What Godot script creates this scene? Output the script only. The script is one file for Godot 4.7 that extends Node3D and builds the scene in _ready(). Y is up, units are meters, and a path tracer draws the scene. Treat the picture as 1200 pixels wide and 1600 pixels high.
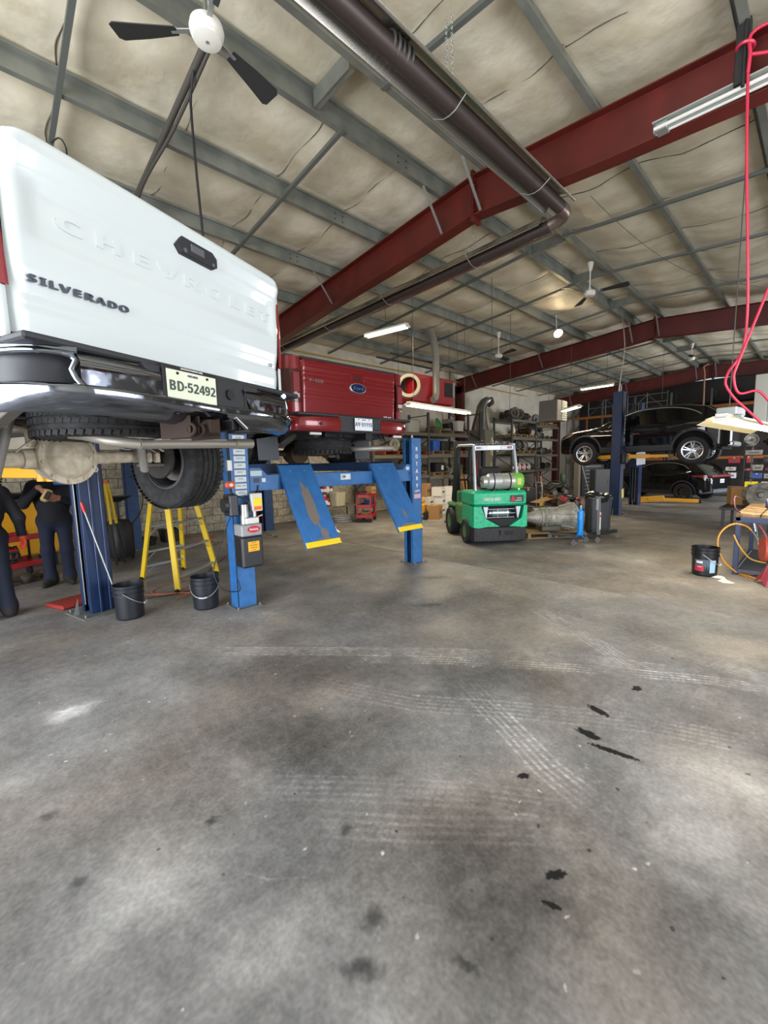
extends Node3D
# An auto repair shop: two pickups and an SUV up on lifts, a forklift, pallet racks along the left wall.

class MB:
	# collects triangles with normals; xf places what is added next
	var v := PackedVector3Array()
	var n := PackedVector3Array()
	var ix := PackedInt32Array()
	var xf := Transform3D.IDENTITY
	var marks := []
	func mark() -> void:
		marks.append([v.size(), ix.size()])
	# the pieces that do not touch, each a builder of its own; at most `most`
	func pieces(most := 14) -> Array:
		var m := marks.size()
		if m < 2 or m > 70:
			return [self]
		var bb := []
		for i in m:
			var e: int = marks[i + 1][0] if i + 1 < m else v.size()
			var a := AABB(v[marks[i][0]] if marks[i][0] < v.size() else Vector3.ZERO, Vector3.ZERO)
			for k in range(marks[i][0], e):
				a = a.expand(v[k])
			bb.append(a.grow(0.004))
		var g := range(m)
		for i in m:
			for j in i:
				if g[i] != g[j] and bb[i].intersects(bb[j]):
					var o: int = g[i]
					for k in m:
						if g[k] == o:
							g[k] = g[j]
		var ids := {}
		for i in m:
			if not ids.has(g[i]):
				ids[g[i]] = []
			ids[g[i]].append(i)
		if ids.size() < 2 or ids.size() > most:
			return [self]
		var out := []
		for q in ids:
			var b := MB.new()
			for i in ids[q]:
				var e: int = marks[i + 1][0] if i + 1 < m else v.size()
				var f: int = marks[i + 1][1] if i + 1 < m else ix.size()
				var d: int = b.v.size() - marks[i][0]
				b.v.append_array(v.slice(marks[i][0], e))
				b.n.append_array(n.slice(marks[i][0], e))
				for k in range(marks[i][1], f):
					b.ix.append(ix[k] + d)
			if b.ix.size():
				out.append(b)
		return out
	func at(p: Vector3, b := Basis.IDENTITY) -> MB:
		xf = Transform3D(b, p)
		return self
	func tri(a0: Vector3, b0: Vector3, c0: Vector3, h0: Vector3) -> void:
		var a := xf * a0
		var b := xf * b0
		var c := xf * c0
		var g := (b - a).cross(c - a)
		if g.length_squared() < 1e-18:
			return
		g = g.normalized()
		var k := v.size()
		if g.dot(xf.basis * h0) < 0.0:
			g = -g
			v.append(a); v.append(b); v.append(c)
		else:
			v.append(a); v.append(c); v.append(b)
		n.append(g); n.append(g); n.append(g)
		ix.append(k); ix.append(k + 1); ix.append(k + 2)
	func quad(a: Vector3, b: Vector3, c: Vector3, d: Vector3, h: Vector3) -> void:
		tri(a, b, c, h)
		tri(a, c, d, h)
	func box(c: Vector3, s: Vector3, bev := 0.0, b := Basis.IDENTITY) -> MB:
		mark()
		var h := s * 0.5
		var keep := xf
		xf = xf * Transform3D(b, c)
		var e := minf(bev, minf(h.x, minf(h.y, h.z)) * 0.98)
		for ax in 3:
			var u := (ax + 1) % 3
			var w := (ax + 2) % 3
			for sg in [-1.0, 1.0]:
				var q := []
				for t in [[-1, -1], [1, -1], [1, 1], [-1, 1]]:
					var p := Vector3.ZERO
					p[ax] = sg * h[ax]
					p[u] = t[0] * (h[u] - e)
					p[w] = t[1] * (h[w] - e)
					q.append(p)
				var hn := Vector3.ZERO
				hn[ax] = sg
				quad(q[0], q[1], q[2], q[3], hn)
			if e > 0.0:
				for t in [[-1, -1], [1, -1], [1, 1], [-1, 1]]:
					var p0 := Vector3.ZERO
					var p1 := Vector3.ZERO
					p0[u] = t[0] * h[u]
					p0[w] = t[1] * (h[w] - e)
					p1[u] = t[0] * (h[u] - e)
					p1[w] = t[1] * h[w]
					var hn2 := Vector3.ZERO
					hn2[u] = t[0]
					hn2[w] = t[1]
					var a := p0
					var d := p1
					a[ax] = -(h[ax] - e)
					d[ax] = a[ax]
					p0[ax] = h[ax] - e
					p1[ax] = p0[ax]
					quad(a, p0, p1, d, hn2)
		if e > 0.0:
			for sx in [-1.0, 1.0]:
				for sy in [-1.0, 1.0]:
					for sz in [-1.0, 1.0]:
						tri(Vector3(sx * h.x, sy * (h.y - e), sz * (h.z - e)), Vector3(sx * (h.x - e), sy * h.y, sz * (h.z - e)), Vector3(sx * (h.x - e), sy * (h.y - e), sz * h.z), Vector3(sx, sy, sz))
		xf = keep
		return self
	func bar(a: Vector3, b: Vector3, w: float, t: float, up := Vector3.UP, bev := 0.0) -> MB:
		# a box from a to b, w wide across and t tall along up
		var z := (b - a).normalized()
		var x := up.cross(z)
		if x.length() < 0.01:
			x = Vector3.RIGHT.cross(z)
		x = x.normalized()
		return box((a + b) * 0.5, Vector3(w, t, a.distance_to(b)), bev, Basis(x, z.cross(x), z))
	# P: rows of points; hint INF = normals away from the middle, else towards the hint
	func grid(P: Array, cu := false, cv := false, hint := Vector3.INF) -> MB:
		mark()
		var R := P.size()
		var K: int = P[0].size()
		var base := v.size()
		var nn := PackedVector3Array()
		nn.resize(R * K)
		var mid := Vector3.ZERO
		for i in R:
			var row: PackedVector3Array = P[i]
			for j in K:
				var p := xf * row[j]
				v.append(p)
				mid += p
		mid /= R * K
		var f := PackedInt32Array()
		for i in (R if cu else R - 1):
			var i2 := (i + 1) % R
			for j in (K if cv else K - 1):
				var j2 := (j + 1) % K
				var a := i * K + j
				var b := i2 * K + j
				var c := i2 * K + j2
				var d := i * K + j2
				var g := (v[base + c] - v[base + a]).cross(v[base + d] - v[base + b])
				nn[a] += g; nn[b] += g; nn[c] += g; nn[d] += g
				f.append_array([a, b, c, a, c, d])
		var s := 0.0
		for k in R * K:
			nn[k] = nn[k].normalized()
			s += nn[k].dot(v[base + k] - mid) if hint == Vector3.INF else nn[k].dot(xf.basis * hint)
		var flip := s < 0.0
		for k in R * K:
			n.append(-nn[k] if flip else nn[k])
		for k in range(0, f.size(), 3):
			ix.append(base + f[k])
			if flip:
				ix.append(base + f[k + 1]); ix.append(base + f[k + 2])
			else:
				ix.append(base + f[k + 2]); ix.append(base + f[k + 1])
		return self
	func fan(ring: PackedVector3Array, h: Vector3) -> MB:
		mark()
		var m := Vector3.ZERO
		for p in ring:
			m += p
		m /= ring.size()
		for i in ring.size():
			tri(m, ring[i], ring[(i + 1) % ring.size()], h)
		return self
	# profile of (radius, y): the outside lies to the right of its direction
	func lathe(prof: Array, k := 20, a0 := 0.0, a1 := TAU) -> MB:
		mark()
		var m := prof.size()
		var dn := []
		for i in m - 1:
			var d: Vector2 = prof[i + 1] - prof[i]
			dn.append(Vector2(d.y, -d.x).normalized())
		for i in m - 1:
			var p0: Vector2 = prof[i]
			var p1: Vector2 = prof[i + 1]
			if p0.distance_squared_to(p1) < 1e-12:
				continue
			var n0: Vector2 = dn[i]
			var n1: Vector2 = dn[i]
			if i > 0 and dn[i].dot(dn[i - 1]) > 0.7:
				n0 = (dn[i] + dn[i - 1]).normalized()
			if i < m - 2 and dn[i].dot(dn[i + 1]) > 0.7:
				n1 = (dn[i] + dn[i + 1]).normalized()
			var base := v.size()
			for j in k + 1:
				var t := a0 + (a1 - a0) * j / k
				var c := cos(t)
				var s := sin(t)
				v.append(xf * Vector3(p0.x * c, p0.y, p0.x * s))
				v.append(xf * Vector3(p1.x * c, p1.y, p1.x * s))
				n.append((xf.basis * Vector3(n0.x * c, n0.y, n0.x * s)).normalized())
				n.append((xf.basis * Vector3(n1.x * c, n1.y, n1.x * s)).normalized())
			for j in k:
				var q := base + j * 2
				if p0.x > 1e-6:
					ix.append(q); ix.append(q + 2); ix.append(q + 1)
				if p1.x > 1e-6:
					ix.append(q + 1); ix.append(q + 2); ix.append(q + 3)
		return self
	func basis_to(d: Vector3) -> Basis:
		var y := d.normalized()
		var x := y.cross(Vector3(0.31, 0.2, 0.9)).normalized()
		return Basis(x, y, x.cross(y))
	func lathe_at(a: Vector3, d: Vector3, prof: Array, k := 20) -> MB:
		var keep := xf
		xf = xf * Transform3D(basis_to(d), a)
		lathe(prof, k)
		xf = keep
		return self
	func cyl(a: Vector3, b: Vector3, ra: float, rb := -1.0, k := 14) -> MB:
		if rb < 0.0:
			rb = ra
		var l := a.distance_to(b)
		return lathe_at(a, b - a, [Vector2(0, 0), Vector2(ra, 0), Vector2(rb, l), Vector2(0, l)], k)
	func ball(c: Vector3, r: Vector3, k := 12) -> MB:
		var keep := xf
		xf = xf * Transform3D(Basis.from_scale(r), c)
		var pr := []
		for i in k + 1:
			var t := -PI / 2 + PI * i / k
			pr.append(Vector2(maxf(cos(t), 0.0) if i > 0 and i < k else 0.0, sin(t)))
		lathe(pr, k * 2)
		xf = keep
		return self
	func ring(c: Vector3, d: Vector3, R: float, r: float, k := 24, m := 8) -> MB:
		var pr := []
		for i in m + 1:
			var t := -TAU * i / m
			pr.append(Vector2(R + r * cos(-t), r * sin(-t)))
		return lathe_at(c, d, pr, k)
	func tube(path: Array, r: float, k := 7, smooth := true) -> MB:
		mark()
		var pts: Array = path
		if smooth and path.size() > 2:
			var cv := Curve3D.new()
			for i in path.size():
				var t := Vector3.ZERO
				if i > 0 and i < path.size() - 1:
					t = (path[i + 1] - path[i - 1]) / 6.0
				cv.add_point(path[i], -t, t)
			pts = []
			var L := cv.get_baked_length()
			var m := clampi(int(L / maxf(r * 2.5, 0.03)), path.size() * 2, 70)
			for i in m + 1:
				pts.append(cv.sample_baked(L * i / m, true))
		var rows := []
		var x := Vector3.ZERO
		for i in pts.size():
			var d: Vector3 = (pts[mini(i + 1, pts.size() - 1)] - pts[maxi(i - 1, 0)]).normalized()
			if i == 0:
				x = d.cross(Vector3(0.3, 0.21, 0.93)).normalized()
			x = (x - d * x.dot(d)).normalized()
			var y := d.cross(x)
			var row := PackedVector3Array()
			for j in k + 1:
				var t := TAU * j / k
				row.append(pts[i] + x * (r * cos(t)) + y * (r * sin(t)))
			rows.append(row)
		# normals straight from the axis
		var base := v.size()
		for i in pts.size():
			var c: Vector3 = xf * pts[i]
			for j in k + 1:
				var p: Vector3 = xf * rows[i][j]
				v.append(p)
				n.append((p - c).normalized())
		for i in pts.size() - 1:
			for j in k:
				var a := base + i * (k + 1) + j
				var b := a + k + 1
				ix.append(a); ix.append(b); ix.append(a + 1)
				ix.append(a + 1); ix.append(b); ix.append(b + 1)
		fan(rows[0], pts[0] - pts[1])
		fan(rows[-1], pts[-1] - pts[-2])
		return self
	# polygon in xy pushed along z from z0 to z1, its face edges cut by bev
	func prism(poly: PackedVector2Array, z0: float, z1: float, bev := 0.0, soft := false) -> MB:
		mark()
		var pl := poly.duplicate()
		if Geometry2D.is_polygon_clockwise(pl):
			pl.reverse()
		# is_polygon_clockwise uses y down; make sure of the sign by area
		var ar := 0.0
		var m := pl.size()
		for i in m:
			ar += pl[i].cross(pl[(i + 1) % m])
		if ar < 0.0:
			pl.reverse()
		var nr := []
		for i in m:
			var d := pl[(i + 1) % m] - pl[i]
			nr.append(Vector2(d.y, -d.x).normalized())
		var inn := PackedVector2Array()
		for i in m:
			var q: Vector2 = nr[i] + nr[(i + m - 1) % m]
			inn.append(pl[i] - q * (bev / maxf(0.35, 1.0 + nr[i].dot(nr[(i + m - 1) % m]))))
		var e := minf(bev, absf(z1 - z0) * 0.49) * signf(z1 - z0)
		for i in m:
			var j := (i + 1) % m
			var h := Vector3(nr[i].x, nr[i].y, 0)
			var a := Vector3(pl[i].x, pl[i].y, z0 + e)
			var b := Vector3(pl[j].x, pl[j].y, z0 + e)
			var c := Vector3(pl[j].x, pl[j].y, z1 - e)
			var d := Vector3(pl[i].x, pl[i].y, z1 - e)
			if soft:
				var k := v.size()
				var ni := _soft(nr, i, -1)
				var nj := _soft(nr, i, 1)
				v.append_array([xf * a, xf * b, xf * c, xf * d])
				n.append_array([(xf.basis * ni).normalized(), (xf.basis * nj).normalized(), (xf.basis * nj).normalized(), (xf.basis * ni).normalized()])
				var g: Vector3 = (v[k + 1] - v[k]).cross(v[k + 2] - v[k])
				if g.dot(n[k]) > 0.0:
					ix.append_array([k, k + 2, k + 1, k, k + 3, k + 2])
				else:
					ix.append_array([k, k + 1, k + 2, k, k + 2, k + 3])
			else:
				quad(a, b, c, d, h)
			if bev > 0.0:
				var zs := signf(z1 - z0)
				quad(a, b, Vector3(inn[j].x, inn[j].y, z0), Vector3(inn[i].x, inn[i].y, z0), h - Vector3(0, 0, zs))
				quad(d, c, Vector3(inn[j].x, inn[j].y, z1), Vector3(inn[i].x, inn[i].y, z1), h + Vector3(0, 0, zs))
		var t := Geometry2D.triangulate_polygon(inn)
		for i in range(0, t.size(), 3):
			var A := inn[t[i]]
			var B := inn[t[i + 1]]
			var C := inn[t[i + 2]]
			var zz := Vector3(0, 0, signf(z1 - z0))
			tri(Vector3(A.x, A.y, z0), Vector3(B.x, B.y, z0), Vector3(C.x, C.y, z0), -zz)
			tri(Vector3(A.x, A.y, z1), Vector3(B.x, B.y, z1), Vector3(C.x, C.y, z1), zz)
		return self
	func _soft(nr: Array, i: int, s: int) -> Vector3:
		var o: Vector2 = nr[(i + s + nr.size()) % nr.size()]
		var q: Vector2 = nr[i]
		if q.dot(o) > 0.6:
			q = (q + o).normalized()
		return Vector3(q.x, q.y, 0)
	func mesh() -> ArrayMesh:
		var A := []
		A.resize(Mesh.ARRAY_MAX)
		A[Mesh.ARRAY_VERTEX] = v
		A[Mesh.ARRAY_NORMAL] = n
		A[Mesh.ARRAY_INDEX] = ix
		var m := ArrayMesh.new()
		m.add_surface_from_arrays(Mesh.PRIMITIVE_TRIANGLES, A)
		return m

var M := {}
var rng := RandomNumberGenerator.new()

func V(x: float, y: float, z: float) -> Vector3:
	return Vector3(x, y, z)

func P2(a: Array) -> PackedVector2Array:
	var p := PackedVector2Array()
	for i in range(0, a.size(), 2):
		p.append(Vector2(a[i], a[i + 1]))
	return p

func roty(d: float) -> Basis:
	return Basis(Vector3.UP, deg_to_rad(d))

func mat(key: String, hex: String, rough := 0.6, metal := 0.0) -> StandardMaterial3D:
	if M.has(key):
		return M[key]
	var m := StandardMaterial3D.new()
	m.resource_name = key
	m.albedo_color = Color(hex)
	m.roughness = rough
	m.metallic = metal
	M[key] = m
	return m

func noise_tex(freq: float, seed_: int, lo: Color, hi: Color, size := 256, oct := 4, a := 0.3, b := 0.7) -> NoiseTexture2D:
	var f := FastNoiseLite.new()
	f.seed = seed_
	f.frequency = freq
	f.fractal_octaves = oct
	var t := NoiseTexture2D.new()
	t.width = size
	t.height = size
	t.seamless = true
	t.noise = f
	var g := Gradient.new()
	g.offsets = PackedFloat32Array([a, b])
	g.colors = PackedColorArray([lo, hi])
	t.color_ramp = g
	return t

func grime(m: StandardMaterial3D, t: Texture2D, s := 1.0, world := false) -> StandardMaterial3D:
	m.albedo_texture = t
	m.uv1_triplanar = true
	m.uv1_world_triplanar = world
	m.uv1_scale = Vector3.ONE * s
	return m

func obj(called: String, b: MB, m: Material, parent: Node = self, label := "") -> MeshInstance3D:
	if parent != self:
		var ps := b.pieces()
		if ps.size() > 1:
			var first: MeshInstance3D = null
			for q in ps:
				q.marks = []
				var w := obj(called, q, m, parent, label)
				if first == null:
					first = w
			return first
	var o := MeshInstance3D.new()
	o.name = called
	o.mesh = b.mesh()
	o.material_override = null
	o.mesh.surface_set_material(0, m)
	if label:
		o.set_meta("label", label)
	parent.add_child(o, true)
	return o

func inst(called: String, mesh: Mesh, m: Material, parent: Node, xf: Transform3D) -> MeshInstance3D:
	var o := MeshInstance3D.new()
	o.name = called
	o.mesh = mesh
	o.material_override = m
	o.transform = xf
	parent.add_child(o, true)
	return o

func tag(o: Node3D, label: String, category: String, group := "", kind := "") -> Node3D:
	o.set_meta("label", label)
	o.set_meta("category", category)
	if group:
		o.set_meta("group", group)
	if kind:
		o.set_meta("kind", kind)
	return o

func thing(called: String, label: String, category: String, at := Vector3.ZERO, turn := 0.0, group := "") -> Node3D:
	var o := Node3D.new()
	o.name = called
	o.position = at
	o.rotation_degrees.y = turn
	add_child(o, true)
	return tag(o, label, category, group)

func dup(src: Node3D, at: Vector3, turn: float, label := "", group := "") -> Node3D:
	var o: Node3D = src.duplicate()
	var rx := RegEx.create_from_string("_?\\d+$")
	o.name = rx.sub(src.name, "")
	add_child(o, true)
	o.position = at
	o.rotation_degrees.y = turn
	if label:
		o.set_meta("label", label)
	if group:
		o.set_meta("group", group)
	return o

func struct(called: String, b: MB, m: Material, label: String, category: String, group := "") -> MeshInstance3D:
	var o := obj(called, b, m)
	tag(o, label, category, group, "structure")
	return o

# raised lettering, cap height h, centred, facing +z of b
func letters(parent: Node, called: String, s: String, h: float, depth: float, m: Material, at: Vector3, b := Basis.IDENTITY, wide := 1.0, font := "Droid Sans", bold := true, gap := 0) -> MeshInstance3D:
	var t := TextMesh.new()
	var f := SystemFont.new()
	f.font_names = PackedStringArray([font])
	f.font_weight = 700 if bold else 400
	var fv := FontVariation.new()
	fv.base_font = f
	fv.spacing_glyph = gap
	t.font = fv
	t.text = s
	t.font_size = 32
	t.pixel_size = h / 33.2
	t.depth = depth
	t.curve_step = 2.0
	t.material = m
	var o := MeshInstance3D.new()
	o.name = called
	o.mesh = t
	o.transform = Transform3D(b * Basis.from_scale(V(wide, 1, 1)), at)
	parent.add_child(o, true)
	return o

const T_RIDGE := 5.57
const Z_RIDGE := -3.65
const SLOPE := 0.083
const Z_WALL := -10.72
const Z_RIGHT := 3.42

func roof_y(z: float) -> float:
	return T_RIDGE - SLOPE * absf(z - Z_RIDGE)

func setup_camera() -> void:
	var a := deg_to_rad(46.7)
	var p := deg_to_rad(6.5)
	var r := deg_to_rad(-1.38)
	var F := V(cos(a), 0, -sin(a))
	var R0 := V(sin(a), 0, cos(a))
	var fw := F * cos(p) - Vector3.UP * sin(p)
	var u0 := Vector3.UP * cos(p) + F * sin(p)
	var c := Camera3D.new()
	c.name = "camera"
	c.transform = Transform3D(Basis(R0 * cos(r) + u0 * sin(r), u0 * cos(r) - R0 * sin(r), -fw), V(0, 1.6, 0))
	c.fov = rad_to_deg(2.0 * atan(800.0 / 650.0))
	c.near = 0.03
	c.far = 200.0
	c.current = true
	add_child(c)

func setup_light() -> void:
	var we := WorldEnvironment.new()
	we.name = "environment"
	var e := Environment.new()
	e.background_mode = Environment.BG_SKY
	var sk := Sky.new()
	var sm := ProceduralSkyMaterial.new()
	sm.sky_top_color = Color("9fb6d2")
	sm.sky_horizon_color = Color("dfe6ea")
	sm.ground_bottom_color = Color("807d78")
	sm.ground_horizon_color = Color("c8c8c4")
	sm.sky_energy_multiplier = 1.0
	sk.sky_material = sm
	e.sky = sk
	e.tonemap_mode = Environment.TONE_MAPPER_LINEAR
	e.tonemap_exposure = 1.1
	e.sdfgi_enabled = true
	e.ssao_enabled = true
	e.ssil_enabled = true
	we.environment = e
	add_child(we)
	# daylight through the big open bay doors behind and to the right of the camera
	area("daylight", V(-4.3, 2.0, -2.0), Vector3.LEFT * -1.0, 8.0, 3.8, 110.0, Color("f2f6ff"))
	area("daylight", V(3.6, 1.9, 3.3), V(0, 0, -1), 4.6, 3.4, 40.0, Color("f2f6ff"))
	area("daylight", V(19.0, 1.9, 3.3), V(0, 0, -1), 5.0, 3.4, 70.0, Color("f2f6ff"))

func area(called: String, at: Vector3, to: Vector3, w: float, h: float, en: float, c: Color) -> void:
	var l := AreaLight3D.new()
	l.name = called
	l.area_size = Vector2(w, h)
	l.light_energy = en
	l.light_color = c
	l.shadow_enabled = true
	l.set("area_range", 60.0)
	l.set("area_attenuation", 2.0)
	l.transform = Transform3D(Basis.looking_at(to, Vector3.UP if absf(to.y) < 0.9 else Vector3.RIGHT), at)
	add_child(l, true)

func omni(called: String, at: Vector3, en: float, c: Color, size := 0.1, parent: Node = self) -> void:
	var l := OmniLight3D.new()
	l.name = called
	l.position = at
	l.light_energy = en
	l.light_color = c
	l.light_size = size
	l.omni_range = 40.0
	l.omni_attenuation = 2.0
	l.shadow_enabled = true
	parent.add_child(l, true)

func fnoise(seed_: int, freq: float, size: int, oct: int) -> PackedByteArray:
	var f := FastNoiseLite.new()
	f.seed = seed_
	f.frequency = freq
	f.fractal_octaves = oct
	f.noise_type = FastNoiseLite.TYPE_PERLIN
	return f.get_image(size, size, false, false, false).get_data()

# near slab: 2048 texels over 10 m; far slab: 1024 texels over 40 m, both the same concrete
func floor_image(size: int, x0: float, z0: float, span: float, marks: bool) -> ImageTexture:
	var k := span / size
	var big := fnoise(11, 0.45 * k, size, 4)
	var mid := fnoise(12, 2.3 * k, size, 4)
	var fine := fnoise(13, 17.0 * k, size, 3)
	var spk := fnoise(14, 60.0 * k, size, 2)
	var dirt := fnoise(15, 0.9 * k, size, 3)
	var lum := PackedFloat32Array()
	lum.resize(size * size)
	for i in size * size:
		var b: float = (big[i] - 128) * 0.0046
		var m: float = (mid[i] - 128) * 0.0017
		var f: float = (fine[i] - 128) * 0.0011 + (spk[i] - 128) * 0.0009
		var v: float = b * 0.55 + m + f
		if mid[i] > 168:
			v += (mid[i] - 168) * 0.0022
		lum[i] = v
	if marks:
		floor_marks(lum, size, x0, z0, k)
	var by := PackedByteArray()
	by.resize(size * size * 3)
	for i in size * size:
		var v := clampf(0.50 * (1.0 + lum[i]), 0.05, 0.95)
		var w: float = clampf((dirt[i] - 100) * 0.012, 0.0, 1.0)
		by[i * 3] = int(255.0 * v * (1.0 + 0.035 * w))
		by[i * 3 + 1] = int(255.0 * v * (0.99 - 0.008 * w))
		by[i * 3 + 2] = int(255.0 * v * (0.965 - 0.055 * w))
	return ImageTexture.create_from_image(Image.create_from_data(size, size, false, Image.FORMAT_RGB8, by))

func blob(lum: PackedFloat32Array, size: int, x0: float, z0: float, k: float, x: float, z: float, rx: float, rz: float, amt: float, turn := 0.0, hard := 1.0) -> void:
	var R := maxf(rx, rz) * 1.6
	var c := cos(turn)
	var s := sin(turn)
	var nz := FastNoiseLite.new()
	nz.seed = int(x * 1000 + z * 77)
	nz.frequency = 0.9 / maxf(minf(rx, rz), 0.01)
	for j in range(maxi(0, int((z - R - z0) / k)), mini(size, int((z + R - z0) / k) + 1)):
		for i in range(maxi(0, int((x - R - x0) / k)), mini(size, int((x + R - x0) / k) + 1)):
			var dx := x0 + i * k - x
			var dz := z0 + j * k - z
			var a := (dx * c + dz * s) / rx
			var b := (dz * c - dx * s) / rz
			var d := sqrt(a * a + b * b) + 0.45 * nz.get_noise_2d(dx, dz)
			var w := clampf((1.0 - d) * hard, 0.0, 1.0)
			if w > 0.0:
				lum[j * size + i] += amt * w * w * (3.0 - 2.0 * w)

# a tyre print: ribs along the path with short cross cuts
func track(lum: PackedFloat32Array, size: int, x0: float, z0: float, k: float, pts: Array, width: float, ribs: int, amt: float, cuts: float) -> void:
	var cv := Curve2D.new()
	for i in pts.size():
		var t := Vector2.ZERO
		if i > 0 and i < pts.size() - 1:
			t = (pts[i + 1] - pts[i - 1]) / 6.0
		cv.add_point(pts[i], -t, t)
	var L := cv.get_baked_length()
	var n := int(L / (k * 0.7))
	var nz := FastNoiseLite.new()
	nz.seed = int(amt * 1000) + pts.size()
	nz.frequency = 1.3
	for q in n:
		var s := L * q / n
		var p := cv.sample_baked(s)
		var d := (cv.sample_baked(minf(s + 0.02, L)) - cv.sample_baked(maxf(s - 0.02, 0.0))).normalized()
		var o := Vector2(-d.y, d.x)
		var fade := clampf(minf(s, L - s) / 0.25, 0.0, 1.0) * clampf(0.65 + 1.1 * nz.get_noise_2d(s, 0.0), 0.0, 1.0)
		var m := int(width / (k * 0.7))
		for w in m:
			var u := float(w) / m
			var g := fposmod(u * ribs, 1.0)
			var val := 1.0 if g < 0.42 else 0.15
			if cuts > 0.0 and fposmod(s + (u - 0.5) * 0.05, cuts) < cuts * 0.25:
				val *= 0.45
			var e := p + o * ((u - 0.5) * width)
			var i := int((e.x - x0) / k)
			var j := int((e.y - z0) / k)
			if i >= 0 and j >= 0 and i < size and j < size:
				lum[j * size + i] += amt * val * fade * 0.42 * (0.6 + 0.8 * nz.get_noise_2d(e.x * 9.0, e.y * 9.0))

func floor_marks(lum: PackedFloat32Array, size: int, x0: float, z0: float, k: float) -> void:
	var T := func(a: Array, w: float, r: int, amt: float, cuts: float):
		var p := []
		for i in range(0, a.size(), 2):
			p.append(Vector2(a[i], a[i + 1]))
		track(lum, size, x0, z0, k, p, w, r, amt, cuts)
	var B := func(x: float, z: float, rx: float, rz: float, amt: float, turn := 0.0, hard := 1.0):
		blob(lum, size, x0, z0, k, x, z, rx, rz, amt, turn, hard)
	# worn pale patches and oily dark ones
	B.call(2.5, -0.2, 0.75, 0.55, 0.34, 0.6, 0.9)
	B.call(1.95, -0.25, 0.35, 0.3, 0.26)
	B.call(0.32, -1.75, 0.4, 0.35, 0.34)
	B.call(0.55, -1.2, 0.35, 0.2, 0.26)
	B.call(0.25, -3.4, 0.22, 0.16, 0.5)
	B.call(1.5, -2.9, 1.4, 0.6, -0.2, 0.7)
	B.call(2.6, -1.5, 1.0, 0.6, -0.22, 0.9)
	B.call(1.2, -1.9, 0.9, 0.5, -0.22, 0.8)
	B.call(1.45, -0.75, 0.7, 0.45, -0.26, 0.8)
	B.call(3.9, -2.6, 1.1, 0.6, -0.18, 0.6)
	B.call(1.1, -0.6, 0.4, 0.3, -0.2)
	B.call(0.84, -1.0, 0.07, 0.06, -0.42)
	B.call(0.71, -0.92, 0.10, 0.05, -0.38, 0.8)
	B.call(0.96, -0.69, 0.07, 0.025, -0.34, 1.2)
	B.call(0.59, -1.83, 0.045, 0.035, -0.4)
	B.call(0.1, -1.9, 0.05, 0.05, -0.35)
	B.call(0.05, -2.4, 0.06, 0.05, -0.3)
	B.call(1.0, -1.35, 0.05, 0.04, -0.35)
	B.call(1.84, -0.96, 0.04, 0.022, -0.8, 0.6, 3.0)
	B.call(3.5, -3.0, 0.22, 0.1, -0.25, 0.7)
	B.call(4.4, -3.7, 0.3, 0.15, -0.3, 0.7)
	# wet splashes of oil
	B.call(2.69, -0.9, 0.085, 0.03, -0.95, -1.3, 3.0)
	B.call(2.41, -0.86, 0.08, 0.035, -0.95, -1.5, 3.0)
	B.call(2.35, -0.70, 0.14, 0.022, -0.95, -1.75, 3.0)
	B.call(3.15, -0.81, 0.045, 0.03, -0.9, 0.0, 3.0)
	B.call(1.45, -0.62, 0.05, 0.02, -0.7, 0.6, 3.0)
	B.call(1.33, -0.58, 0.04, 0.012, -0.7, 1.2, 3.0)
	for i in 420:
		B.call(rng.randf_range(-0.5, 4.5), rng.randf_range(-4.5, 0.2), rng.randf_range(0.004, 0.016), rng.randf_range(0.004, 0.011), rng.randf_range(-0.6, 0.7), rng.randf() * 3.0, 2.0)
	for i in 70:
		var p := Vector2(rng.randf_range(0.0, 4.5), rng.randf_range(-4.5, 0.2))
		var d := Vector2.from_angle(rng.randf() * TAU) * rng.randf_range(0.05, 0.35)
		T.call([p.x, p.y, p.x + d.x * 0.5 + d.y * 0.06, p.y + d.y * 0.5, p.x + d.x, p.y + d.y], 0.012, 1, rng.randf_range(-0.5, 0.9), 0.0)
	# tyre prints
	T.call([1.16, -3.74, 1.94, -2.92, 2.69, -2.1, 3.33, -1.3, 3.61, -0.7, 3.72, -0.1], 0.17, 5, 0.6, 0.0)
	T.call([2.01, -2.64, 2.57, -2.01, 3.15, -1.22, 3.61, -0.5, 3.78, -0.1], 0.15, 4, 0.8, 0.035)
	T.call([4.2, -2.1, 4.0, -1.76, 3.72, -1.29, 3.42, -0.86], 0.19, 5, 0.6, 0.04)
	T.call([2.4, -1.79, 2.17, -1.3, 1.97, -0.91, 1.86, -0.55], 0.2, 5, 0.55, 0.045)
	T.call([0.71, -1.98, 1.16, -1.51, 1.57, -1.04, 1.8, -0.7], 0.19, 5, 0.35, 0.05)
	T.call([0.8, -1.6, 1.19, -1.15, 1.5, -0.83, 1.69, -0.61], 0.17, 4, 0.35, 0.03)
	T.call([1.55, -2.6, 1.93, -1.79, 2.31, -1.29, 2.73, -0.67, 2.96, -0.1], 0.22, 5, 0.32, 0.05)
	T.call([4.9, -3.6, 4.3, -2.4, 4.0, -1.2, 3.9, 0.2], 0.2, 5, 0.3, 0.05)
	T.call([0.6, -1.64, 0.57, -1.51, 0.64, -1.39, 0.83, -1.22], 0.012, 1, 0.5, 0.03)
	T.call([1.6, -1.25, 1.62, -1.03], 0.01, 1, 1.3, 0.0)
	T.call([0.09, -3.51, 0.2, -3.42, 0.43, -3.38], 0.03, 1, 1.0, 0.0)
	T.call([0.7, -2.6, 0.95, -2.5], 0.02, 1, 0.9, 0.0)
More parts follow.
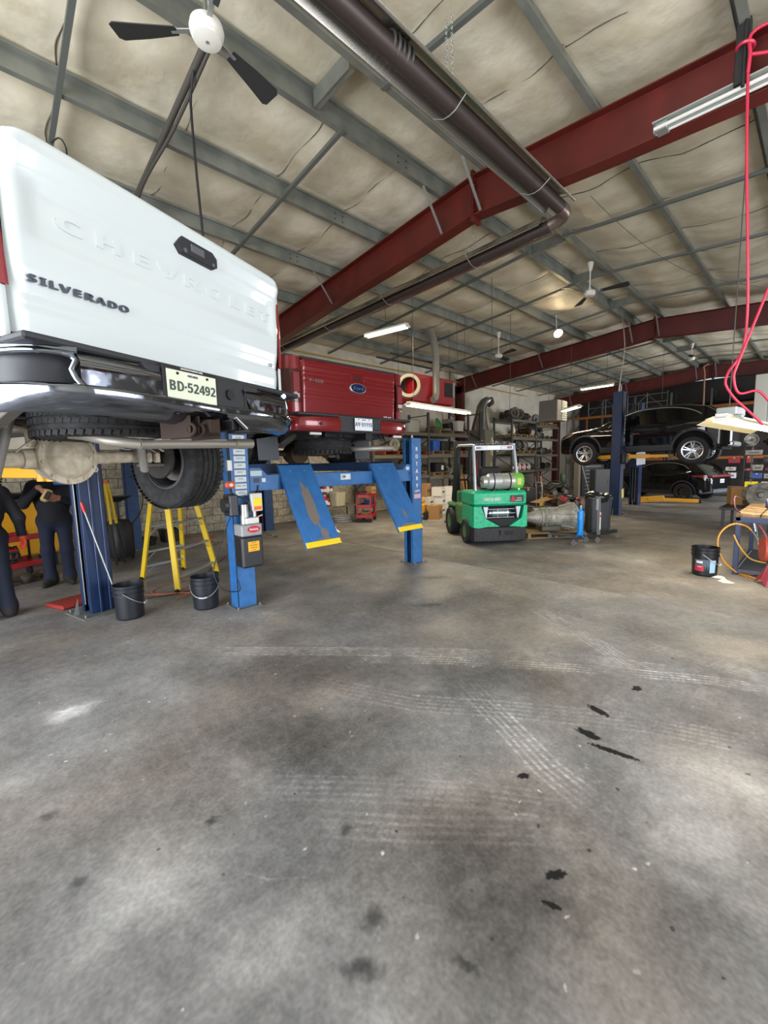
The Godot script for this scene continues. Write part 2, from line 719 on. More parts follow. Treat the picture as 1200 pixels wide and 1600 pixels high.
	T.call([1.51, -0.58, 1.56, -0.5, 1.6, -0.52], 0.012, 1, -1.0, 0.0)

func slab(b: MB, x0: float, x1: float, z0: float, z1: float) -> void:
	b.box(V((x0 + x1) / 2, -0.1, (z0 + z1) / 2), V(x1 - x0, 0.2, z1 - z0), 0.006)

func build_floor() -> void:
	var near_ := StandardMaterial3D.new()
	near_.resource_name = "concrete near the door"
	near_.albedo_texture = floor_image(2048, -4.66, -7.5, 10.0, true)
	var far_ := StandardMaterial3D.new()
	far_.resource_name = "concrete"
	far_.albedo_texture = floor_image(1024, -8.66, -20.0, 40.0, false)
	var i := 0
	for m: StandardMaterial3D in [near_, far_]:
		m.uv1_triplanar = true
		m.uv1_world_triplanar = true
		var s: float = [10.0, 40.0][i]
		m.uv1_scale = Vector3.ONE / s
		m.uv1_offset = V([4.66, 8.66][i], 0, [7.5, 20.0][i]) / s
		m.roughness = 1.0
		m.roughness_texture = noise_tex(0.011, 5, Color(0.42, 0.42, 0.42), Color(0.72, 0.72, 0.72), 512, 5)
		m.detail_enabled = true
		m.detail_blend_mode = BaseMaterial3D.BLEND_MODE_MUL
		m.detail_uv_layer = BaseMaterial3D.DETAIL_UV_2
		m.detail_albedo = noise_tex(0.05, 21, Color(0.93, 0.93, 0.93), Color(1, 1, 1), 512, 6, 0.15, 0.75)
		m.uv2_triplanar = true
		m.uv2_world_triplanar = true
		m.uv2_scale = Vector3.ONE * 1.35
		m.metallic_specular = 0.4
		i += 1
	var b := MB.new()
	b.box(V(10.7, -0.28, -3.65), V(33.5, 0.16, 14.4))
	b.box(V(-15.0, -0.28, -3.65), V(18.0, 0.16, 30.0))
	var f := struct("floor", b, mat("joint", "3a3733", 0.95), "worn grey concrete shop floor with tyre prints, oil spots and sawn joints", "floor")
	b = MB.new()
	slab(b, -4.66, 5.335, -7.5, 2.5)
	obj("slab", b, near_, f)
	b = MB.new()
	slab(b, -6.0, 5.335, Z_WALL, -7.5)
	slab(b, -6.0, 5.335, 2.5, Z_RIGHT + 0.2)
	slab(b, -6.0, -4.66, -7.5, 2.5)
	obj("slab", b, far_, f)
	for x in [[5.345, 9.9], [9.91, 14.3], [14.31, 18.9], [18.91, 27.3]]:
		b = MB.new()
		slab(b, x[0], x[1], Z_WALL, Z_RIGHT + 0.2)
		obj("slab", b, far_, f)
	b = MB.new()
	b.box(V(-15, -0.12, -3.65), V(18, 0.14, 30))
	struct("trim_1", b, mat("asphalt", "6a6866", 0.9), "grey asphalt yard outside the open bay door", "pavement")

func build_walls() -> void:
	var liner := mat("wall liner", "dcd6c4", 0.75)
	grime(liner, noise_tex(0.02, 31, Color(0.93, 0.92, 0.90), Color(1, 1, 1), 256, 5, 0.1, 0.9), 0.3, true)
	var mort := mat("mortar", "8d887c", 0.95)
	var b := MB.new()
	b.box(V(10.7, 2.5, Z_WALL - 0.2), V(33.5, 5.6, 0.3))
	var w := struct("wall_left", b, mort, "left side wall, grey concrete blocks below and pale painted liner above", "wall")
	b = MB.new()
	b.box(V(10.7, 3.7, Z_WALL - 0.02), V(33.4, 3.28, 0.06))
	obj("liner", b, liner, w)
	# concrete blocks in running bond, three tones
	var bl := []
	for i in 3:
		var mm := mat("block %d" % i, ["b3ab97", "aaa28f", "bab29f"][i], 0.92)
		grime(mm, noise_tex(0.03, 40 + i, Color(0.85, 0.84, 0.82), Color(1, 1, 1), 256, 5, 0.2, 0.65), 1.1, true)
		mm.heightmap_enabled = true
		mm.heightmap_texture = noise_tex(0.12, 44, Color.BLACK, Color.WHITE, 256, 4)
		mm.heightmap_scale = 0.2
		bl.append(mm)
	var full := MB.new().box(Vector3.ZERO, V(0.395, 0.195, 0.05), 0.008).mesh()
	for r in 10:
		for c in 24:
			var x := -2.6 + c * 0.405 + (0.2 if r % 2 else 0.0)
			inst("block", full, bl[(c * 7 + r * 5 + c / 3) % 3], w, Transform3D(Basis.IDENTITY, V(x, 0.1 + r * 0.205, Z_WALL - 0.025 + rng.randf_range(-0.003, 0.003))))
	b = MB.new()
	b.box(V(17.2, 1.03, Z_WALL - 0.02), V(20.3, 2.06, 0.05), 0.0)
	obj("block_course", b, bl[1], w)
	b = MB.new()
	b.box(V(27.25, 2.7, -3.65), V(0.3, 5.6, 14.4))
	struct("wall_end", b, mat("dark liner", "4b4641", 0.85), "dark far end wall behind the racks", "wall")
	# right wall with two open bay doors, back wall with one
	var metal := mat("pale sheet", "b9b6a8", 0.6)
	b = MB.new()
	for x in [[-6.0, 1.2], [6.0, 16.4], [21.6, 27.4]]:
		b.box(V((x[0] + x[1]) / 2, 2.5, Z_RIGHT + 0.12), V(x[1] - x[0], 5.3, 0.24))
	for x in [[1.2, 6.0], [16.4, 21.6]]:
		b.box(V((x[0] + x[1]) / 2, 4.45, Z_RIGHT + 0.12), V(x[1] - x[0], 1.4, 0.24))
	struct("wall_right", b, metal, "pale sheet steel right side wall with open bay doors", "wall")
	b = MB.new()
	b.box(V(-6.1, 2.5, -9.0), V(0.24, 5.3, 4.0))
	b.box(V(-6.1, 2.5, 2.9), V(0.24, 5.3, 1.4))
	b.box(V(-6.1, 4.75, -2.4), V(0.24, 1.5, 9.4))
	struct("wall_back", b, metal, "pale sheet steel wall behind the camera with the open bay door", "wall")
	# pale panel of the partition at the far right
	b = MB.new()
	for k in 5:
		b.box(V(22.6, 3.75, -1.95 + k * 0.42), V(0.06, 2.1, 0.41), 0.012)
	struct("wall_partition", b, mat("partition", "b4b3a6", 0.7), "pale ribbed sheet steel partition above the far right shelves", "wall")

var roof_noise := FastNoiseLite.new()

# insulation sagging between the purlins, with creases and a tuck every 1.22 m; t runs 0..1 over a span
func blanket_y(x: float, z: float, t: float, span: float, k: int) -> float:
	var tuck := absf(fposmod(x + 0.35, 1.22) / 1.22 - 0.5) * 2.0
	var sg := sin(PI * t)
	var g := minf(1.0, span / 1.3)
	var wob := roof_noise.get_noise_3d(x * 0.8, z * 0.35, k * 9.0)
	var y := roof_y(z) + 0.235 - sg * g * (0.10 * (1.0 - 0.42 * pow(tuck, 9.0)) + 0.085 * wob)
	return y - sg * 0.02 * sin((x + 0.5 * wob) * 9.0 + z) * maxf(0.0, roof_noise.get_noise_2d(x * 0.6 + 40.0, z))

func roof_stops(side: int) -> Array:
	return [Z_RIDGE] + purlin_z(side) + [Z_WALL if side < 0 else Z_RIGHT + 0.2]

func blanket(side: int) -> MB:
	var b := MB.new()
	roof_noise.seed = 7
	roof_noise.frequency = 0.55
	roof_noise.fractal_octaves = 4
	var st := roof_stops(side)
	var rows := []
	var nx := 340
	for i in nx + 1:
		var x := -6.2 + 33.4 * i / nx
		var row := PackedVector3Array()
		for k in st.size() - 1:
			for q in 8:
				var z: float = lerpf(st[k], st[k + 1], q / 8.0)
				row.append(V(x, blanket_y(x, z, q / 8.0, absf(st[k + 1] - st[k]), k), z))
		row.append(V(x, roof_y(st[-1]) + 0.235, st[-1]))
		rows.append(row)
	b.grid(rows, false, false, Vector3.DOWN)
	return b

func purlin_z(side: int) -> Array:
	return [-4.18, -5.58, -6.95, -8.32, -9.66] if side < 0 else [-3.5, -2.05, -0.77, 0.55, 1.9]

func build_roof() -> void:
	var ins := mat("insulation", "d8d0b9", 0.55)
	grime(ins, noise_tex(0.012, 51, Color(0.88, 0.865, 0.83), Color(1, 1, 1), 512, 5, 0.2, 0.8), 0.22, true)
	ins.heightmap_enabled = true
	ins.heightmap_texture = noise_tex(0.02, 52, Color.BLACK, Color.WHITE, 512, 5)
	ins.heightmap_scale = 0.5
	var seam_m := mat("seam", "5d5548", 0.9)
	for side in [-1, 1]:
		var c := struct("ceiling_left" if side < 0 else "ceiling_right", blanket(side), ins, "cream insulation blanket sagging between the purlins, " + ("left" if side < 0 else "right") + " of the ridge", "ceiling")
		var st := roof_stops(side)
		for n in range(-4, 23):
			var x := n * 1.22 - 0.35
			var b := MB.new()
			for k in st.size() - 1:
				var span: float = absf(st[k + 1] - st[k])
				if span < 0.6:
					continue
				var path := []
				for t in 9:
					var z: float = lerpf(st[k], st[k + 1], t / 8.0)
					var xx := x + 0.025 * sin(t * 1.3 + n + k * 2.0)
					path.append(V(xx, blanket_y(xx, z, t / 8.0, span, k) - 0.002, z))
				b.tube(path, 0.007, 4)
			b.marks = []
			obj("seam", b, seam_m, c)
	var b := MB.new()
	b.box(V(10.7, 5.6, (Z_WALL + Z_RIDGE) / 2), V(33.8, 0.1, 7.4), 0.0, Basis(Vector3.RIGHT, -atan(SLOPE)))
	b.box(V(10.7, 5.6, (Z_RIGHT + Z_RIDGE) / 2), V(33.8, 0.1, 7.5), 0.0, Basis(Vector3.RIGHT, atan(SLOPE)))
	struct("trim_2", b, mat("roof sheet", "8f8f8a", 0.5, 0.4), "steel roof sheets over the insulation", "roof")
	# zee purlins
	var galv := mat("purlin steel", "8c8e84", 0.42, 0.4)
	grime(galv, noise_tex(0.015, 53, Color(0.86, 0.87, 0.87), Color(1, 1, 1), 256, 5, 0.2, 0.8), 0.5, true)
	var hole := mat("bolt", "3c3c3a", 0.6, 0.5)
	for side in [-1, 1]:
		for z in purlin_z(side):
			b = MB.new()
			var y := roof_y(z)
			var s := 1.0 if side > 0 else -1.0
			b.box(V(10.6, y + 0.102, z), V(33.2, 0.2, 0.006))
			b.box(V(10.6, y + 0.004, z + s * 0.034), V(33.2, 0.006, 0.068))
			b.box(V(10.6, y + 0.014, z + s * 0.067), V(33.2, 0.024, 0.005))
			b.box(V(10.6, y + 0.2, z - s * 0.034), V(33.2, 0.006, 0.068))
			b.box(V(10.6, y + 0.19, z - s * 0.067), V(33.2, 0.024, 0.005))
			var near_ := ["ridge"]
			var o := struct("purlin", b, galv, "long galvanised zee purlin running under the cream roof insulation", "purlin", "zee roof purlins")
			b = MB.new()
			for X in [5.3, 14.3, 23.3]:
				for d in [-0.95, -0.8, 0.8, 0.95, 1.15]:
					for dy in [0.06, 0.14]:
						b.cyl(V(X + d, y + dy, z - 0.008), V(X + d, y + dy, z + 0.008), 0.012, -1, 6)
			obj("bolt", b, hole, o).set_meta("kind", "stuff")
	# blocking between the two ridge purlins
	for x in [-0.4, 3.0, 8.0, 10.0, 12.3, 17.3, 19.3, 21.4]:
		b = MB.new()
		b.box(V(x, T_RIDGE + 0.06, -3.84), V(0.008, 0.18, 0.62))
		b.box(V(x + 0.03, T_RIDGE - 0.02, -3.84), V(0.07, 0.008, 0.62))
		struct("ridge_block", b, galv, "short dark steel spacer bridging the two ridge purlins", "spacer", "spacers between the ridge purlins")
	# sag straps under the purlins
	for x in [0.88, 3.42, 7.85, 10.0, 12.32, 16.9, 19.1, 21.3]:
		b = MB.new()
		for sd in [-1, 1]:
			var z1 := Z_WALL + 0.1 if sd < 0 else Z_RIGHT - 0.05
			b.bar(V(x, roof_y(-4.15 if sd < 0 else -3.5) - 0.012, -4.15 if sd < 0 else -3.5), V(x, roof_y(z1) - 0.012, z1), 0.05, 0.006)
			b.bar(V(x - 0.024, roof_y(-4.15 if sd < 0 else -3.5) + 0.008, -4.15 if sd < 0 else -3.5), V(x - 0.024, roof_y(z1) + 0.008, z1), 0.005, 0.045)
		struct("sag_angle", b, mat("dark angle", "6d716b", 0.5, 0.4), "thin dark angle iron crossing beneath the purlins", "brace", "angle braces under the purlins")
	build_rafters()

func rafter_low(z: float) -> float:
	# underside: deeper at the haunch by the walls
	var d := absf(z - Z_RIDGE)
	return T_RIDGE - SLOPE * d - 0.5 - 0.02 * sin(minf(d / 3.0, 1.0) * PI) - 0.012 * maxf(0.0, d - 4.0) ** 1.6 - 0.02

func build_rafters() -> void:
	var red := mat("red oxide", "5f1a10", 0.5)
	grime(red, noise_tex(0.012, 61, Color(0.85, 0.83, 0.83), Color(1, 1, 1), 256, 5, 0.2, 0.8), 0.4, true)
	for X in [5.36, 14.36, 23.36]:
		var b := MB.new()
		for sd in [-1, 1]:
			var zs := []
			var z1 := Z_WALL + 0.02 if sd < 0 else Z_RIGHT - 0.02
			for i in 9:
				zs.append(lerpf(Z_RIDGE, z1, i / 8.0))
			var web := PackedVector2Array()
			for z in zs:
				web.append(Vector2(z, roof_y(z) - 0.01))
			zs.reverse()
			for z in zs:
				web.append(Vector2(z, rafter_low(z)))
			var keep := b.xf
			b.xf = Transform3D(Basis(V(0, 0, 1), V(0, 1, 0), V(-1, 0, 0)), V(X, 0, 0))
			b.prism(web, -0.006, 0.006)
			b.xf = keep
			for i in 8:
				var a: float = zs[i]
				var c: float = zs[i + 1]
				b.bar(V(X, rafter_low(a), a), V(X, rafter_low(c), c), 0.2, 0.014)
				b.bar(V(X, roof_y(a) - 0.012, a), V(X, roof_y(c) - 0.012, c), 0.2, 0.014)
		# column by the left wall
		for z in [[Z_WALL + 0.03, Z_WALL + 0.36], [Z_RIGHT - 0.36, Z_RIGHT - 0.03]]:
			b.box(V(X, 2.4, (z[0] + z[1]) / 2), V(0.012, 4.6, z[1] - z[0]))
			b.box(V(X, 2.4, z[0]), V(0.2, 4.7, 0.014))
			b.box(V(X, 2.4, z[1]), V(0.2, 4.7, 0.014))
		var o := struct("rafter", b, red, "red oxide tapered steel frame crossing the roof " + ["nearest the camera, over the white and red pickups", "second from the camera, over the forklift bay", "farthest, in front of the dark end racks"][0 if X < 6 else (1 if X < 15 else 2)], "rafter")
		b = MB.new()
		b.box(V(X, T_RIDGE - 0.27, Z_RIDGE - 0.012), V(0.2, 0.66, 0.016), 0.002)
		b.box(V(X, T_RIDGE - 0.27, Z_RIDGE + 0.012), V(0.2, 0.66, 0.016), 0.002)
		for dy in [0.02, -0.14, -0.3, -0.46, -0.57]:
			for dx in [-0.07, 0.07]:
				b.cyl(V(X + dx, T_RIDGE + dy, Z_RIDGE - 0.045), V(X + dx, T_RIDGE + dy, Z_RIDGE + 0.045), 0.013, -1, 6)
		obj("splice_plate", b, red, o)
		# flange braces up to the purlins
		for z in [-4.18, -3.5, -6.95, -9.66, 0.55]:
			for sx in [-1.0, 1.0]:
				b = MB.new()
				b.bar(V(X + sx * 0.07, rafter_low(z) + 0.03, z - 0.02), V(X + sx * 0.5, roof_y(z) + 0.02, z - 0.02), 0.04, 0.004)
				obj("flange_brace", b, mat("brace steel", "9a9c97", 0.4, 0.6), o)

# ---------- shared vehicle pieces; noses point to -z, right is +x ----------
func pl(a: Array, x: float) -> float:
	if x <= a[0][0]:
		return a[0][1]
	for i in a.size() - 1:
		if x <= a[i + 1][0]:
			var t: float = (x - a[i][0]) / maxf(a[i + 1][0] - a[i][0], 1e-6)
			return lerpf(a[i][1], a[i + 1][1], t)
	return a[-1][1]

func sm(a: Array, x: float) -> float:
	return (pl(a, x - 0.04) + pl(a, x) * 2.0 + pl(a, x + 0.04)) / 4.0

func side_w(P: Dictionary, z: float, y: float) -> float:
	var w: float = sm(P.hw, z)
	var belt: float = pl(P.belt, z)
	if y > belt:
		w -= (y - belt) * P.tumble
	else:
		w -= 0.02 * sin(clampf((belt - y) / 0.5, 0.0, 1.0) * PI) * -0.6
	if y < P.tuck_y:
		w -= (P.tuck_y - y) * P.tuck
	return w

func y_bot(P: Dictionary, z: float) -> float:
	var y: float = pl(P.bot, z)
	for a in P.arches:
		var d := absf(z - a[0])
		if d < a[2]:
			y = maxf(y, a[1] + sqrt(a[2] * a[2] - d * d))
	return y

func shell_zs(P: Dictionary) -> Array:
	var zs := []
	var z: float = P.z0
	while z < P.z1 - 0.001:
		zs.append(z)
		z += 0.07
	zs.append(P.z1)
	for d in [0.012, 0.03, 0.055]:
		zs.append(P.z0 + d)
		zs.append(P.z1 - d)
	for a in P.arches:
		for s in [-1.0, 1.0]:
			for q in [0.9, 0.96, 0.99, 0.9999, 1.0001]:
				zs.append(a[0] + s * q * a[2])
	zs.sort()
	return zs.filter(func(q): return q >= P.z0 and q <= P.z1)

func shell(P: Dictionary) -> MB:
	var b := MB.new()
	var rows := []
	var zs := shell_zs(P)
	for z in zs:
		var yb := y_bot(P, z)
		var yt: float = sm(P.top, z)
		# ends close in a little
		var e: float = minf(z - P.z0, P.z1 - z)
		var sq := 1.0 - 0.10 * pow(1.0 - clampf(e / 0.06, 0.0, 1.0), 2.0)
		yb = minf(yb, yt - 0.05)
		var row := PackedVector3Array()
		var rr: float = P.get("round", 0.06)
		for j in 15:
			var y := lerpf(yb, yt - rr, j / 14.0)
			row.append(V(-side_w(P, z, y) * sq, y, z))
		var wt := side_w(P, z, yt - rr) * sq
		for t in [[0.012, 0.45], [0.04, 0.8], [0.10, 1.0]]:
			row.append(V(-(wt - t[0]), yt - rr + rr * t[1] - 0.0, z))
		for q in [-0.7, -0.35, 0.0, 0.35, 0.7]:
			row.append(V(q * wt, yt + P.crown * (1.0 - q * q), z))
		for t in [[0.10, 1.0], [0.04, 0.8], [0.012, 0.45]]:
			row.append(V(wt - t[0], yt - rr + rr * t[1], z))
		for j in 15:
			var y := lerpf(yt - rr, yb, j / 14.0)
			row.append(V(side_w(P, z, y) * sq, y, z))
		rows.append(row)
	b.grid(rows)
	b.fan(rows[0], V(0, 0, -1))
	b.fan(rows[-1], V(0, 0, 1))
	return b

# a sheet on the side of the body, off metres proud of it, between two lines given as [[z, y]...]
func side_patch(b: MB, P: Dictionary, s: float, lo: Array, hi: Array, off: float, n := 14) -> void:
	var rows := []
	for i in n + 1:
		var row := PackedVector3Array()
		var t := float(i) / n
		var zl: float = lerpf(lo[0][0], lo[-1][0], t)
		var zh: float = lerpf(hi[0][0], hi[-1][0], t)
		for j in 5:
			var z := lerpf(zl, zh, j / 4.0)
			var y := lerpf(pl(lo, zl), pl(hi, zh), j / 4.0)
			row.append(V(s * (side_w(P, z, y) + off), y, z))
		rows.append(row)
	b.grid(rows, false, false, V(s, 0.1, 0))

func tire_profile(R: float, rim: float, w: float, grooves: Array, gd := 0.009) -> Array:
	# from the inner bead round the outside to the outer bead, along y from -w/2 to w/2
	var h := w / 2
	var pr := [Vector2(rim - 0.012, -h * 0.72), Vector2(rim + 0.004, -h * 0.86), Vector2(rim + 0.02, -h * 0.93), Vector2(lerpf(rim, R, 0.45), -h), Vector2(lerpf(rim, R, 0.75), -h * 0.98), Vector2(R - 0.022, -h * 0.9), Vector2(R - 0.006, -h * 0.78)]
	for g in grooves:
		pr.append_array([Vector2(R, h * (g - 0.045)), Vector2(R - gd, h * (g - 0.035)), Vector2(R - gd, h * (g + 0.035)), Vector2(R, h * (g + 0.045))])
	pr.append_array([Vector2(R - 0.006, h * 0.78), Vector2(R - 0.022, h * 0.9), Vector2(lerpf(rim, R, 0.75), h * 0.98), Vector2(lerpf(rim, R, 0.45), h), Vector2(rim + 0.02, h * 0.93), Vector2(rim + 0.004, h * 0.86), Vector2(rim - 0.012, h * 0.72)])
	return pr

# sipes and shoulder lugs as shallow blocks standing on the tread
func lugs(b: MB, R: float, w: float, count: int, rows_: Array, hgt: float, skew: float) -> void:
	var keep := b.xf
	for r in rows_:
		for i in count:
			var a = TAU * (i + r[2]) / count
			var bs := Basis(Vector3.UP, -a)
			b.xf = keep * Transform3D(bs, bs * V(R + hgt / 2 - 0.003, r[0] * w / 2, 0))
			b.box(Vector3.ZERO, V(hgt, r[1] * w, TAU * R / count * 0.72), 0.0, Basis(V(1, 0, 0), skew * signf(r[0] + 0.001)))
	b.xf = keep

# wheel with its axle along x; s = +1 when the outer face looks to +x
func wheel(parent: Node3D, c: Vector3, s: float, R: float, rim: float, w: float, style: String, rubber: Material, alloy: Material) -> void:
	var X := Transform3D(Basis(V(0, 1, 0), V(s, 0, 0), V(0, 0, 1)).orthonormalized(), c)
	if X.basis.determinant() < 0.0:
		X.basis = Basis(V(0, -1, 0), V(s, 0, 0), V(0, 0, 1))
	var b := MB.new()
	b.xf = X
	b.lathe(tire_profile(R, rim, w, [-0.5, -0.17, 0.17, 0.5]), 56)
	var tire := obj("tire", b, rubber, parent)
	if style == "truck":
		b = MB.new()
		b.xf = X
		lugs(b, R, w, 64, [[-0.82, 0.15, 0.0], [0.82, 0.15, 0.5], [-0.33, 0.13, 0.25], [0.33, 0.13, 0.75]], 0.006, 0.3)
		obj("tread_block", b, rubber, tire).set_meta("kind", "stuff")
	b = MB.new()
	b.xf = X
	var h := w / 2
	# barrel and lip
	b.lathe([Vector2(rim - 0.02, -h * 0.8), Vector2(rim, -h * 0.8), Vector2(rim + 0.006, -h * 0.86), Vector2(rim - 0.012, -h * 0.9), Vector2(rim - 0.03, -h * 0.6), Vector2(rim - 0.035, h * 0.4), Vector2(rim - 0.022, h * 0.82), Vector2(rim + 0.006, h * 0.88), Vector2(rim, h * 0.78)], 44)
	b.lathe([Vector2(0, h * 0.34), Vector2(0.055, h * 0.34), Vector2(0.075, h * 0.3)], 20)
	b.lathe([Vector2(0.0, h * 0.62), Vector2(0.034, h * 0.62), Vector2(0.036, h * 0.3)].map(func(q): return q), 16)
	var n := 5
	if style == "twin":
		n = 10
	elif style == "ten":
		n = 10
	for i in n:
		var a := TAU * i / n
		if style == "twin":
			a = TAU * (i / 2) / 5.0 + (0.17 if i % 2 else -0.17)
		var d := V(cos(a), 0, sin(a))
		var p0 := d * 0.045 + V(0, h * 0.5, 0)
		var p1 := d * (rim - 0.018) + V(0, h * 0.72, 0)
		var wd := 0.03 if style == "twin" else (0.024 if style == "ten" else 0.07)
		b.bar(p0, p1, wd * (1.0 if style != "ten" else 1.0), 0.03, Vector3.UP, 0.006)
	for i in 5:
		var a := TAU * (i + 0.5) / 5
		b.cyl(V(cos(a) * 0.055, h * 0.4, sin(a) * 0.055), V(cos(a) * 0.055, h * 0.6, sin(a) * 0.055), 0.011, -1, 6)
	obj("rim", b, alloy, parent)
	b = MB.new()
	b.xf = X
	b.cyl(V(0, -h * 0.2, 0), V(0, -h * 0.1, 0), rim * 0.72, -1, 32)
	b.cyl(V(0, -h * 0.6, 0), V(0, h * 0.3, 0), 0.07, -1, 16)
	obj("brake_disc", b, mat("brake iron", "5d5751", 0.5, 0.7), parent)

func arch_liner(b: MB, P: Dictionary, a: Array, s: float, depth: float) -> void:
	var rows := []
	for i in 17:
		var t := PI * i / 16.0
		var row := PackedVector3Array()
		for j in 2:
			var z: float = a[0] + cos(t) * (a[2] - 0.004)
			var y: float = a[1] + sin(t) * (a[2] - 0.004)
			row.append(V(s * (side_w(P, z, y) - 0.004 - j * depth), y, z))
		rows.append(row)
	b.grid(rows, false, false, V(0, -1, 0))
	var ring := PackedVector3Array()
	for i in 17:
		ring.append(rows[i][1])
	b.fan(ring, V(s, 0, 0))

func flare(b: MB, P: Dictionary, a: Array, s: float, wdt: float) -> void:
	var rows := []
	for i in 25:
		var t := -0.12 + (PI + 0.24) * i / 24.0
		var row := PackedVector3Array()
		for q in [[0.0, -0.02], [0.0, 0.012], [wdt * 0.6, 0.014], [wdt, 0.002]]:
			var z: float = a[0] + cos(t) * (a[2] + q[0])
			var y: float = a[1] + sin(t) * (a[2] + q[0])
			row.append(V(s * (side_w(P, z, y) + q[1]), y, z))
		rows.append(row)
	b.grid(rows, false, false, V(s, 0, 0))

func paint(key: String, hex: String, rough := 0.28) -> StandardMaterial3D:
	var m := mat(key, hex, rough)
	m.clearcoat_enabled = true
	m.clearcoat = 1.0
	m.clearcoat_roughness = 0.05
	return m

# ---------- the white pickup, tail to the camera ----------
func tail_panel(x0: float, x1: float, prof: Array, corner: float, stamp: Callable, nx := 90, ny := 70) -> MB:
	# prof: [y, z] up the panel; corners rounded at the top
	var b := MB.new()
	var rows := []
	for j in ny + 1:
		var y: float = lerpf(prof[0][0], prof[-1][0], float(j) / ny)
		var row := PackedVector3Array()
		var top: float = prof[-1][0]
		var cut := 0.0
		if y > top - corner:
			var q: float = (y - (top - corner)) / corner
			cut = corner * (1.0 - sqrt(maxf(0.0, 1.0 - q * q)))
		for i in nx + 1:
			var x := lerpf(x0 + cut, x1 - cut, float(i) / nx)
			var ed: float = minf(x - x0 - cut, x1 - cut - x)
			var z: float = sm(prof, y) + stamp.call(x, y)
			z -= 0.03 * pow(1.0 - clampf(ed / 0.03, 0.0, 1.0), 2.0)
			row.append(V(x, y, z))
		rows.append(row)
	b.grid(rows, false, false, V(0, 0, 1))
	# top edge runs forward
	var back := PackedVector3Array()
	for p in rows[-1]:
		back.append(p + V(0, -0.005, -0.09))
	b.grid([rows[-1], back], false, false, V(0, 1, 0))
	return b

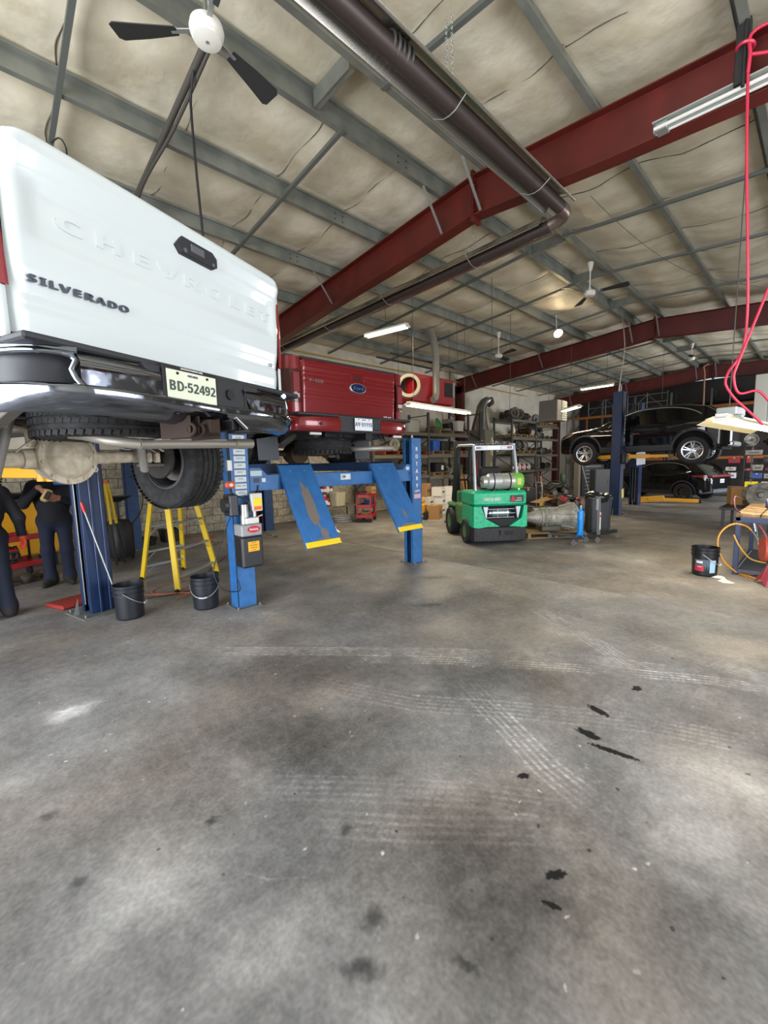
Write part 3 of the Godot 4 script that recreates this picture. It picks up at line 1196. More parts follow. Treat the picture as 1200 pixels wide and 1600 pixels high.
func build_white_pickup() -> void:
	var T := thing("pickup_truck", "white pickup truck raised high at the left, chrome bumper and tailgate towards us", "pickup truck", V(0.12, 0, -2.2), 22.0)
	var wp := paint("white paint", "cfd7d6", 0.25)
	var chrome := mat("chrome", "878d98", 0.1, 1.0)
	chrome.roughness_texture = noise_tex(0.03, 71, Color(0.06, 0.06, 0.06), Color(0.34, 0.34, 0.34), 256, 5, 0.45, 0.95)
	chrome.roughness = 1.0
	chrome.uv1_triplanar = true
	chrome.uv1_scale = Vector3.ONE * 1.4
	var blk := mat("black plastic", "26272a", 0.55)
	var rubber := mat("rubber", "242424", 0.8)
	grime(rubber, noise_tex(0.02, 72, Color(0.62, 0.60, 0.58), Color(1, 1, 1), 256, 5, 0.3, 0.65), 2.2)
	var redl := mat("red lens", "7e0a16", 0.12)
	redl.clearcoat_enabled = true
	var dusty := mat("dusty steel", "d2c8b3", 0.85)
	grime(dusty, noise_tex(0.02, 73, Color(0.84, 0.81, 0.77), Color(1, 1, 1), 256, 5, 0.2, 0.7), 2.0)
	var dark := mat("underbody", "33302c", 0.9)
	var rust := mat("rusty bracket", "2b1d14", 0.9)
	# body ahead of the tailgate
	var P := {"z0": -5.7, "z1": -0.03, "top": [[-5.7, 2.55], [-5.6, 2.78], [-4.3, 2.95], [-3.7, 3.45], [-2.2, 3.5], [-2.02, 3.4], [-1.98, 2.9], [-0.03, 2.885]], "hw": [[-5.7, 0.7], [-5.5, 0.86], [-4.5, 0.9], [-0.6, 0.885], [-0.16, 0.865], [-0.03, 0.83]], "belt": [[-6, 2.88], [0, 2.88]], "tumble": 0.25, "tuck_y": 2.3, "tuck": 0.15, "crown": 0.0, "round": 0.04, "bot": [[-5.7, 2.1], [0, 2.12]], "arches": [[-1.15, 1.95, 0.5], [-4.75, 1.95, 0.5]]}
	var b := shell(P)
	var sh := MB.new()
	sh.xf = Transform3D(Basis.IDENTITY, V(0.8, 0, 0))
	b.xf = sh.xf
	var moved := MB.new()
	for i in b.v.size():
		moved.v.append(b.v[i] + V(0.8, 0, 0))
	moved.n = b.n
	moved.marks = []
	moved.ix = b.ix
	obj("body", moved, wp, T)
	# tailgate
	var prof := [[2.152, 0.0], [2.285, 0.014], [2.305, -0.004], [2.33, 0.004], [2.355, 0.022], [2.54, 0.034], [2.74, 0.034], [2.79, 0.044], [2.845, 0.066], [2.885, 0.07], [2.9, 0.05]]
	var stamp := func(x: float, y: float) -> float:
		var ex := smoothstep(0.05, 0.12, minf(x, 1.6 - x))
		var ey := smoothstep(2.49, 2.56, y) * (1.0 - smoothstep(2.70, 2.76, y))
		return -0.014 * ex * ey + 0.004 * sin(PI * x / 1.6)
	var tg := obj("tailgate", tail_panel(0.004, 1.598, prof, 0.075, stamp), wp, T)
	letters(tg, "stamped_letters", "CHEVROLET", 0.085, 0.012, wp, V(0.84, 2.628, 0.023), Basis.IDENTITY, 2.4, "Droid Sans", true, 5)
	b = MB.new()
	b.at(V(0, 0, 0.045)).prism(P2([0.735, 2.775, 0.775, 2.838, 0.985, 2.838, 1.02, 2.81, 1.02, 2.765, 0.99, 2.745, 0.77, 2.745]), -0.02, 0.022, 0.008)
	var hd := obj("tailgate_handle", b, blk, T, "black plastic tailgate handle")
	b = MB.new()
	b.box(V(0.875, 2.795, 0.068), V(0.09, 0.04, 0.008), 0.003)
	b.cyl(V(0.79, 2.765, 0.062), V(0.79, 2.765, 0.072), 0.011)
	b.box(V(0.985, 2.765, 0.068), V(0.018, 0.018, 0.006), 0.002)
	obj("latch_and_lock", b, mat("grey trim", "7c8087", 0.3, 0.6), hd)
	letters(T, "model_badge", "SILVERADO", 0.042, 0.01, mat("badge grey", "5f6672", 0.3, 0.6), V(0.262, 2.362, 0.03), Basis.IDENTITY, 1.75, "Droid Sans", true, 2)
	letters(T, "trim_badge", "LT", 0.03, 0.008, mat("badge chrome", "b9bdc4", 0.2, 0.9), V(1.5, 2.315, 0.02), Basis.IDENTITY, 1.2)
	# tail lamps round the body corners
	for s in [-1.0, 1.0]:
		var rows := []
		for j in 9:
			var y := lerpf(2.315, 2.76, j / 8.0)
			var row := PackedVector3Array()
			for q in [[0.806, 0.014], [0.825, 0.016], [0.845, 0.004], [0.862, -0.03], [0.874, -0.12], [0.88, -0.24]]:
				row.append(V(0.8 + s * (q[0] - 0.006 * absf(j - 4.0) / 4.0), y, q[1]))
			rows.append(row)
		b = MB.new()
		b.grid(rows, false, false, V(s * 0.3, 0, 1))
		var tl := obj("tail_lamp", b, redl, T, "red tail lamp")
		b = MB.new()
		for yy in [[2.43, 0.05], [2.62, 0.05]]:
			b.box(V(0.8 + s * 0.872, yy[0], -0.08), V(0.012, yy[1], 0.08), 0.003)
		obj("lamp_lens", b, mat("clear lens", "c8a8ae", 0.1), tl)
		# painted corner below the lamp
		b = MB.new()
		rows = []
		for j in 5:
			var y := lerpf(2.12, 2.315, j / 4.0)
			var row := PackedVector3Array()
			for q in [[0.806, 0.0], [0.825, 0.004], [0.845, -0.006], [0.862, -0.04], [0.872, -0.13]]:
				row.append(V(0.8 + s * q[0], y, q[1]))
			rows.append(row)
		b.grid(rows, false, false, V(s * 0.3, 0, 1))
		obj("corner_panel", b, wp, T)
		b = MB.new()
		rows = []
		for j in 3:
			var y := lerpf(2.76, 2.885, j / 2.0)
			var row := PackedVector3Array()
			for q in [[0.806, 0.0], [0.825, 0.004], [0.845, -0.006], [0.862, -0.04], [0.872, -0.13]]:
				row.append(V(0.8 + s * q[0], y, q[1]))
			rows.append(row)
		b.grid(rows, false, false, V(s * 0.3, 0, 1))
		obj("corner_panel", b, wp, T)
	# bumper: chrome wings with step pockets, black middle
	b = MB.new()
	var lowz := [[0.0, 0.20], [0.3, 0.26], [0.75, 0.24], [0.95, 0.12], [1.02, -0.12]]
	for s in [-1.0, 1.0]:
		var rows := []
		for q in [[0.0, 0.2], [0.2, 0.215], [0.4, 0.22], [0.58, 0.2], [0.71, 0.15], [0.8, 0.06], [0.85, -0.08], [0.87, -0.3]]:
			var row := PackedVector3Array()
			for h in [[1.825, -0.10], [1.838, -0.035], [1.862, 0.0], [1.895, 0.022], [1.925, 0.03], [1.94, 0.02], [1.947, -0.012]]:
				row.append(V(0.8 + s * q[0], h[0] + 0.012 * q[0] - (0.012 * s * q[0] if h[0] < 1.88 else 0.0), q[1] + h[1]))
			rows.append(row)
		b.grid(rows, false, false, V(s * 0.2, 0, 1))
	var bm := obj("bumper", b, chrome, T, "chrome rear bumper smeared with road dust")
	for s in [-1.0, 1.0]:
		b = MB.new()
		# upper wing with the corner step pocket as an opening
		var X0 := 0.30
		var rows := []
		for i in 15:
			var t := float(i) / 14.0
			var row := PackedVector3Array()
			for j in 5:
				var y := lerpf(1.945, 2.085, j / 4.0)
				var xa := X0 - 0.08 * (y - 1.945) / 0.14 * 1.0
				var q := lerpf(xa, 0.66, t)
				row.append(V(0.8 + s * q, y, pl([[0.0, 0.19], [0.4, 0.19], [0.67, 0.17], [0.82, 0.12]], q) - 0.006 - 0.03 * pow(maxf(0.0, (y - 2.05) / 0.035), 2.0)))
			rows.append(row)
		b.grid(rows, false, false, V(0, 0, 1))
		var fr := [V(0.8 + s * 0.655, 1.945, 0.165), V(0.8 + s * 0.685, 2.0, 0.15), V(0.8 + s * 0.672, 2.06, 0.15), V(0.8 + s * 0.78, 2.072, 0.09), V(0.8 + s * 0.84, 2.072, -0.05), V(0.8 + s * 0.87, 2.07, -0.3)]
		b.tube(fr, 0.014, 8)
		b.tube([V(0.8 + s * 0.66, 2.085, 0.15), V(0.8 + s * 0.77, 2.09, 0.08), V(0.8 + s * 0.85, 2.088, -0.08), V(0.8 + s * 0.87, 2.085, -0.3)], 0.018, 8)
		obj("bumper_wing", b, chrome, bm)
		b = MB.new()
		rows = []
		for q in [[0.62, 0.10], [0.70, 0.075], [0.77, 0.03], [0.82, -0.04], [0.85, -0.3]]:
			var row := PackedVector3Array()
			row.append(V(0.8 + s * q[0], 1.94, q[1] + 0.05))
			row.append(V(0.8 + s * q[0], 1.95, q[1]))
			row.append(V(0.8 + s * q[0], 2.07, q[1]))
			rows.append(row)
		b.grid(rows, false, false, V(0, 0, 1))
		obj("corner_step", b, blk, bm, "black corner step pocket")
	b = MB.new()
	# black centre: step pad on top, slanted ends, recess for the plate
	b.at(V(0.8, 0, 0)).prism(P2([-0.39, 2.1, 0.39, 2.1, 0.315, 1.95, 0.25, 1.925, -0.25, 1.925, -0.315, 1.95]), 0.10, 0.172, 0.01)
	b.xf = Transform3D.IDENTITY
	b.box(V(0.8, 2.108, 0.05), V(1.68, 0.03, 0.2), 0.008)
	b.box(V(1.06, 2.015, 0.17), V(0.015, 0.15, 0.02), 0.003)
	var cen := obj("bumper_pad", b, blk, bm)
	b = MB.new()
	b.cyl(V(0.935, 2.02, 0.16), V(0.935, 2.02, 0.185), 0.032, 0.028, 18)
	b.cyl(V(0.50, 2.05, 0.16), V(0.50, 2.05, 0.18), 0.022, 0.018, 14)
	b.box(V(0.49, 2.0, 0.17), V(0.05, 0.012, 0.012), 0.002)
	b.box(V(1.09, 2.015, 0.168), V(0.02, 0.02, 0.01), 0.002)
	obj("socket_cover", b, mat("socket black", "151517", 0.4), cen)
	number_plate(T, V(0.665, 2.013, 0.185), 0.305, 0.15, "BD·52492", true, "d8dcc4")
	# hitch receiver, ball mount
	b = MB.new()
	b.box(V(0.72, 1.82, 0.10), V(0.07, 0.07, 0.34), 0.006)
	b.box(V(0.72, 1.90, -0.02), V(0.9, 0.06, 0.08), 0.008)
	for x in [0.6, 0.655, 0.79]:
		b.box(V(x, 1.815, 0.12), V(0.008, 0.11, 0.22), 0.002)
	b.ring(V(0.60, 1.80, 0.23), V(1, 0, 0), 0.026, 0.008, 14, 6)
	b.ring(V(0.655, 1.80, 0.23), V(1, 0, 0), 0.026, 0.008, 14, 6)
	b.cyl(V(0.66, 1.83, 0.24), V(0.70, 1.84, 0.24), 0.008, -1, 8)
	obj("hitch_receiver", b, rust, T, "rusty hitch receiver")
	b = MB.new()
	b.box(V(0.86, 1.835, 0.2), V(0.05, 0.06, 0.16), 0.006)
	b.box(V(0.90, 1.80, 0.3), V(0.10, 0.015, 0.16), 0.004)
	b.bar(V(0.86, 1.87, 0.27), V(0.91, 1.80, 0.31), 0.07, 0.012)
	var bmn := obj("ball_mount", b, mat("black steel", "1d1d1f", 0.5, 0.3), T)
	b = MB.new()
	b.bar(V(0.862, 1.878, 0.275), V(0.905, 1.815, 0.316), 0.055, 0.002, V(0.3, 0.5, 0.8))
	obj("warning_label", b, mat("label white", "d9d6d0", 0.6), bmn)
	# underside: floor, frame rails, axle, springs, exhaust, spare
	b = MB.new()
	b.box(V(0.8, 2.16, -2.4), V(1.7, 0.08, 4.7))
	b.box(V(0.8, 2.0, -0.02), V(1.5, 0.14, 0.1), 0.01)
	for x in [0.3, 1.3]:
		b.box(V(x, 2.02, -2.6), V(0.08, 0.14, 5.0), 0.01)
	for z in [-0.4, -1.0, -1.7, -2.6]:
		b.box(V(0.8, 2.04, z), V(1.05, 0.08, 0.1), 0.01)
	obj("underbody", b, dark, T)
	b = MB.new()
	var zc := -1.15
	b.cyl(V(-0.1, 1.675, zc), V(0.62, 1.69, zc), 0.047, 0.05, 20)
	b.cyl(V(0.86, 1.695, zc), V(1.5, 1.715, zc), 0.045, 0.042, 20)
	b.cyl(V(0.50, 1.688, zc), V(0.6, 1.69, zc), 0.062, 0.07, 18)
	b.cyl(V(0.62, 1.69, zc), V(0.66, 1.69, zc), 0.075, 0.10, 18)
	b.cyl(V(0.90, 1.697, zc), V(0.84, 1.695, zc), 0.06, 0.10, 18)
	var ax := obj("axle", b, dusty, T, "dust-covered rear axle")
	b = MB.new()
	var dz := V(0, 0, 1)
	var c0 := V(0.735, 1.70, zc - 0.02)
	b.lathe_at(c0, dz, [Vector2(0, -0.2), Vector2(0.06, -0.2), Vector2(0.11, -0.12), Vector2(0.158, -0.05), Vector2(0.165, 0.04), Vector2(0.165, 0.075), Vector2(0.182, 0.08), Vector2(0.182, 0.102), Vector2(0.178, 0.107), Vector2(0.147, 0.107), Vector2(0.140, 0.114), Vector2(0.13, 0.150), Vector2(0.112, 0.168), Vector2(0.06, 0.178), Vector2(0, 0.18)], 40)
	for i in 10:
		var a := TAU * i / 10 + 0.2
		b.cyl(c0 + V(cos(a) * 0.163, sin(a) * 0.163, 0.105), c0 + V(cos(a) * 0.163, sin(a) * 0.163, 0.119), 0.0115, -1, 6)
	b.cyl(c0 + V(0.09, -0.01, 0.16), c0 + V(0.09, -0.01, 0.186), 0.013, -1, 6)
	b.box(c0 + V(-0.17, 0.1, 0.03), V(0.06, 0.07, 0.04), 0.01)
	b.ring(c0 + V(0.165, -0.085, 0.09), dz, 0.014, 0.007, 12, 6)
	obj("differential", b, dusty, ax, "round dust-covered differential cover ringed with bolts")
	b = MB.new()
	for x in [0.22, 1.38]:
		var pts := [V(x, 1.98, -0.35), V(x, 1.86, -0.7), V(x, 1.79, -1.15), V(x, 1.84, -1.6), V(x, 1.96, -2.0)]
		for i in 4:
			b.bar(pts[i], pts[i + 1], 0.065, 0.035, Vector3.UP, 0.004)
		for dx in [-0.045, 0.045]:
			b.tube([V(x + dx, 1.8, -1.1), V(x + dx, 1.64, -1.1), V(x + dx * 0.6, 1.63, -1.1)], 0.008, 6, false)
			b.tube([V(x + dx, 1.8, -1.21), V(x + dx, 1.64, -1.21)], 0.008, 6, false)
		b.box(V(x, 1.64, -1.15), V(0.13, 0.02, 0.17), 0.004)
	obj("leaf_spring", b, mat("grey steel", "6c675f", 0.8, 0.2), T)
	b = MB.new()
	b.cyl(V(1.25, 1.6, -1.05), V(1.14, 2.0, -0.95), 0.03, -1, 14)
	b.cyl(V(1.253, 1.59, -1.05), V(1.23, 1.68, -1.03), 0.022, -1, 12)
	b.cyl(V(0.32, 1.58, -1.05), V(0.4, 2.0, -0.95), 0.03, -1, 14)
	obj("shock_absorber", b, mat("shock grey", "8a8780", 0.6, 0.3), T)
	b = MB.new()
	b.tube([V(0.0, 1.72, -1.12), V(0.1, 1.82, -1.0), V(0.32, 1.87, -0.95), V(0.5, 1.86, -1.05), V(0.53, 1.77, -1.1)], 0.016, 8)
	b.tube([V(0.46, 1.73, -1.1), V(0.6, 1.84, -1.0), V(0.9, 1.8, -1.02), V(1.15, 1.76, -1.08), V(1.3, 1.78, -1.1), V(1.42, 1.73, -1.1)], 0.006, 5)
	b.tube([V(1.2, 1.77, -1.05), V(1.3, 1.8, -1.0), V(1.4, 1.75, -1.02), V(1.48, 1.8, -1.1)], 0.008, 5)
	for x in [1.3, 1.37]:
		b.box(V(x, 1.70, -1.06), V(0.04, 0.08, 0.05), 0.012)
	obj("brake_line", b, dusty, T)
	# spare under the bed
	b = MB.new()
	b.at(V(0.75, 1.915, -0.62)).lathe(tire_profile(0.40, 0.22, 0.245, [-0.5, -0.17, 0.17, 0.5], 0.008), 64)
	var sp := obj("spare_tire", b, rubber, T, "spare tire slung flat under the bed")
	b = MB.new()
	b.at(V(0.75, 1.915, -0.62))
	lugs(b, 0.40, 0.245, 60, [[-0.84, 0.13, 0.0], [0.84, 0.13, 0.5], [-0.33, 0.12, 0.25], [0.33, 0.12, 0.75], [0.0, 0.11, 0.0]], 0.005, 0.3)
	obj("tread_block", b, rubber, sp).set_meta("kind", "stuff")
	b = MB.new()
	b.at(V(0.75, 1.87, -0.62)).lathe([Vector2(0, -0.09), Vector2(0.05, -0.09), Vector2(0.09, -0.03), Vector2(0.18, -0.03), Vector2(0.215, -0.07), Vector2(0.228, -0.07), Vector2(0.222, 0.05)], 32)
	obj("spare_rim", b, dusty, sp)
	b = MB.new()
	b.box(V(1.05, 1.79, -0.28), V(0.5, 0.012, 0.1), 0.003, Basis(V(0, 0, 1), 0.03))
	b.cyl(V(0.72, 1.755, -0.34), V(1.58, 1.785, -0.30), 0.031, 0.031, 18)
	b.lathe_at(V(1.44, 1.78, -0.305), V(0.86, 0.03, 0.03), [Vector2(0.026, 0.13), Vector2(0.033, 0.0), Vector2(0.037, 0.0), Vector2(0.037, 0.17), Vector2(0.03, 0.17), Vector2(0.03, 0.0)], 18)
	b.tube([V(0.73, 1.755, -0.34), V(0.62, 1.77, -0.42), V(0.54, 1.86, -0.9), V(0.5, 1.9, -1.6)], 0.031, 10)
	b.box(V(1.0, 1.85, -0.32), V(0.03, 0.15, 0.015), 0.003)
	obj("tailpipe", b, mat("pipe steel", "a59f94", 0.5, 0.6), T)
	var al := mat("wheel inside", "434345", 0.6, 0.4)
	wheel(T, V(1.62, 1.675, -1.15), 1.0, 0.405, 0.235, 0.29, "truck", rubber, al)
	wheel(T, V(-0.02, 1.665, -1.15), -1.0, 0.405, 0.235, 0.29, "truck", rubber, al)
	wheel(T, V(1.62, 1.675, -4.75), 1.0, 0.405, 0.235, 0.29, "truck", rubber, al)
	wheel(T, V(-0.02, 1.665, -4.75), -1.0, 0.405, 0.235, 0.29, "truck", rubber, al)
	b = MB.new()
	b.cyl(V(1.44, 1.7, -1.15), V(1.47, 1.7, -1.15), 0.17, -1, 30)
	b.ring(V(1.465, 1.7, -1.15), V(1, 0, 0), 0.16, 0.012, 30, 6)
	b.cyl(V(1.42, 1.75, -1.0), V(1.46, 1.75, -1.0), 0.03, -1, 10)
	obj("brake_backing_plate", b, dark, T)
	b = MB.new()
	var Q := P.duplicate()
	var lin := MB.new()
	for a in P.arches:
		for s in [-1.0, 1.0]:
			arch_liner(lin, P, a, s, 0.4)
	for i in lin.v.size():
		lin.v[i] += V(0.8, 0, 0)
	obj("wheel_well", lin, dark, T)

func number_plate(T: Node3D, c: Vector3, w: float, h: float, s: String, frame: bool, hex: String) -> void:
	var b := MB.new()
	if frame:
		b.box(c, V(w + 0.035, h + 0.045, 0.012), 0.004)
	else:
		b.box(c, V(w + 0.006, h + 0.006, 0.008), 0.002)
	var fr := obj("plate_frame", b, mat("plate frame black", "1a1a1c", 0.4), T)
	b = MB.new()
	b.box(c + V(0, 0, 0.007), V(w, h, 0.004), 0.0015)
	var p := obj("number_plate", b, mat("plate " + hex, hex, 0.5), fr)
	letters(p, "plate_letters", s, h * 0.46, 0.003, mat("plate ink " + ("g" if frame else "b"), "3d4a42" if frame else "33475e", 0.6), c + V(0, -0.002, 0.0105), Basis.IDENTITY, 1.0)
	letters(p, "plate_province", "ONTARIO", h * 0.1, 0.002, mat("plate ink b", "33475e", 0.6), c + V(0, h * 0.38, 0.0105))
	if frame:
		letters(p, "frame_letters", "RAFIHAUTOGROUP.COM", 0.012, 0.002, mat("label white", "d9d6d0", 0.6), c + V(0, h / 2 + 0.012, 0.007))
		letters(p, "frame_letters", "RAFIHAUTOGROUP.COM", 0.011, 0.002, mat("label white", "d9d6d0", 0.6), c + V(-0.03, -h / 2 - 0.012, 0.007))
		b = MB.new()
		b.box(c + V(w / 2 - 0.03, -h / 2 - 0.012, 0.007), V(0.06, 0.018, 0.002))
		obj("frame_sticker", b, mat("sticker green", "1fa878", 0.6), fr)
	b = MB.new()
	for x in [-0.3, 0.3]:
		b.cyl(c + V(x * w, h * 0.4, 0.008), c + V(x * w, h * 0.4, 0.014), 0.007, -1, 8)
	obj("plate_bolt", b, mat("black steel", "1d1d1f", 0.5, 0.3), p)

func shifted(b: MB, d: Vector3) -> MB:
	for i in b.v.size():
		b.v[i] += d
	return b

func build_red_pickup() -> void:
	# origin on the floor below the middle of its tailgate
	var T := thing("pickup_truck", "dark red pickup truck on the blue four-post lift, tailgate towards us", "pickup truck", V(3.47, 0, -4.22))
	var red := paint("red paint", "78060f", 0.3)
	red.metallic = 0.25
	var blk := mat("black plastic", "26272a", 0.55)
	var dark := mat("underbody", "33302c", 0.9)
	var rubber: Material = M["rubber"]
	var P := {"z0": -5.6, "z1": -0.03, "top": [[-5.6, 2.55], [-5.5, 2.75], [-4.2, 2.9], [-3.7, 3.4], [-2.1, 3.45], [-1.9, 3.35], [-1.85, 2.855], [-0.03, 2.85]], "hw": [[-5.6, 0.75], [-5.4, 0.93], [-4.5, 0.97], [-0.6, 0.97], [-0.2, 0.955], [-0.03, 0.90]], "belt": [[-6, 2.85], [0, 2.85]], "tumble": 0.25, "tuck_y": 2.35, "tuck": 0.12, "crown": 0.0, "round": 0.03, "bot": [[-5.6, 2.08], [0, 2.12]], "arches": [[-1.3, 2.0, 0.5], [-4.8, 2.0, 0.5]]}
	obj("body", shell(P), red, T)
	var prof := [[2.205, 0.0], [2.43, 0.012], [2.445, 0.004], [2.46, 0.018], [2.70, 0.024], [2.72, 0.016], [2.74, 0.03], [2.80, 0.03], [2.83, 0.02]]
	var stamp := func(x: float, y: float) -> float:
		var g := 0.0
		for l in [2.60, 2.66, 2.70]:
			g -= 0.006 * exp(-pow((y - l) / 0.006, 2.0)) * smoothstep(0.05, 0.3, absf(x))
		return g + 0.006 * cos(x * 1.6)
	var tg := obj("tailgate", tail_panel(-0.765, 0.765, prof, 0.02, stamp, 70, 60), red, T)
	var b := MB.new()
	b.box(V(0, 2.845, -0.02), V(1.54, 0.03, 0.09), 0.008)
	for s in [-1.0, 1.0]:
		b.box(V(s * 0.86, 2.862, -0.9), V(0.12, 0.03, 1.7), 0.008)
	obj("bed_rail_cap", b, blk, T)
	b = MB.new()
	b.at(V(0.06, 2.70, 0.03)).prism(P2([-0.11, 0.045, 0.11, 0.045, 0.12, 0.0, 0.10, -0.045, -0.10, -0.045, -0.12, 0.0]), -0.01, 0.012, 0.006)
	var hd := obj("tailgate_handle", b, red, T)
	b = MB.new()
	b.box(V(0.06, 2.70, 0.042), V(0.13, 0.05, 0.006), 0.003)
	obj("handle_cup", b, mat("dark red", "3d070b", 0.4), hd)
	b = MB.new()
	var keep := b.xf
	b.xf = Transform3D(Basis.from_scale(V(1, 0.48, 1)), V(0.07, 2.575, 0.028))
	b.lathe_at(Vector3.ZERO, V(0, 0, 1), [Vector2(0, 0), Vector2(0.135, 0), Vector2(0.13, 0.012), Vector2(0.12, 0.014), Vector2(0.118, 0.01), Vector2(0, 0.01)], 36)
	var ov := obj("oval_badge", b, M["badge chrome"], tg)
	b = MB.new()
	b.xf = Transform3D(Basis.from_scale(V(1, 0.45, 1)), V(0.07, 2.575, 0.038))
	b.cyl(Vector3.ZERO, V(0, 0, 0.003), 0.117, -1, 36)
	obj("badge_field", b, mat("badge blue", "12214e", 0.2), ov)
	letters(tg, "badge_letters", "Ford", 0.05, 0.004, M["badge chrome"], V(0.07, 2.572, 0.043), Basis(V(1, 0, 0), V(0.2, 1, 0), V(0, 0, 1)), 1.5, "Droid Serif")
	letters(T, "model_badge", "F-150", 0.052, 0.01, M["badge chrome"], V(-0.56, 2.60, 0.022), Basis.IDENTITY, 1.6)
	letters(T, "trim_badge", "XTR 4x4", 0.026, 0.006, mat("label white", "d9d6d0", 0.6), V(0.6, 2.245, 0.012), Basis.IDENTITY, 1.5)
	for s in [-1.0, 1.0]:
		# corner of the bed, lamp set in it
		for yy in [[2.205, 2.34], [2.70, 2.85]]:
			b = MB.new()
			var rows := []
			for j in 4:
				var y := lerpf(yy[0], yy[1], j / 3.0)
				var row := PackedVector3Array()
				for q in [[0.77, 0.012], [0.83, 0.016], [0.89, -0.005], [0.93, -0.06], [0.96, -0.2]]:
					row.append(V(s * q[0], y, q[1]))
				rows.append(row)
			b.grid(rows, false, false, V(s * 0.3, 0, 1))
			obj("corner_panel", b, red, T)
		b = MB.new()
		var rows := []
		for j in 7:
			var y := lerpf(2.335, 2.705, j / 6.0)
			var bow := 0.012 * sin(PI * j / 6.0)
			var row := PackedVector3Array()
			for q in [[0.772, 0.02], [0.83, 0.026], [0.895, 0.006], [0.94, -0.055], [0.965, -0.16], [0.968, -0.26]]:
				row.append(V(s * (q[0] + bow * 0.4), y, q[1] + bow * 0.4))
			rows.append(row)
		b.grid(rows, false, false, V(s * 0.4, 0, 1))
		var lens := mat("smoked lens", "4a2a26", 0.08)
		var tl := obj("tail_lamp", b, lens, T, "tail lamp with clear and red lenses")
		b = MB.new()
		b.box(V(s * 0.84, 2.56, 0.03), V(0.085, 0.22, 0.012), 0.004)
		obj("red_lens", b, M["red lens"], tl)
		b = MB.new()
		b.box(V(s * 0.84, 2.41, 0.03), V(0.08, 0.05, 0.012), 0.004)
		obj("reverse_lens", b, mat("clear lens", "c8a8ae", 0.1), tl)
	# bumper: red corners, black middle and top pad
	b = MB.new()
	for s in [-1.0, 1.0]:
		var rows := []
		for q in [[0.33, 0.16], [0.5, 0.165], [0.72, 0.15], [0.86, 0.10], [0.94, 0.02], [0.97, -0.12], [0.975, -0.35]]:
			var row := PackedVector3Array()
			for h in [[2.005, -0.03], [2.02, 0.0], [2.09, 0.012], [2.16, 0.008], [2.175, -0.01]]:
				row.append(V(s * q[0], h[0], q[1] + h[1]))
			rows.append(row)
		b.grid(rows, false, false, V(s * 0.3, 0, 1))
	var bm := obj("bumper", b, red, T, "red rear bumper with a black middle")
	b = MB.new()
	b.prism(P2([-0.36, 2.21, 0.36, 2.21, 0.33, 2.0, -0.33, 2.0]), 0.06, 0.165, 0.012)
	b.box(V(0, 2.195, 0.05), V(1.84, 0.035, 0.22), 0.01)
	b.prism(P2([0.17, 2.19, 0.31, 2.19, 0.31, 2.04, 0.17, 2.04]), 0.14, 0.175, 0.01)
	obj("bumper_pad", b, blk, bm)
	for x in [-0.62, 0.8]:
		b = MB.new()
		b.cyl(V(x, 2.09, 0.13 if x > 0 else 0.15), V(x, 2.09, 0.155 if x > 0 else 0.182), 0.02, -1, 14)
		obj("parking_sensor", b, mat("dark red", "3d070b", 0.4), bm)
	for x in [-0.62, 0.75]:
		b = MB.new()
		b.box(V(x, 1.985, 0.05), V(0.16, 0.03, 0.03), 0.006)
		obj("light_bar", b, mat("label white", "d9d6d0", 0.6), bm, "small white light under the bumper")
	number_plate(T, V(0.02, 2.105, 0.178), 0.29, 0.15, "AY·51115", false, "d9dde2")
	# underside
	b = MB.new()
	b.box(V(0, 2.16, -2.5), V(1.6, 0.08, 4.8))
	for x in [-0.5, 0.5]:
		b.box(V(x, 2.02, -2.6), V(0.08, 0.14, 5.0), 0.01)
	for z in [-0.25, -1.0, -1.8]:
		b.box(V(0, 2.02, z), V(1.05, 0.08, 0.1), 0.01)
	obj("underbody", b, dark, T)
	b = MB.new()
	b.box(V(0.12, 1.96, 0.0), V(0.07, 0.07, 0.3), 0.005)
	b.cyl(V(0.12, 1.96, 0.15), V(0.12, 1.96, 0.165), 0.06, -1, 16)
	b.box(V(0.1, 1.99, -0.1), V(1.0, 0.07, 0.07), 0.006)
	b.tube([V(-0.3, 1.98, 0.06), V(-0.3, 1.92, 0.1), V(-0.22, 1.92, 0.1), V(-0.22, 1.98, 0.06)], 0.01, 6, false)
	b.tube([V(0.38, 1.98, 0.06), V(0.38, 1.92, 0.1), V(0.46, 1.92, 0.1), V(0.46, 1.98, 0.06)], 0.01, 6, false)
	obj("hitch_receiver", b, mat("black steel", "1d1d1f", 0.5, 0.3), T)
	b = MB.new()
	b.at(V(-0.05, 1.88, -0.62)).lathe(tire_profile(0.39, 0.22, 0.24, [-0.4, 0.0, 0.4]), 48)
	lugs(b, 0.39, 0.24, 40, [[-0.8, 0.2, 0.0], [0.8, 0.2, 0.5]], 0.014, 0.3)
	var sp := obj("spare_tire", b, rubber, T)
	b = MB.new()
	b.at(V(-0.05, 1.84, -0.62)).lathe([Vector2(0, -0.05), Vector2(0.1, -0.05), Vector2(0.2, -0.07), Vector2(0.228, -0.07), Vector2(0.222, 0.05)], 32)
	obj("spare_rim", b, M["dusty steel"], sp)
	b = MB.new()
	b.cyl(V(-0.75, 1.80, -1.3), V(0.75, 1.80, -1.3), 0.045, -1, 18)
	b.ball(V(-0.1, 1.79, -1.3), V(0.17, 0.16, 0.17), 12)
	b.lathe_at(V(-0.1, 1.79, -1.14), V(0, 0, 1), [Vector2(0, -0.05), Vector2(0.15, -0.02), Vector2(0.15, 0.0), Vector2(0.11, 0.03), Vector2(0, 0.035)], 24)
	obj("axle", b, mat("axle brown", "50402f", 0.9), T)
	b = MB.new()
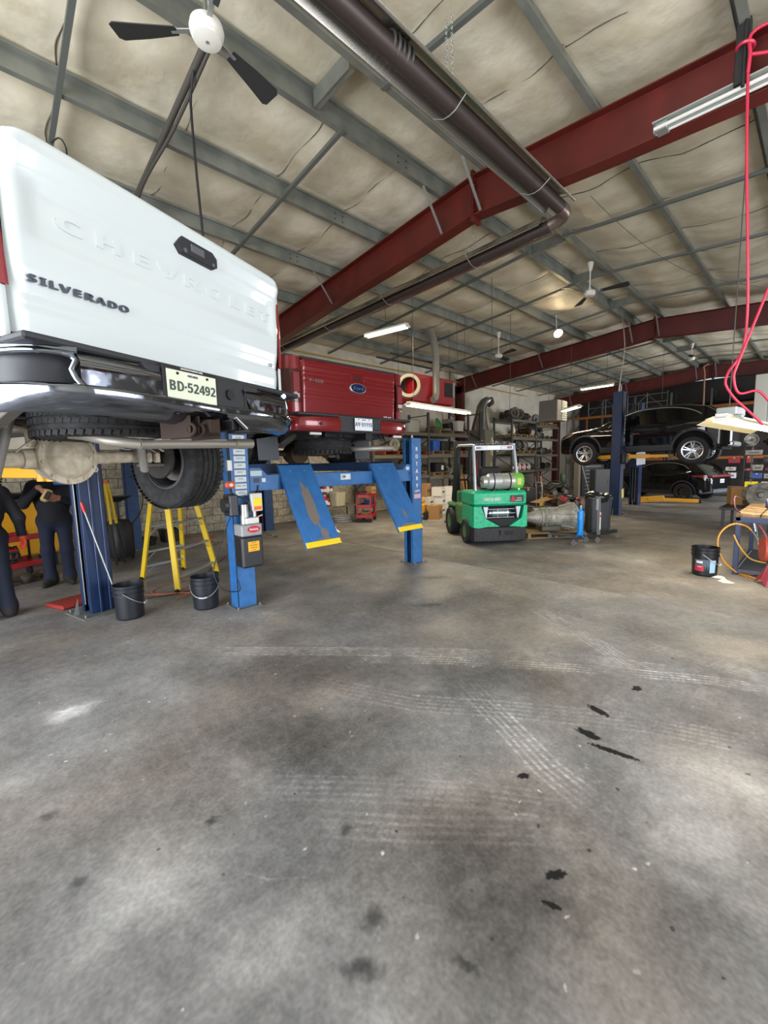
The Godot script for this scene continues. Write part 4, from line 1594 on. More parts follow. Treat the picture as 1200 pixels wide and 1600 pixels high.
	for x in [-0.55, 0.55]:
		var pts := [V(x, 2.0, -0.5), V(x, 1.9, -0.85), V(x, 1.86, -1.3), V(x, 1.9, -1.75), V(x, 2.0, -2.1)]
		for i in 4:
			b.bar(pts[i], pts[i + 1], 0.065, 0.04)
		b.cyl(V(x + 0.1 * signf(x), 1.72, -1.2), V(x, 2.05, -1.1), 0.03, -1, 12)
		b.box(V(x, 1.75, -1.3), V(0.14, 0.04, 0.18), 0.004)
	obj("leaf_spring", b, mat("grey steel", "6c675f", 0.8, 0.2), T)
	b = MB.new()
	b.tube([V(0.2, 1.95, -2.2), V(0.3, 1.9, -0.9), V(0.3, 1.83, -0.4), V(0.5, 1.83, -0.15), V(0.78, 1.835, -0.12)], 0.038, 12)
	obj("tailpipe", b, mat("pipe steel", "a59f94", 0.5, 0.6), T)
	for s in [-1.0, 1.0]:
		wheel(T, V(s * 0.80, 2.03, -1.3), s, 0.41, 0.23, 0.28, "truck", rubber, mat("bronze rim", "6a563c", 0.4, 0.6))
		wheel(T, V(s * 0.80, 2.03, -4.8), s, 0.41, 0.23, 0.28, "truck", rubber, M["bronze rim"])
		b = MB.new()
		b.at(V(s * 0.80, 1.87, -0.78)).box(Vector3.ZERO, V(0.30, 0.36, 0.012), 0.004, Basis(V(1, 0, 0), -0.08))
		b.box(V(0, 0.17, 0.01), V(0.30, 0.02, 0.02), 0.003)
		obj("mud_flap", b, mat("flap grey", "54575b", 0.7), T, "dusty grey mud flap")
	b = MB.new()
	for a in P.arches:
		for s in [-1.0, 1.0]:
			arch_liner(b, P, a, s, 0.35)
	obj("wheel_well", b, dark, T)

# ---------- black SUVs, nose to -z; y = 0 under the tyres ----------
func build_suv(called: String, label: String, at: Vector3, turn: float, sc: float, kind: int) -> void:
	var T := thing(called, label, "suv", at, turn)
	T.scale = Vector3.ONE * sc
	var blk := paint("black paint", "07080b", 0.55)
	blk.metallic_specular = 0.15
	blk.clearcoat_roughness = 0.03
	var glass := mat("dark glass", "08090a", 0.04)
	var trim := mat("trim grey", "2b2c2f", 0.6)
	var silver := mat("satin silver", "b5b8bb", 0.3, 0.8)
	var rubber := mat("car rubber", "1d1d1e", 0.75)
	var P := {}
	if kind == 0:
		P = {"z0": -0.92, "z1": 3.46, "top": [[-0.92, 0.72], [-0.88, 0.86], [-0.7, 0.96], [-0.3, 1.05], [0.38, 1.13], [0.75, 1.34], [1.2, 1.53], [1.8, 1.61], [2.5, 1.58], [2.9, 1.5], [3.05, 1.42], [3.35, 1.1], [3.42, 0.98], [3.46, 0.9]],
			"hw": [[-0.92, 0.55], [-0.8, 0.74], [-0.5, 0.88], [0.0, 0.93], [1.5, 0.94], [2.9, 0.92], [3.3, 0.82], [3.46, 0.66]], "belt": [[-0.92, 0.9], [0.4, 1.06], [2.2, 1.10], [3.0, 1.16], [3.52, 1.1]], "tumble": 0.52, "tuck_y": 0.5, "tuck": 0.25, "crown": 0.03,
			"bot": [[-0.92, 0.5], [-0.8, 0.38], [-0.4, 0.36], [0.4, 0.36], [2.3, 0.36], [3.2, 0.42], [3.52, 0.5]], "arches": [[0.0, 0.43, 0.43], [2.71, 0.43, 0.43]]}
	else:
		P = {"z0": -0.95, "z1": 3.62, "top": [[-0.95, 0.62], [-0.9, 0.8], [-0.6, 0.95], [0.35, 1.08], [0.8, 1.32], [1.3, 1.55], [1.9, 1.64], [2.6, 1.6], [3.0, 1.5], [3.35, 1.2], [3.5, 1.06], [3.6, 0.95], [3.62, 0.85]],
			"hw": [[-0.95, 0.55], [-0.8, 0.76], [-0.5, 0.9], [0.0, 0.94], [1.5, 0.95], [2.9, 0.93], [3.4, 0.86], [3.62, 0.74]], "belt": [[-0.95, 0.85], [0.4, 1.0], [2.2, 1.07], [3.0, 1.13], [3.62, 1.05]], "tumble": 0.55, "tuck_y": 0.5, "tuck": 0.25, "crown": 0.03,
			"bot": [[-0.95, 0.42], [-0.8, 0.28], [-0.4, 0.26], [2.3, 0.26], [3.2, 0.32], [3.62, 0.42]], "arches": [[0.0, 0.36, 0.41], [2.69, 0.36, 0.41]]}
	obj("body", shell(P), blk, T)
	var b := MB.new()
	# side glass with the pillars between
	for s in [-1.0, 1.0]:
		for g in [[[[0.72, 1.10], [1.35, 1.12]], [[0.98, 1.33], [1.35, 1.48]]], [[[1.42, 1.12], [2.18, 1.14]], [[1.42, 1.49], [2.14, 1.51]]], [[[2.25, 1.15], [2.78, 1.24]], [[2.22, 1.50], [2.66, 1.40]]]]:
			b = MB.new()
			side_patch(b, P, s, g[0], g[1], 0.004, 8)
			obj("side_window", b, glass, T)
		b = MB.new()
		var tr := []
		for q in [[0.66, 1.09], [0.95, 1.345], [1.35, 1.505], [1.8, 1.54], [2.2, 1.525], [2.6, 1.43], [2.86, 1.28]]:
			tr.append(V(s * (side_w(P, q[0], q[1]) + 0.006), q[1], q[0]))
		b.tube(tr, 0.014, 6)
		obj("window_trim", b, silver if kind == 0 else M["badge chrome"], T)
		b = MB.new()
		for z in [1.39, 2.2]:
			for y in [0.45, 0.6, 0.75, 0.9, 1.05]:
				b.box(V(s * (side_w(P, z, y) + 0.0005), y, z), V(0.003, 0.152, 0.006))
		obj("door_seam", b, mat("seam black", "040405", 0.9), T)
		for z in [1.22, 2.02]:
			b = MB.new()
			b.box(V(s * (side_w(P, z, 0.98) + 0.018), 0.985, z), V(0.025, 0.03, 0.2), 0.01)
			obj("door_handle", b, blk, T)
		b = MB.new()
		b.box(V(s * (side_w(P, 0.8, 1.1) + 0.1), 1.13, 0.83), V(0.2, 0.14, 0.1), 0.04)
		obj("door_mirror", b, blk, T)
		for a in P.arches:
			b = MB.new()
			flare(b, P, a, s, 0.055)
			obj("arch_trim", b, trim, T)
		b = MB.new()
		side_patch(b, P, s, [[0.45, P.bot[2][1] + 0.01], [2.26, P.bot[2][1] + 0.01]], [[0.42, P.bot[2][1] + 0.17], [2.29, P.bot[2][1] + 0.17]], 0.012, 10)
		obj("sill_trim", b, trim, T)
		b = MB.new()
		for a in P.arches:
			arch_liner(b, P, a, s, 0.3)
		obj("wheel_well", b, mat("well black", "0e0e0f", 0.95), T)
		# lamps
		b = MB.new()
		side_patch(b, P, s, [[3.0, 1.0], [P.z1 - 0.06, 0.9]], [[2.98, 1.03], [P.z1 - 0.14, 1.05]], 0.008, 6)
		obj("tail_lamp", b, M["red lens"], T)
		b = MB.new()
		side_patch(b, P, s, [[-0.84, 0.79], [-0.45, 0.9]], [[-0.84, 0.82], [-0.38, 0.97]], 0.008, 6)
		obj("head_lamp", b, mat("lamp silver", "8f9498", 0.12, 0.5), T)
		b = MB.new()
		side_patch(b, P, s, [[-0.62, 0.88], [-0.38, 0.95]], [[-0.62, 0.90], [-0.36, 0.975]], 0.012, 4)
		obj("turn_lamp", b, mat("amber lens", "d08a2e", 0.2), T)
	# wind screen and rear glass follow the top line
	for e in [[0.45, 1.12, 0.86], [P.z1 - 0.62, P.z1 - 0.2, 0.80]]:
		b = MB.new()
		var rows := []
		for i in 9:
			var z := lerpf(e[0], e[1], i / 8.0)
			var yt: float = sm(P.top, z)
			var w: float = (side_w(P, z, yt - 0.05)) * e[2]
			var row := PackedVector3Array()
			for j in 7:
				var q := -1.0 + j / 3.0
				row.append(V(q * w, yt + 0.03 * (1.0 - q * q * e[2] * e[2]) + 0.006, z))
			rows.append(row)
		b.grid(rows, false, false, V(0, 1, 0))
		obj("windscreen" if e[0] < 1.0 else "rear_window", b, glass, T)
	b = MB.new()
	var zr: float = P.z1
	if kind == 0:
		b.box(V(0, 0.5, zr - 0.02), V(1.3, 0.13, 0.14), 0.03)
		for s in [-1.0, 1.0]:
			b.bar(V(s * 0.62, 0.54, zr - 0.04), V(s * 0.84, 0.53, zr - 0.34), 0.04, 0.13, Vector3.UP, 0.015)
		obj("rear_skid_plate", b, silver, T)
		b = MB.new()
		for s in [-1.0, 1.0]:
			b.box(V(s * 0.58, 1.0, zr - 0.06), V(0.24, 0.12, 0.05), 0.015)
			b.box(V(s * 0.66, 0.72, zr - 0.05), V(0.05, 0.16, 0.04), 0.01)
		obj("rear_lamp", b, mat("lamp pale", "d9cfcc", 0.15), T)
	else:
		b.box(V(0, 0.99, zr - 0.03), V(1.42, 0.09, 0.06), 0.02)
		for s in [-1.0, 1.0]:
			b.bar(V(s * 0.70, 0.99, zr - 0.05), V(s * 0.86, 0.99, zr - 0.28), 0.03, 0.09, Vector3.UP, 0.01)
		var lb := obj("tail_light_bar", b, M["red lens"], T, "full-width red tail light bar")
		letters(lb, "tail_letters", "LINCOLN", 0.05, 0.01, M["badge chrome"], V(0.1, 1.055, zr - 0.03), Basis.IDENTITY, 1.8, "Droid Sans", true, 10)
		b = MB.new()
		b.box(V(0, 0.42, zr - 0.0), V(1.25, 0.16, 0.10), 0.03)
		for s in [-1.0, 1.0]:
			b.bar(V(s * 0.60, 0.42, zr - 0.02), V(s * 0.88, 0.40, zr - 0.35), 0.06, 0.15, Vector3.UP, 0.02)
		var bp := obj("rear_bumper", b, mat("bumper grey", "58626b", 0.35), T)
		b = MB.new()
		b.tube([V(-0.62, 0.40, zr + 0.02), V(-0.4, 0.5, zr + 0.06), V(0.4, 0.5, zr + 0.06), V(0.62, 0.40, zr + 0.02)], 0.016, 6, false)
		b.cyl(V(-0.42, 0.38, zr - 0.1), V(-0.42, 0.38, zr + 0.07), 0.05, -1, 14)
		b.cyl(V(0.42, 0.38, zr - 0.1), V(0.42, 0.38, zr + 0.07), 0.05, -1, 14)
		obj("exhaust_trim", b, M["badge chrome"], bp)
		b = MB.new()
		b.box(V(0.02, 0.80, zr + 0.005), V(0.30, 0.15, 0.012), 0.003)
		var npl := obj("number_plate", b, mat("plate d9dde2", "d9dde2", 0.5), T)
		letters(npl, "plate_letters", "CVMT 481", 0.06, 0.003, M["plate ink b"], V(0.02, 0.79, zr + 0.013))
	b = MB.new()
	b.box(V(0, P.bot[2][1] + 0.05, 1.3), V(1.6, 0.08, 4.0), 0.02)
	for z in [0.0, 2.7]:
		b.cyl(V(-0.7, 0.36, z), V(0.7, 0.36, z), 0.04)
	obj("underbody", b, mat("well black", "0e0e0f", 0.95), T)
	var al: Material = mat("bright alloy", "c9cdd2", 0.25, 0.8) if kind == 0 else mat("dark alloy", "5a5652", 0.3, 0.7)
	for s in [-1.0, 1.0]:
		for z in [0.0, P.arches[1][0]]:
			wheel(T, V(s * 0.83, 0.36, z), s, 0.36, 0.235, 0.23, "twin" if kind == 0 else "ten", rubber, al)

func build_suvs() -> void:
	build_suv("suv", "black SUV raised on the blue two-post lift, bright silver wheels", V(14.28, 1.42, -5.13), 0.0, 1.0, 0)
	# Lincoln: rear wheel (18.6, -3.57), front wheel (19.3, -5.93)
	build_suv("suv", "black SUV parked on the floor under the raised SUV, red light bar across its tail", V(20.03, 0, -5.71), -16.5, 0.915, 1)

func post_channel(b: MB, w: float, d: float, h: float, open_x: float, t := 0.012) -> void:
	# a folded channel column: web on one side, flanges front and back with lips, open towards open_x
	b.box(V(-open_x * (w / 2 - t / 2), h / 2, 0), V(t, h, d), 0.003)
	for s in [-1.0, 1.0]:
		b.box(V(0, h / 2, s * (d / 2 - t / 2)), V(w, h, t), 0.003)
		b.box(V(open_x * (w / 2 - t / 2), h / 2, s * (d / 2 - 0.03)), V(t, h, 0.05), 0.003)

func build_four_post() -> void:
	var T := thing("four_post_lift", "blue four-post drive-on lift carrying the red pickup, two ramps hanging down", "car lift", V(3.52, 0, -4.58))
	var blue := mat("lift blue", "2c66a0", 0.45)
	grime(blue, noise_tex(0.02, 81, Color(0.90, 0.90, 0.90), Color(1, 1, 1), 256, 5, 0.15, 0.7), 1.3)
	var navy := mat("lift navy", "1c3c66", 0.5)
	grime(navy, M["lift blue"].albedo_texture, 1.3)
	var dark := mat("inside black", "101216", 0.7)
	var lab := mat("label white", "d9d6d0", 0.6)
	var i := 0
	for q in [[-1.49, 0.0, 2.06, 1.0], [1.40, 0.04, 2.0, -1.0], [-1.47, -5.03, 2.05, 1.0], [1.50, -5.03, 2.0, -1.0]]:
		var b := MB.new()
		b.at(V(q[0], 0, q[1]))
		post_channel(b, 0.22, 0.2, q[2], q[3])
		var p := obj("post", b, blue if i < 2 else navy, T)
		b = MB.new()
		b.at(V(q[0], 0, q[1]))
		b.box(V(0, 0.008, 0), V(0.30, 0.016, 0.34), 0.004)
		for sx in [-1.0, 1.0]:
			for sz in [-1.0, 1.0]:
				b.cyl(V(sx * 0.13, 0.016, sz * 0.14), V(sx * 0.13, 0.04, sz * 0.14), 0.014, -1, 6)
		obj("base_plate", b, M["dark angle"], p)
		b = MB.new()
		b.at(V(q[0], 0, q[1]))
		b.box(V(0.0, q[2] / 2, 0), V(0.06, q[2] * 0.97, 0.1), 0.004)
		obj("latch_bar", b, dark, p)
		b = MB.new()
		b.cyl(V(q[0], q[2] - 0.02, q[1]), V(q[0], q[2] + 0.05, q[1]), 0.02, -1, 8)
		obj("cable_stud", b, M["brace steel"], p)
		if i == 1:
			# white lettering up the column
			var word := "ROTARY"
			for k in word.length():
				letters(p, "column_letter", word[k], 0.085, 0.003, lab, V(q[0] - 0.005, q[2] - 0.17 - k * 0.115, q[1] + 0.103))
			letters(p, "column_letter", "LIFT", 0.05, 0.003, lab, V(q[0], q[2] - 0.17 - 6 * 0.115 + 0.03, q[1] + 0.103), Basis.IDENTITY, 1.3)
			b = MB.new()
			b.box(V(q[0], q[2] - 0.17 - 6 * 0.115 - 0.05, q[1] + 0.102), V(0.15, 0.07, 0.003), 0.001)
			obj("sticker", b, mat("sticker pink", "c4a0b0", 0.6), p)
		i += 1
	# cross beams with their taller ends
	for zz in [0.0, -5.03]:
		var b := MB.new()
		b.at(V(0, 0, zz))
		b.box(V(-0.02, 1.425, 0), V(2.72, 0.18, 0.2), 0.006)
		for s in [-1.0, 1.0]:
			var x: float = 1.36 * s - 0.02
			b.at(V(x, 0, zz)).prism(P2([0, 1.335, 0, 1.60, -s * 0.13, 1.60, -s * 0.22, 1.515, -s * 0.36, 1.515, -s * 0.36, 1.335]), -0.108, 0.108, 0.004)
		b.at(Vector3.ZERO)
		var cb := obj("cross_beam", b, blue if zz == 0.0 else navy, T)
		if zz == 0.0:
			var st := MB.new()
			for a in [[-1.30, 1.535, 0.14, 0.06], [1.22, 1.535, 0.07, 0.05], [0.0, 1.45, 0.17, 0.08]]:
				st.box(V(a[0], a[1], 0.109 if absf(a[0]) > 0.5 else 0.102), V(a[2], a[3], 0.003))
			obj("sticker", st, mat("sticker pale", "b9c9c9", 0.6), cb)
			st = MB.new()
			for a in [[-1.30, 1.455, 0.075, 0.05], [1.26, 1.46, 0.04, 0.04]]:
				st.box(V(a[0], a[1], 0.109), V(a[2], a[3], 0.003))
			obj("sticker", st, mat("sticker grey", "3c4248", 0.6), cb)
			st = MB.new()
			st.box(V(-1.21, 1.455, 0.109), V(0.045, 0.045, 0.003))
			st.box(V(0.02, 1.45, 0.1045), V(0.06, 0.05, 0.002))
			obj("sticker", st, lab, cb)
			letters(cb, "beam_letters", "SM", 0.05, 0.002, M["inside black"], V(-0.03, 1.452, 0.1045))
	for x in [-0.76, 0.72]:
		var b := MB.new()
		b.box(V(x, 1.57, -2.5), V(0.48, 0.1, 5.1), 0.006)
		for s in [-1.0, 1.0]:
			b.box(V(x + s * 0.235, 1.63, -2.5), V(0.012, 0.03, 5.1))
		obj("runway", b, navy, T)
		# ramp hinged at the runway end
		var a := V(x, 1.62, 0.06)
		var e := V(x, 0.68, 0.64)
		var d := (e - a).normalized()
		var up := V(0, -d.z, d.y) * -1.0
		var bs := Basis(V(1, 0, 0), up, V(1, 0, 0).cross(up))
		b = MB.new()
		var L := a.distance_to(e)
		b.at((a + e) * 0.5, bs)
		b.box(Vector3.ZERO, V(0.475, 0.012, L), 0.003)
		for s in [-1.0, 1.0]:
			b.box(V(s * 0.23, -0.02, 0), V(0.012, 0.04, L), 0.002)
		var r := obj("ramp", b, blue, T)
		var sg := 1.0 if (bs.z.dot(d) > 0) else -1.0
		b = MB.new()
		b.at((a + e) * 0.5, bs)
		b.box(V(0, 0.001, sg * (L / 2 - 0.035)), V(0.48, 0.014, 0.07), 0.003)
		obj("yellow_edge", b, mat("edge yellow", "e0c21c", 0.5), r)
		b = MB.new()
		b.at((a + e) * 0.5, bs)
		for s in [-0.1, 0.1]:
			b.cyl(V(s, 0.0, -sg * (L / 2 - 0.09)), V(s, 0.012, -sg * (L / 2 - 0.09)), 0.012, -1, 8)
		obj("bolt", b, M["brace steel"], r)
		# paint worn down to brown steel
		var nz := FastNoiseLite.new()
		nz.seed = 5 if x < 0 else 9
		nz.frequency = 2.0
		var wear := mat("worn paint", "6b625a", 0.8)
		for w in ([[0.0, 0.02, 0.07, 0.30], [0.06, 0.40, 0.05, 0.07], [0.0, 0.49, 0.15, 0.03]] if x < 0 else [[0.0, 0.30, 0.025, 0.08], [-0.02, 0.47, 0.15, 0.025]]):
			var ring := PackedVector3Array()
			for k in 22:
				var t := TAU * k / 22
				var rr := 1.0 + 0.45 * nz.get_noise_2d(cos(t) * 1.5 + w[1] * 7.0, sin(t) * 1.5)
				ring.append(V(w[0] + cos(t) * w[2] * rr, 0.0066, sg * (w[1] + sin(t) * w[3] * rr)))
			b = MB.new()
			b.at((a + e) * 0.5, bs)
			b.fan(ring, V(0, 1, 0))
			obj("worn_patch", b, wear, r)
	# power unit, switch and label strip on the near left post
	var px := -1.49
	var b := MB.new()
	b.box(V(px + 0.01, 0.68, 0.20), V(0.25, 0.35, 0.2), 0.02)
	var tank := obj("oil_tank", b, mat("tank black", "1e1f22", 0.4), T, "black hydraulic oil tank")
	b = MB.new()
	b.box(V(px + 0.01, 0.92, 0.2), V(0.24, 0.13, 0.2), 0.012)
	obj("tank_cover", b, mat("cover grey", "8e8f90", 0.4), tank)
	b = MB.new()
	b.xf = Transform3D(Basis.from_scale(V(1, 0.5, 1)), V(px + 0.03, 0.93, 0.301))
	b.cyl(Vector3.ZERO, V(0, 0, 0.003), 0.075, -1, 24)
	var ov := obj("oval_badge", b, mat("badge red", "b5122a", 0.5), tank)
	letters(ov, "badge_letters", "Rotary", 0.032, 0.002, lab, V(px + 0.03, 0.93, 0.305))
	b = MB.new()
	b.box(V(px + 0.02, 0.74, 0.301), V(0.13, 0.11, 0.003), 0.001)
	var wl := obj("warning_label", b, mat("label yellow", "e8a81c", 0.6), tank, "yellow warning label")
	for k in 4:
		letters(wl, "label_print", ["CAUTION", "READ MANUAL", "KEEP CLEAR", "OF LIFT"][k], 0.013, 0.001, dark, V(px + 0.02, 0.78 - k * 0.026, 0.3028))
	b = MB.new()
	b.cyl(V(px - 0.02, 0.98, 0.2), V(px - 0.02, 1.2, 0.2), 0.045, -1, 16)
	b.box(V(px + 0.04, 1.02, 0.22), V(0.16, 0.08, 0.1), 0.01)
	b.cyl(V(px + 0.08, 1.0, 0.24), V(px + 0.08, 1.12, 0.24), 0.018, -1, 10)
	b.cyl(V(px + 0.1, 1.05, 0.24), V(px + 0.17, 1.07, 0.24), 0.01, -1, 8)
	obj("pump", b, mat("pump silver", "b4b3ae", 0.35, 0.7), T)
	b = MB.new()
	b.box(V(px - 0.14, 1.2, 0.14), V(0.1, 0.24, 0.18), 0.015)
	b.cyl(V(px - 0.19, 1.2, 0.14), V(px - 0.23, 1.2, 0.14), 0.085, 0.075, 18)
	obj("motor_box", b, mat("motor black", "232427", 0.45), T)
	b = MB.new()
	b.box(V(px + 0.10, 1.22, 0.25), V(0.13, 0.2, 0.05), 0.008)
	var cbx := obj("control_box", b, mat("control white", "c9ccc6", 0.5), T)
	b = MB.new()
	b.box(V(px + 0.105, 1.225, 0.2765), V(0.09, 0.09, 0.003))
	obj("label", b, mat("label bright yellow", "efd21e", 0.6), cbx)
	b = MB.new()
	b.box(V(px + 0.105, 1.155, 0.2765), V(0.09, 0.04, 0.003))
	obj("label", b, mat("label orange", "e3661b", 0.6), cbx)
	b = MB.new()
	for k in 9:
		b.box(V(px + 0.005, 1.93 - k * 0.076, 0.104), V(0.135, 0.058, 0.003), 0.001)
	obj("post_label", b, mat("label pale", "cfd6d4", 0.5), T, "white instruction label")
	for k in 9:
		letters(T, "label_print", ["ROTARY", "CAPACITY", "14000 LBS", "CAUTION", "READ", "INSPECT", "LOCKS", "STAND CLEAR", "SERVICE"][k], 0.018, 0.001, mat("print grey", "4a5257", 0.7), V(px + 0.005, 1.935 - k * 0.076, 0.106))
	b = MB.new()
	b.tube([V(px - 0.13, 2.05, 0.1), V(px - 0.13, 1.7, 0.12), V(px - 0.135, 1.45, 0.12), V(px - 0.12, 1.33, 0.14), V(px + 0.0, 1.24, 0.25), V(px + 0.03, 1.12, 0.27)], 0.009, 7)
	b.tube([V(px - 0.13, 1.12, 0.14), V(px - 0.24, 0.9, 0.15), V(px - 0.4, 0.5, 0.2), V(px - 0.3, 0.3, 0.25), V(px - 0.13, 0.25, 0.2), V(px - 0.11, 0.36, 0.13)], 0.006, 6)
	b.tube([V(px + 0.13, 1.08, 0.2), V(px + 0.17, 1.2, 0.15), V(px + 0.2, 1.4, 0.12)], 0.007, 6)
	obj("cable", b, mat("cable black", "1b1b1c", 0.6), T)
	b = MB.new()
	b.box(V(px - 0.13, 1.63, 0.13), V(0.06, 0.12, 0.05), 0.006)
	obj("junction_box", b, M["brace steel"], T)
	b = MB.new()
	b.box(V(px - 0.135, 1.42, 0.14), V(0.11, 0.075, 0.05), 0.02)
	var sw := obj("switch_box", b, mat("switch orange", "e0571c", 0.5), T, "orange switch box on the cable")
	b = MB.new()
	b.cyl(V(px - 0.135, 1.42, 0.16), V(px - 0.135, 1.42, 0.175), 0.02, -1, 14)
	obj("switch_button", b, lab, sw)

func two_post_column(T: Node3D, at: Vector3, turn: float, h: float, open_x: float, m: Material, wd := 0.34, dp := 0.28) -> MeshInstance3D:
	var b := MB.new()
	var bs := roty(turn)
	b.at(at, bs)
	post_channel(b, wd, dp, h, open_x, 0.014)
	var p := obj("column", b, m, T)
	b = MB.new()
	b.at(at, bs)
	b.box(V(0, 0.01, 0), V(0.5, 0.02, 0.46), 0.004)
	for sx in [-1.0, 1.0]:
		for sz in [-1.0, 1.0]:
			b.cyl(V(sx * 0.21, 0.02, sz * 0.19), V(sx * 0.21, 0.05, sz * 0.19), 0.014, -1, 6)
		b.at(at + bs * V(sx * 0.2, 0, 0.0), bs).prism(P2([0, 0.02, sx * 0.05, 0.02, 0, 0.2]), -0.006, 0.006)
		b.at(at, bs)
	obj("base_plate", b, M["dark angle"], p)
	b = MB.new()
	b.at(at, bs)
	b.box(V(0.0, h / 2, 0), V(wd * 0.6, h * 0.96, dp * 0.55), 0.004)
	obj("inner_track", b, M["inside black"], p)
	b = MB.new()
	b.at(at, bs)
	for z in [-0.05, 0.04]:
		b.cyl(V(open_x * wd * 0.44, 0.1, z), V(open_x * wd * 0.44, h - 0.05, z), 0.007, -1, 6)
	obj("lift_cable", b, M["brace steel"], p)
	return p

func lift_arm(T: Node3D, a: Vector3, e: Vector3, m: Material) -> void:
	var b := MB.new()
	var mid := a.lerp(e, 0.55)
	b.bar(a, mid, 0.13, 0.11, Vector3.UP, 0.008)
	b.bar(a.lerp(e, 0.4), e, 0.10, 0.08, Vector3.UP, 0.008)
	b.cyl(a - V(0, 0.09, 0), a + V(0, 0.09, 0), 0.06, -1, 14)
	var o := obj("arm", b, m, T, "yellow swing arm")
	b = MB.new()
	b.cyl(e - V(0, 0.03, 0), e + V(0, 0.10, 0), 0.035, -1, 12)
	b.cyl(e + V(0, 0.09, 0), e + V(0, 0.12, 0), 0.06, -1, 16)
	obj("lift_pad", b, M["inside black"], o)

func build_two_posts() -> void:
	var yel := mat("arm yellow", "d99a18", 0.5)
	var deep := mat("column blue", "0f294f", 0.38)
	grime(deep, M["lift blue"].albedo_texture, 0.9)
	# under the white pickup: the near column by its right side and the far one beyond its left side
	var T := thing("two_post_lift", "dark blue two-post lift column standing beside the white pickup, with yellow arms", "car lift", V(0.78, 0, -5.66), 14.0)
	var p := two_post_column(T, Vector3.ZERO, 0.0, 3.6, -1.0, deep, 0.245, 0.23)
	two_post_column(T, V(-2.95, 0, 0.0), 0.0, 3.6, 1.0, deep)
	var b := MB.new()
	for x in [-0.1, 0.1]:
		b.bar(V(0.03 + x * 0.5, 0.02, 0.122), V(0.03 + x * 0.5, 3.55, 0.122), 0.03, 0.02, V(0, 0, 1), 0.006)
	obj("column_rib", b, deep, p)
	b = MB.new()
	for x in [-0.21, -2.74]:
		b.box(V(x, 1.82, 0), V(0.12, 0.7, 0.22), 0.01)
	obj("carriage", b, M["lift navy"], T)
	lift_arm(T, V(-0.34, 1.60, 0.12), V(-0.62, 1.62, 0.9), yel)
	lift_arm(T, V(-0.34, 1.60, -0.12), V(-0.62, 1.62, -1.0), yel)
	lift_arm(T, V(-2.6, 1.60, 0.12), V(-2.1, 1.62, 0.9), yel)
	lift_arm(T, V(-2.6, 1.60, -0.12), V(-2.1, 1.62, -1.0), yel)
	# under the raised SUV
	T = thing("two_post_lift", "blue two-post lift with yellow arms holding up the black SUV", "car lift", V(12.98, 0, -4.08))
	p = two_post_column(T, Vector3.ZERO, 0.0, 3.45, 1.0, deep, 0.29, 0.26)
	two_post_column(T, V(3.25, 0, -0.42), 0.0, 3.45, -1.0, deep)
	letters(p, "column_letters", "ROTARY", 0.1, 0.004, M["label white"], V(0.10, 2.55, 0.133), Basis(V(0, 1, 0), V(-1, 0, 0), V(0, 0, 1)), 1.5)
	b = MB.new()
	b.box(V(0.10, 2.12, 0.132), V(0.09, 0.12, 0.004), 0.001)
	obj("sticker", b, mat("sticker pink", "c4a0b0", 0.6), p)
	b = MB.new()
	b.box(V(0.10, 0.62, 0.14), V(0.18, 0.26, 0.01), 0.002, Basis(V(0, 0, 1), 0.15))
	obj("tag_sheet", b, mat("tag yellow", "d8cf7a", 0.7), p)
	b = MB.new()
	b.tube([V(-0.05, 3.45, 0), V(-0.06, 3.6, 0.0), V(0.02, 3.66, 0), V(0.08, 3.58, 0), V(0.08, 3.45, 0)], 0.02, 6)
	b.tube([V(-0.1, 3.45, 0.0), V(-0.12, 3.9, 0.05), V(-0.06, 4.6, 0.1), V(-0.02, 5.4, 0.0)], 0.014, 6)
	obj("cable_loop", b, M["brace steel"], p)
	b = MB.new()
	b.box(V(0.22, 1.68, 0), V(0.14, 0.75, 0.24), 0.01)
	b.box(V(3.03, 1.68, -0.42), V(0.14, 0.75, 0.24), 0.01)
	obj("carriage", b, M["lift navy"], T)
	lift_arm(T, V(0.34, 1.66, 0.16), V(0.72, 1.66, 1.05), yel)
	lift_arm(T, V(0.34, 1.66, -0.16), V(0.72, 1.66, -0.95), yel)
	lift_arm(T, V(2.9, 1.66, -0.3), V(2.2, 1.66, 0.9), yel)
	lift_arm(T, V(2.9, 1.66, -0.55), V(2.2, 1.66, -1.3), yel)
	b = MB.new()
	b.box(V(-0.05, 1.6, 0.2), V(0.22, 0.28, 0.14), 0.04)
	obj("release_handle", b, mat("motor black", "232427", 0.45), T)
	b = MB.new()
	b.box(V(0.52, 1.60, 0.45), V(0.28, 0.36, 0.008), 0.002, Basis(V(0, 0, 1), 0.12) * roty(-35))
	obj("paper_sheet", b, mat("paper white", "e0e3e6", 0.7), T, "white paper hanging from the arm")
	# low arms of the next lift lying on the floor by the far column
	T = thing("lift_arm", "yellow lift arm resting on the floor beside the far blue column", "lift arm", V(17.2, 0, -4.35), -58.0)
	b = MB.new()
	b.bar(V(0, 0.14, 0), V(1.5, 0.08, 0.2), 0.14, 0.12, Vector3.UP, 0.01)
	b.bar(V(-0.3, 0.10, -0.1), V(0.5, 0.17, 0.05), 0.2, 0.2, Vector3.UP, 0.01)
	obj("arm_beam", b, yel, T)
	b = MB.new()
	b.cyl(V(1.55, 0.0, 0.2), V(1.55, 0.13, 0.2), 0.08, -1, 14)
	obj("lift_pad", b, M["inside black"], T)

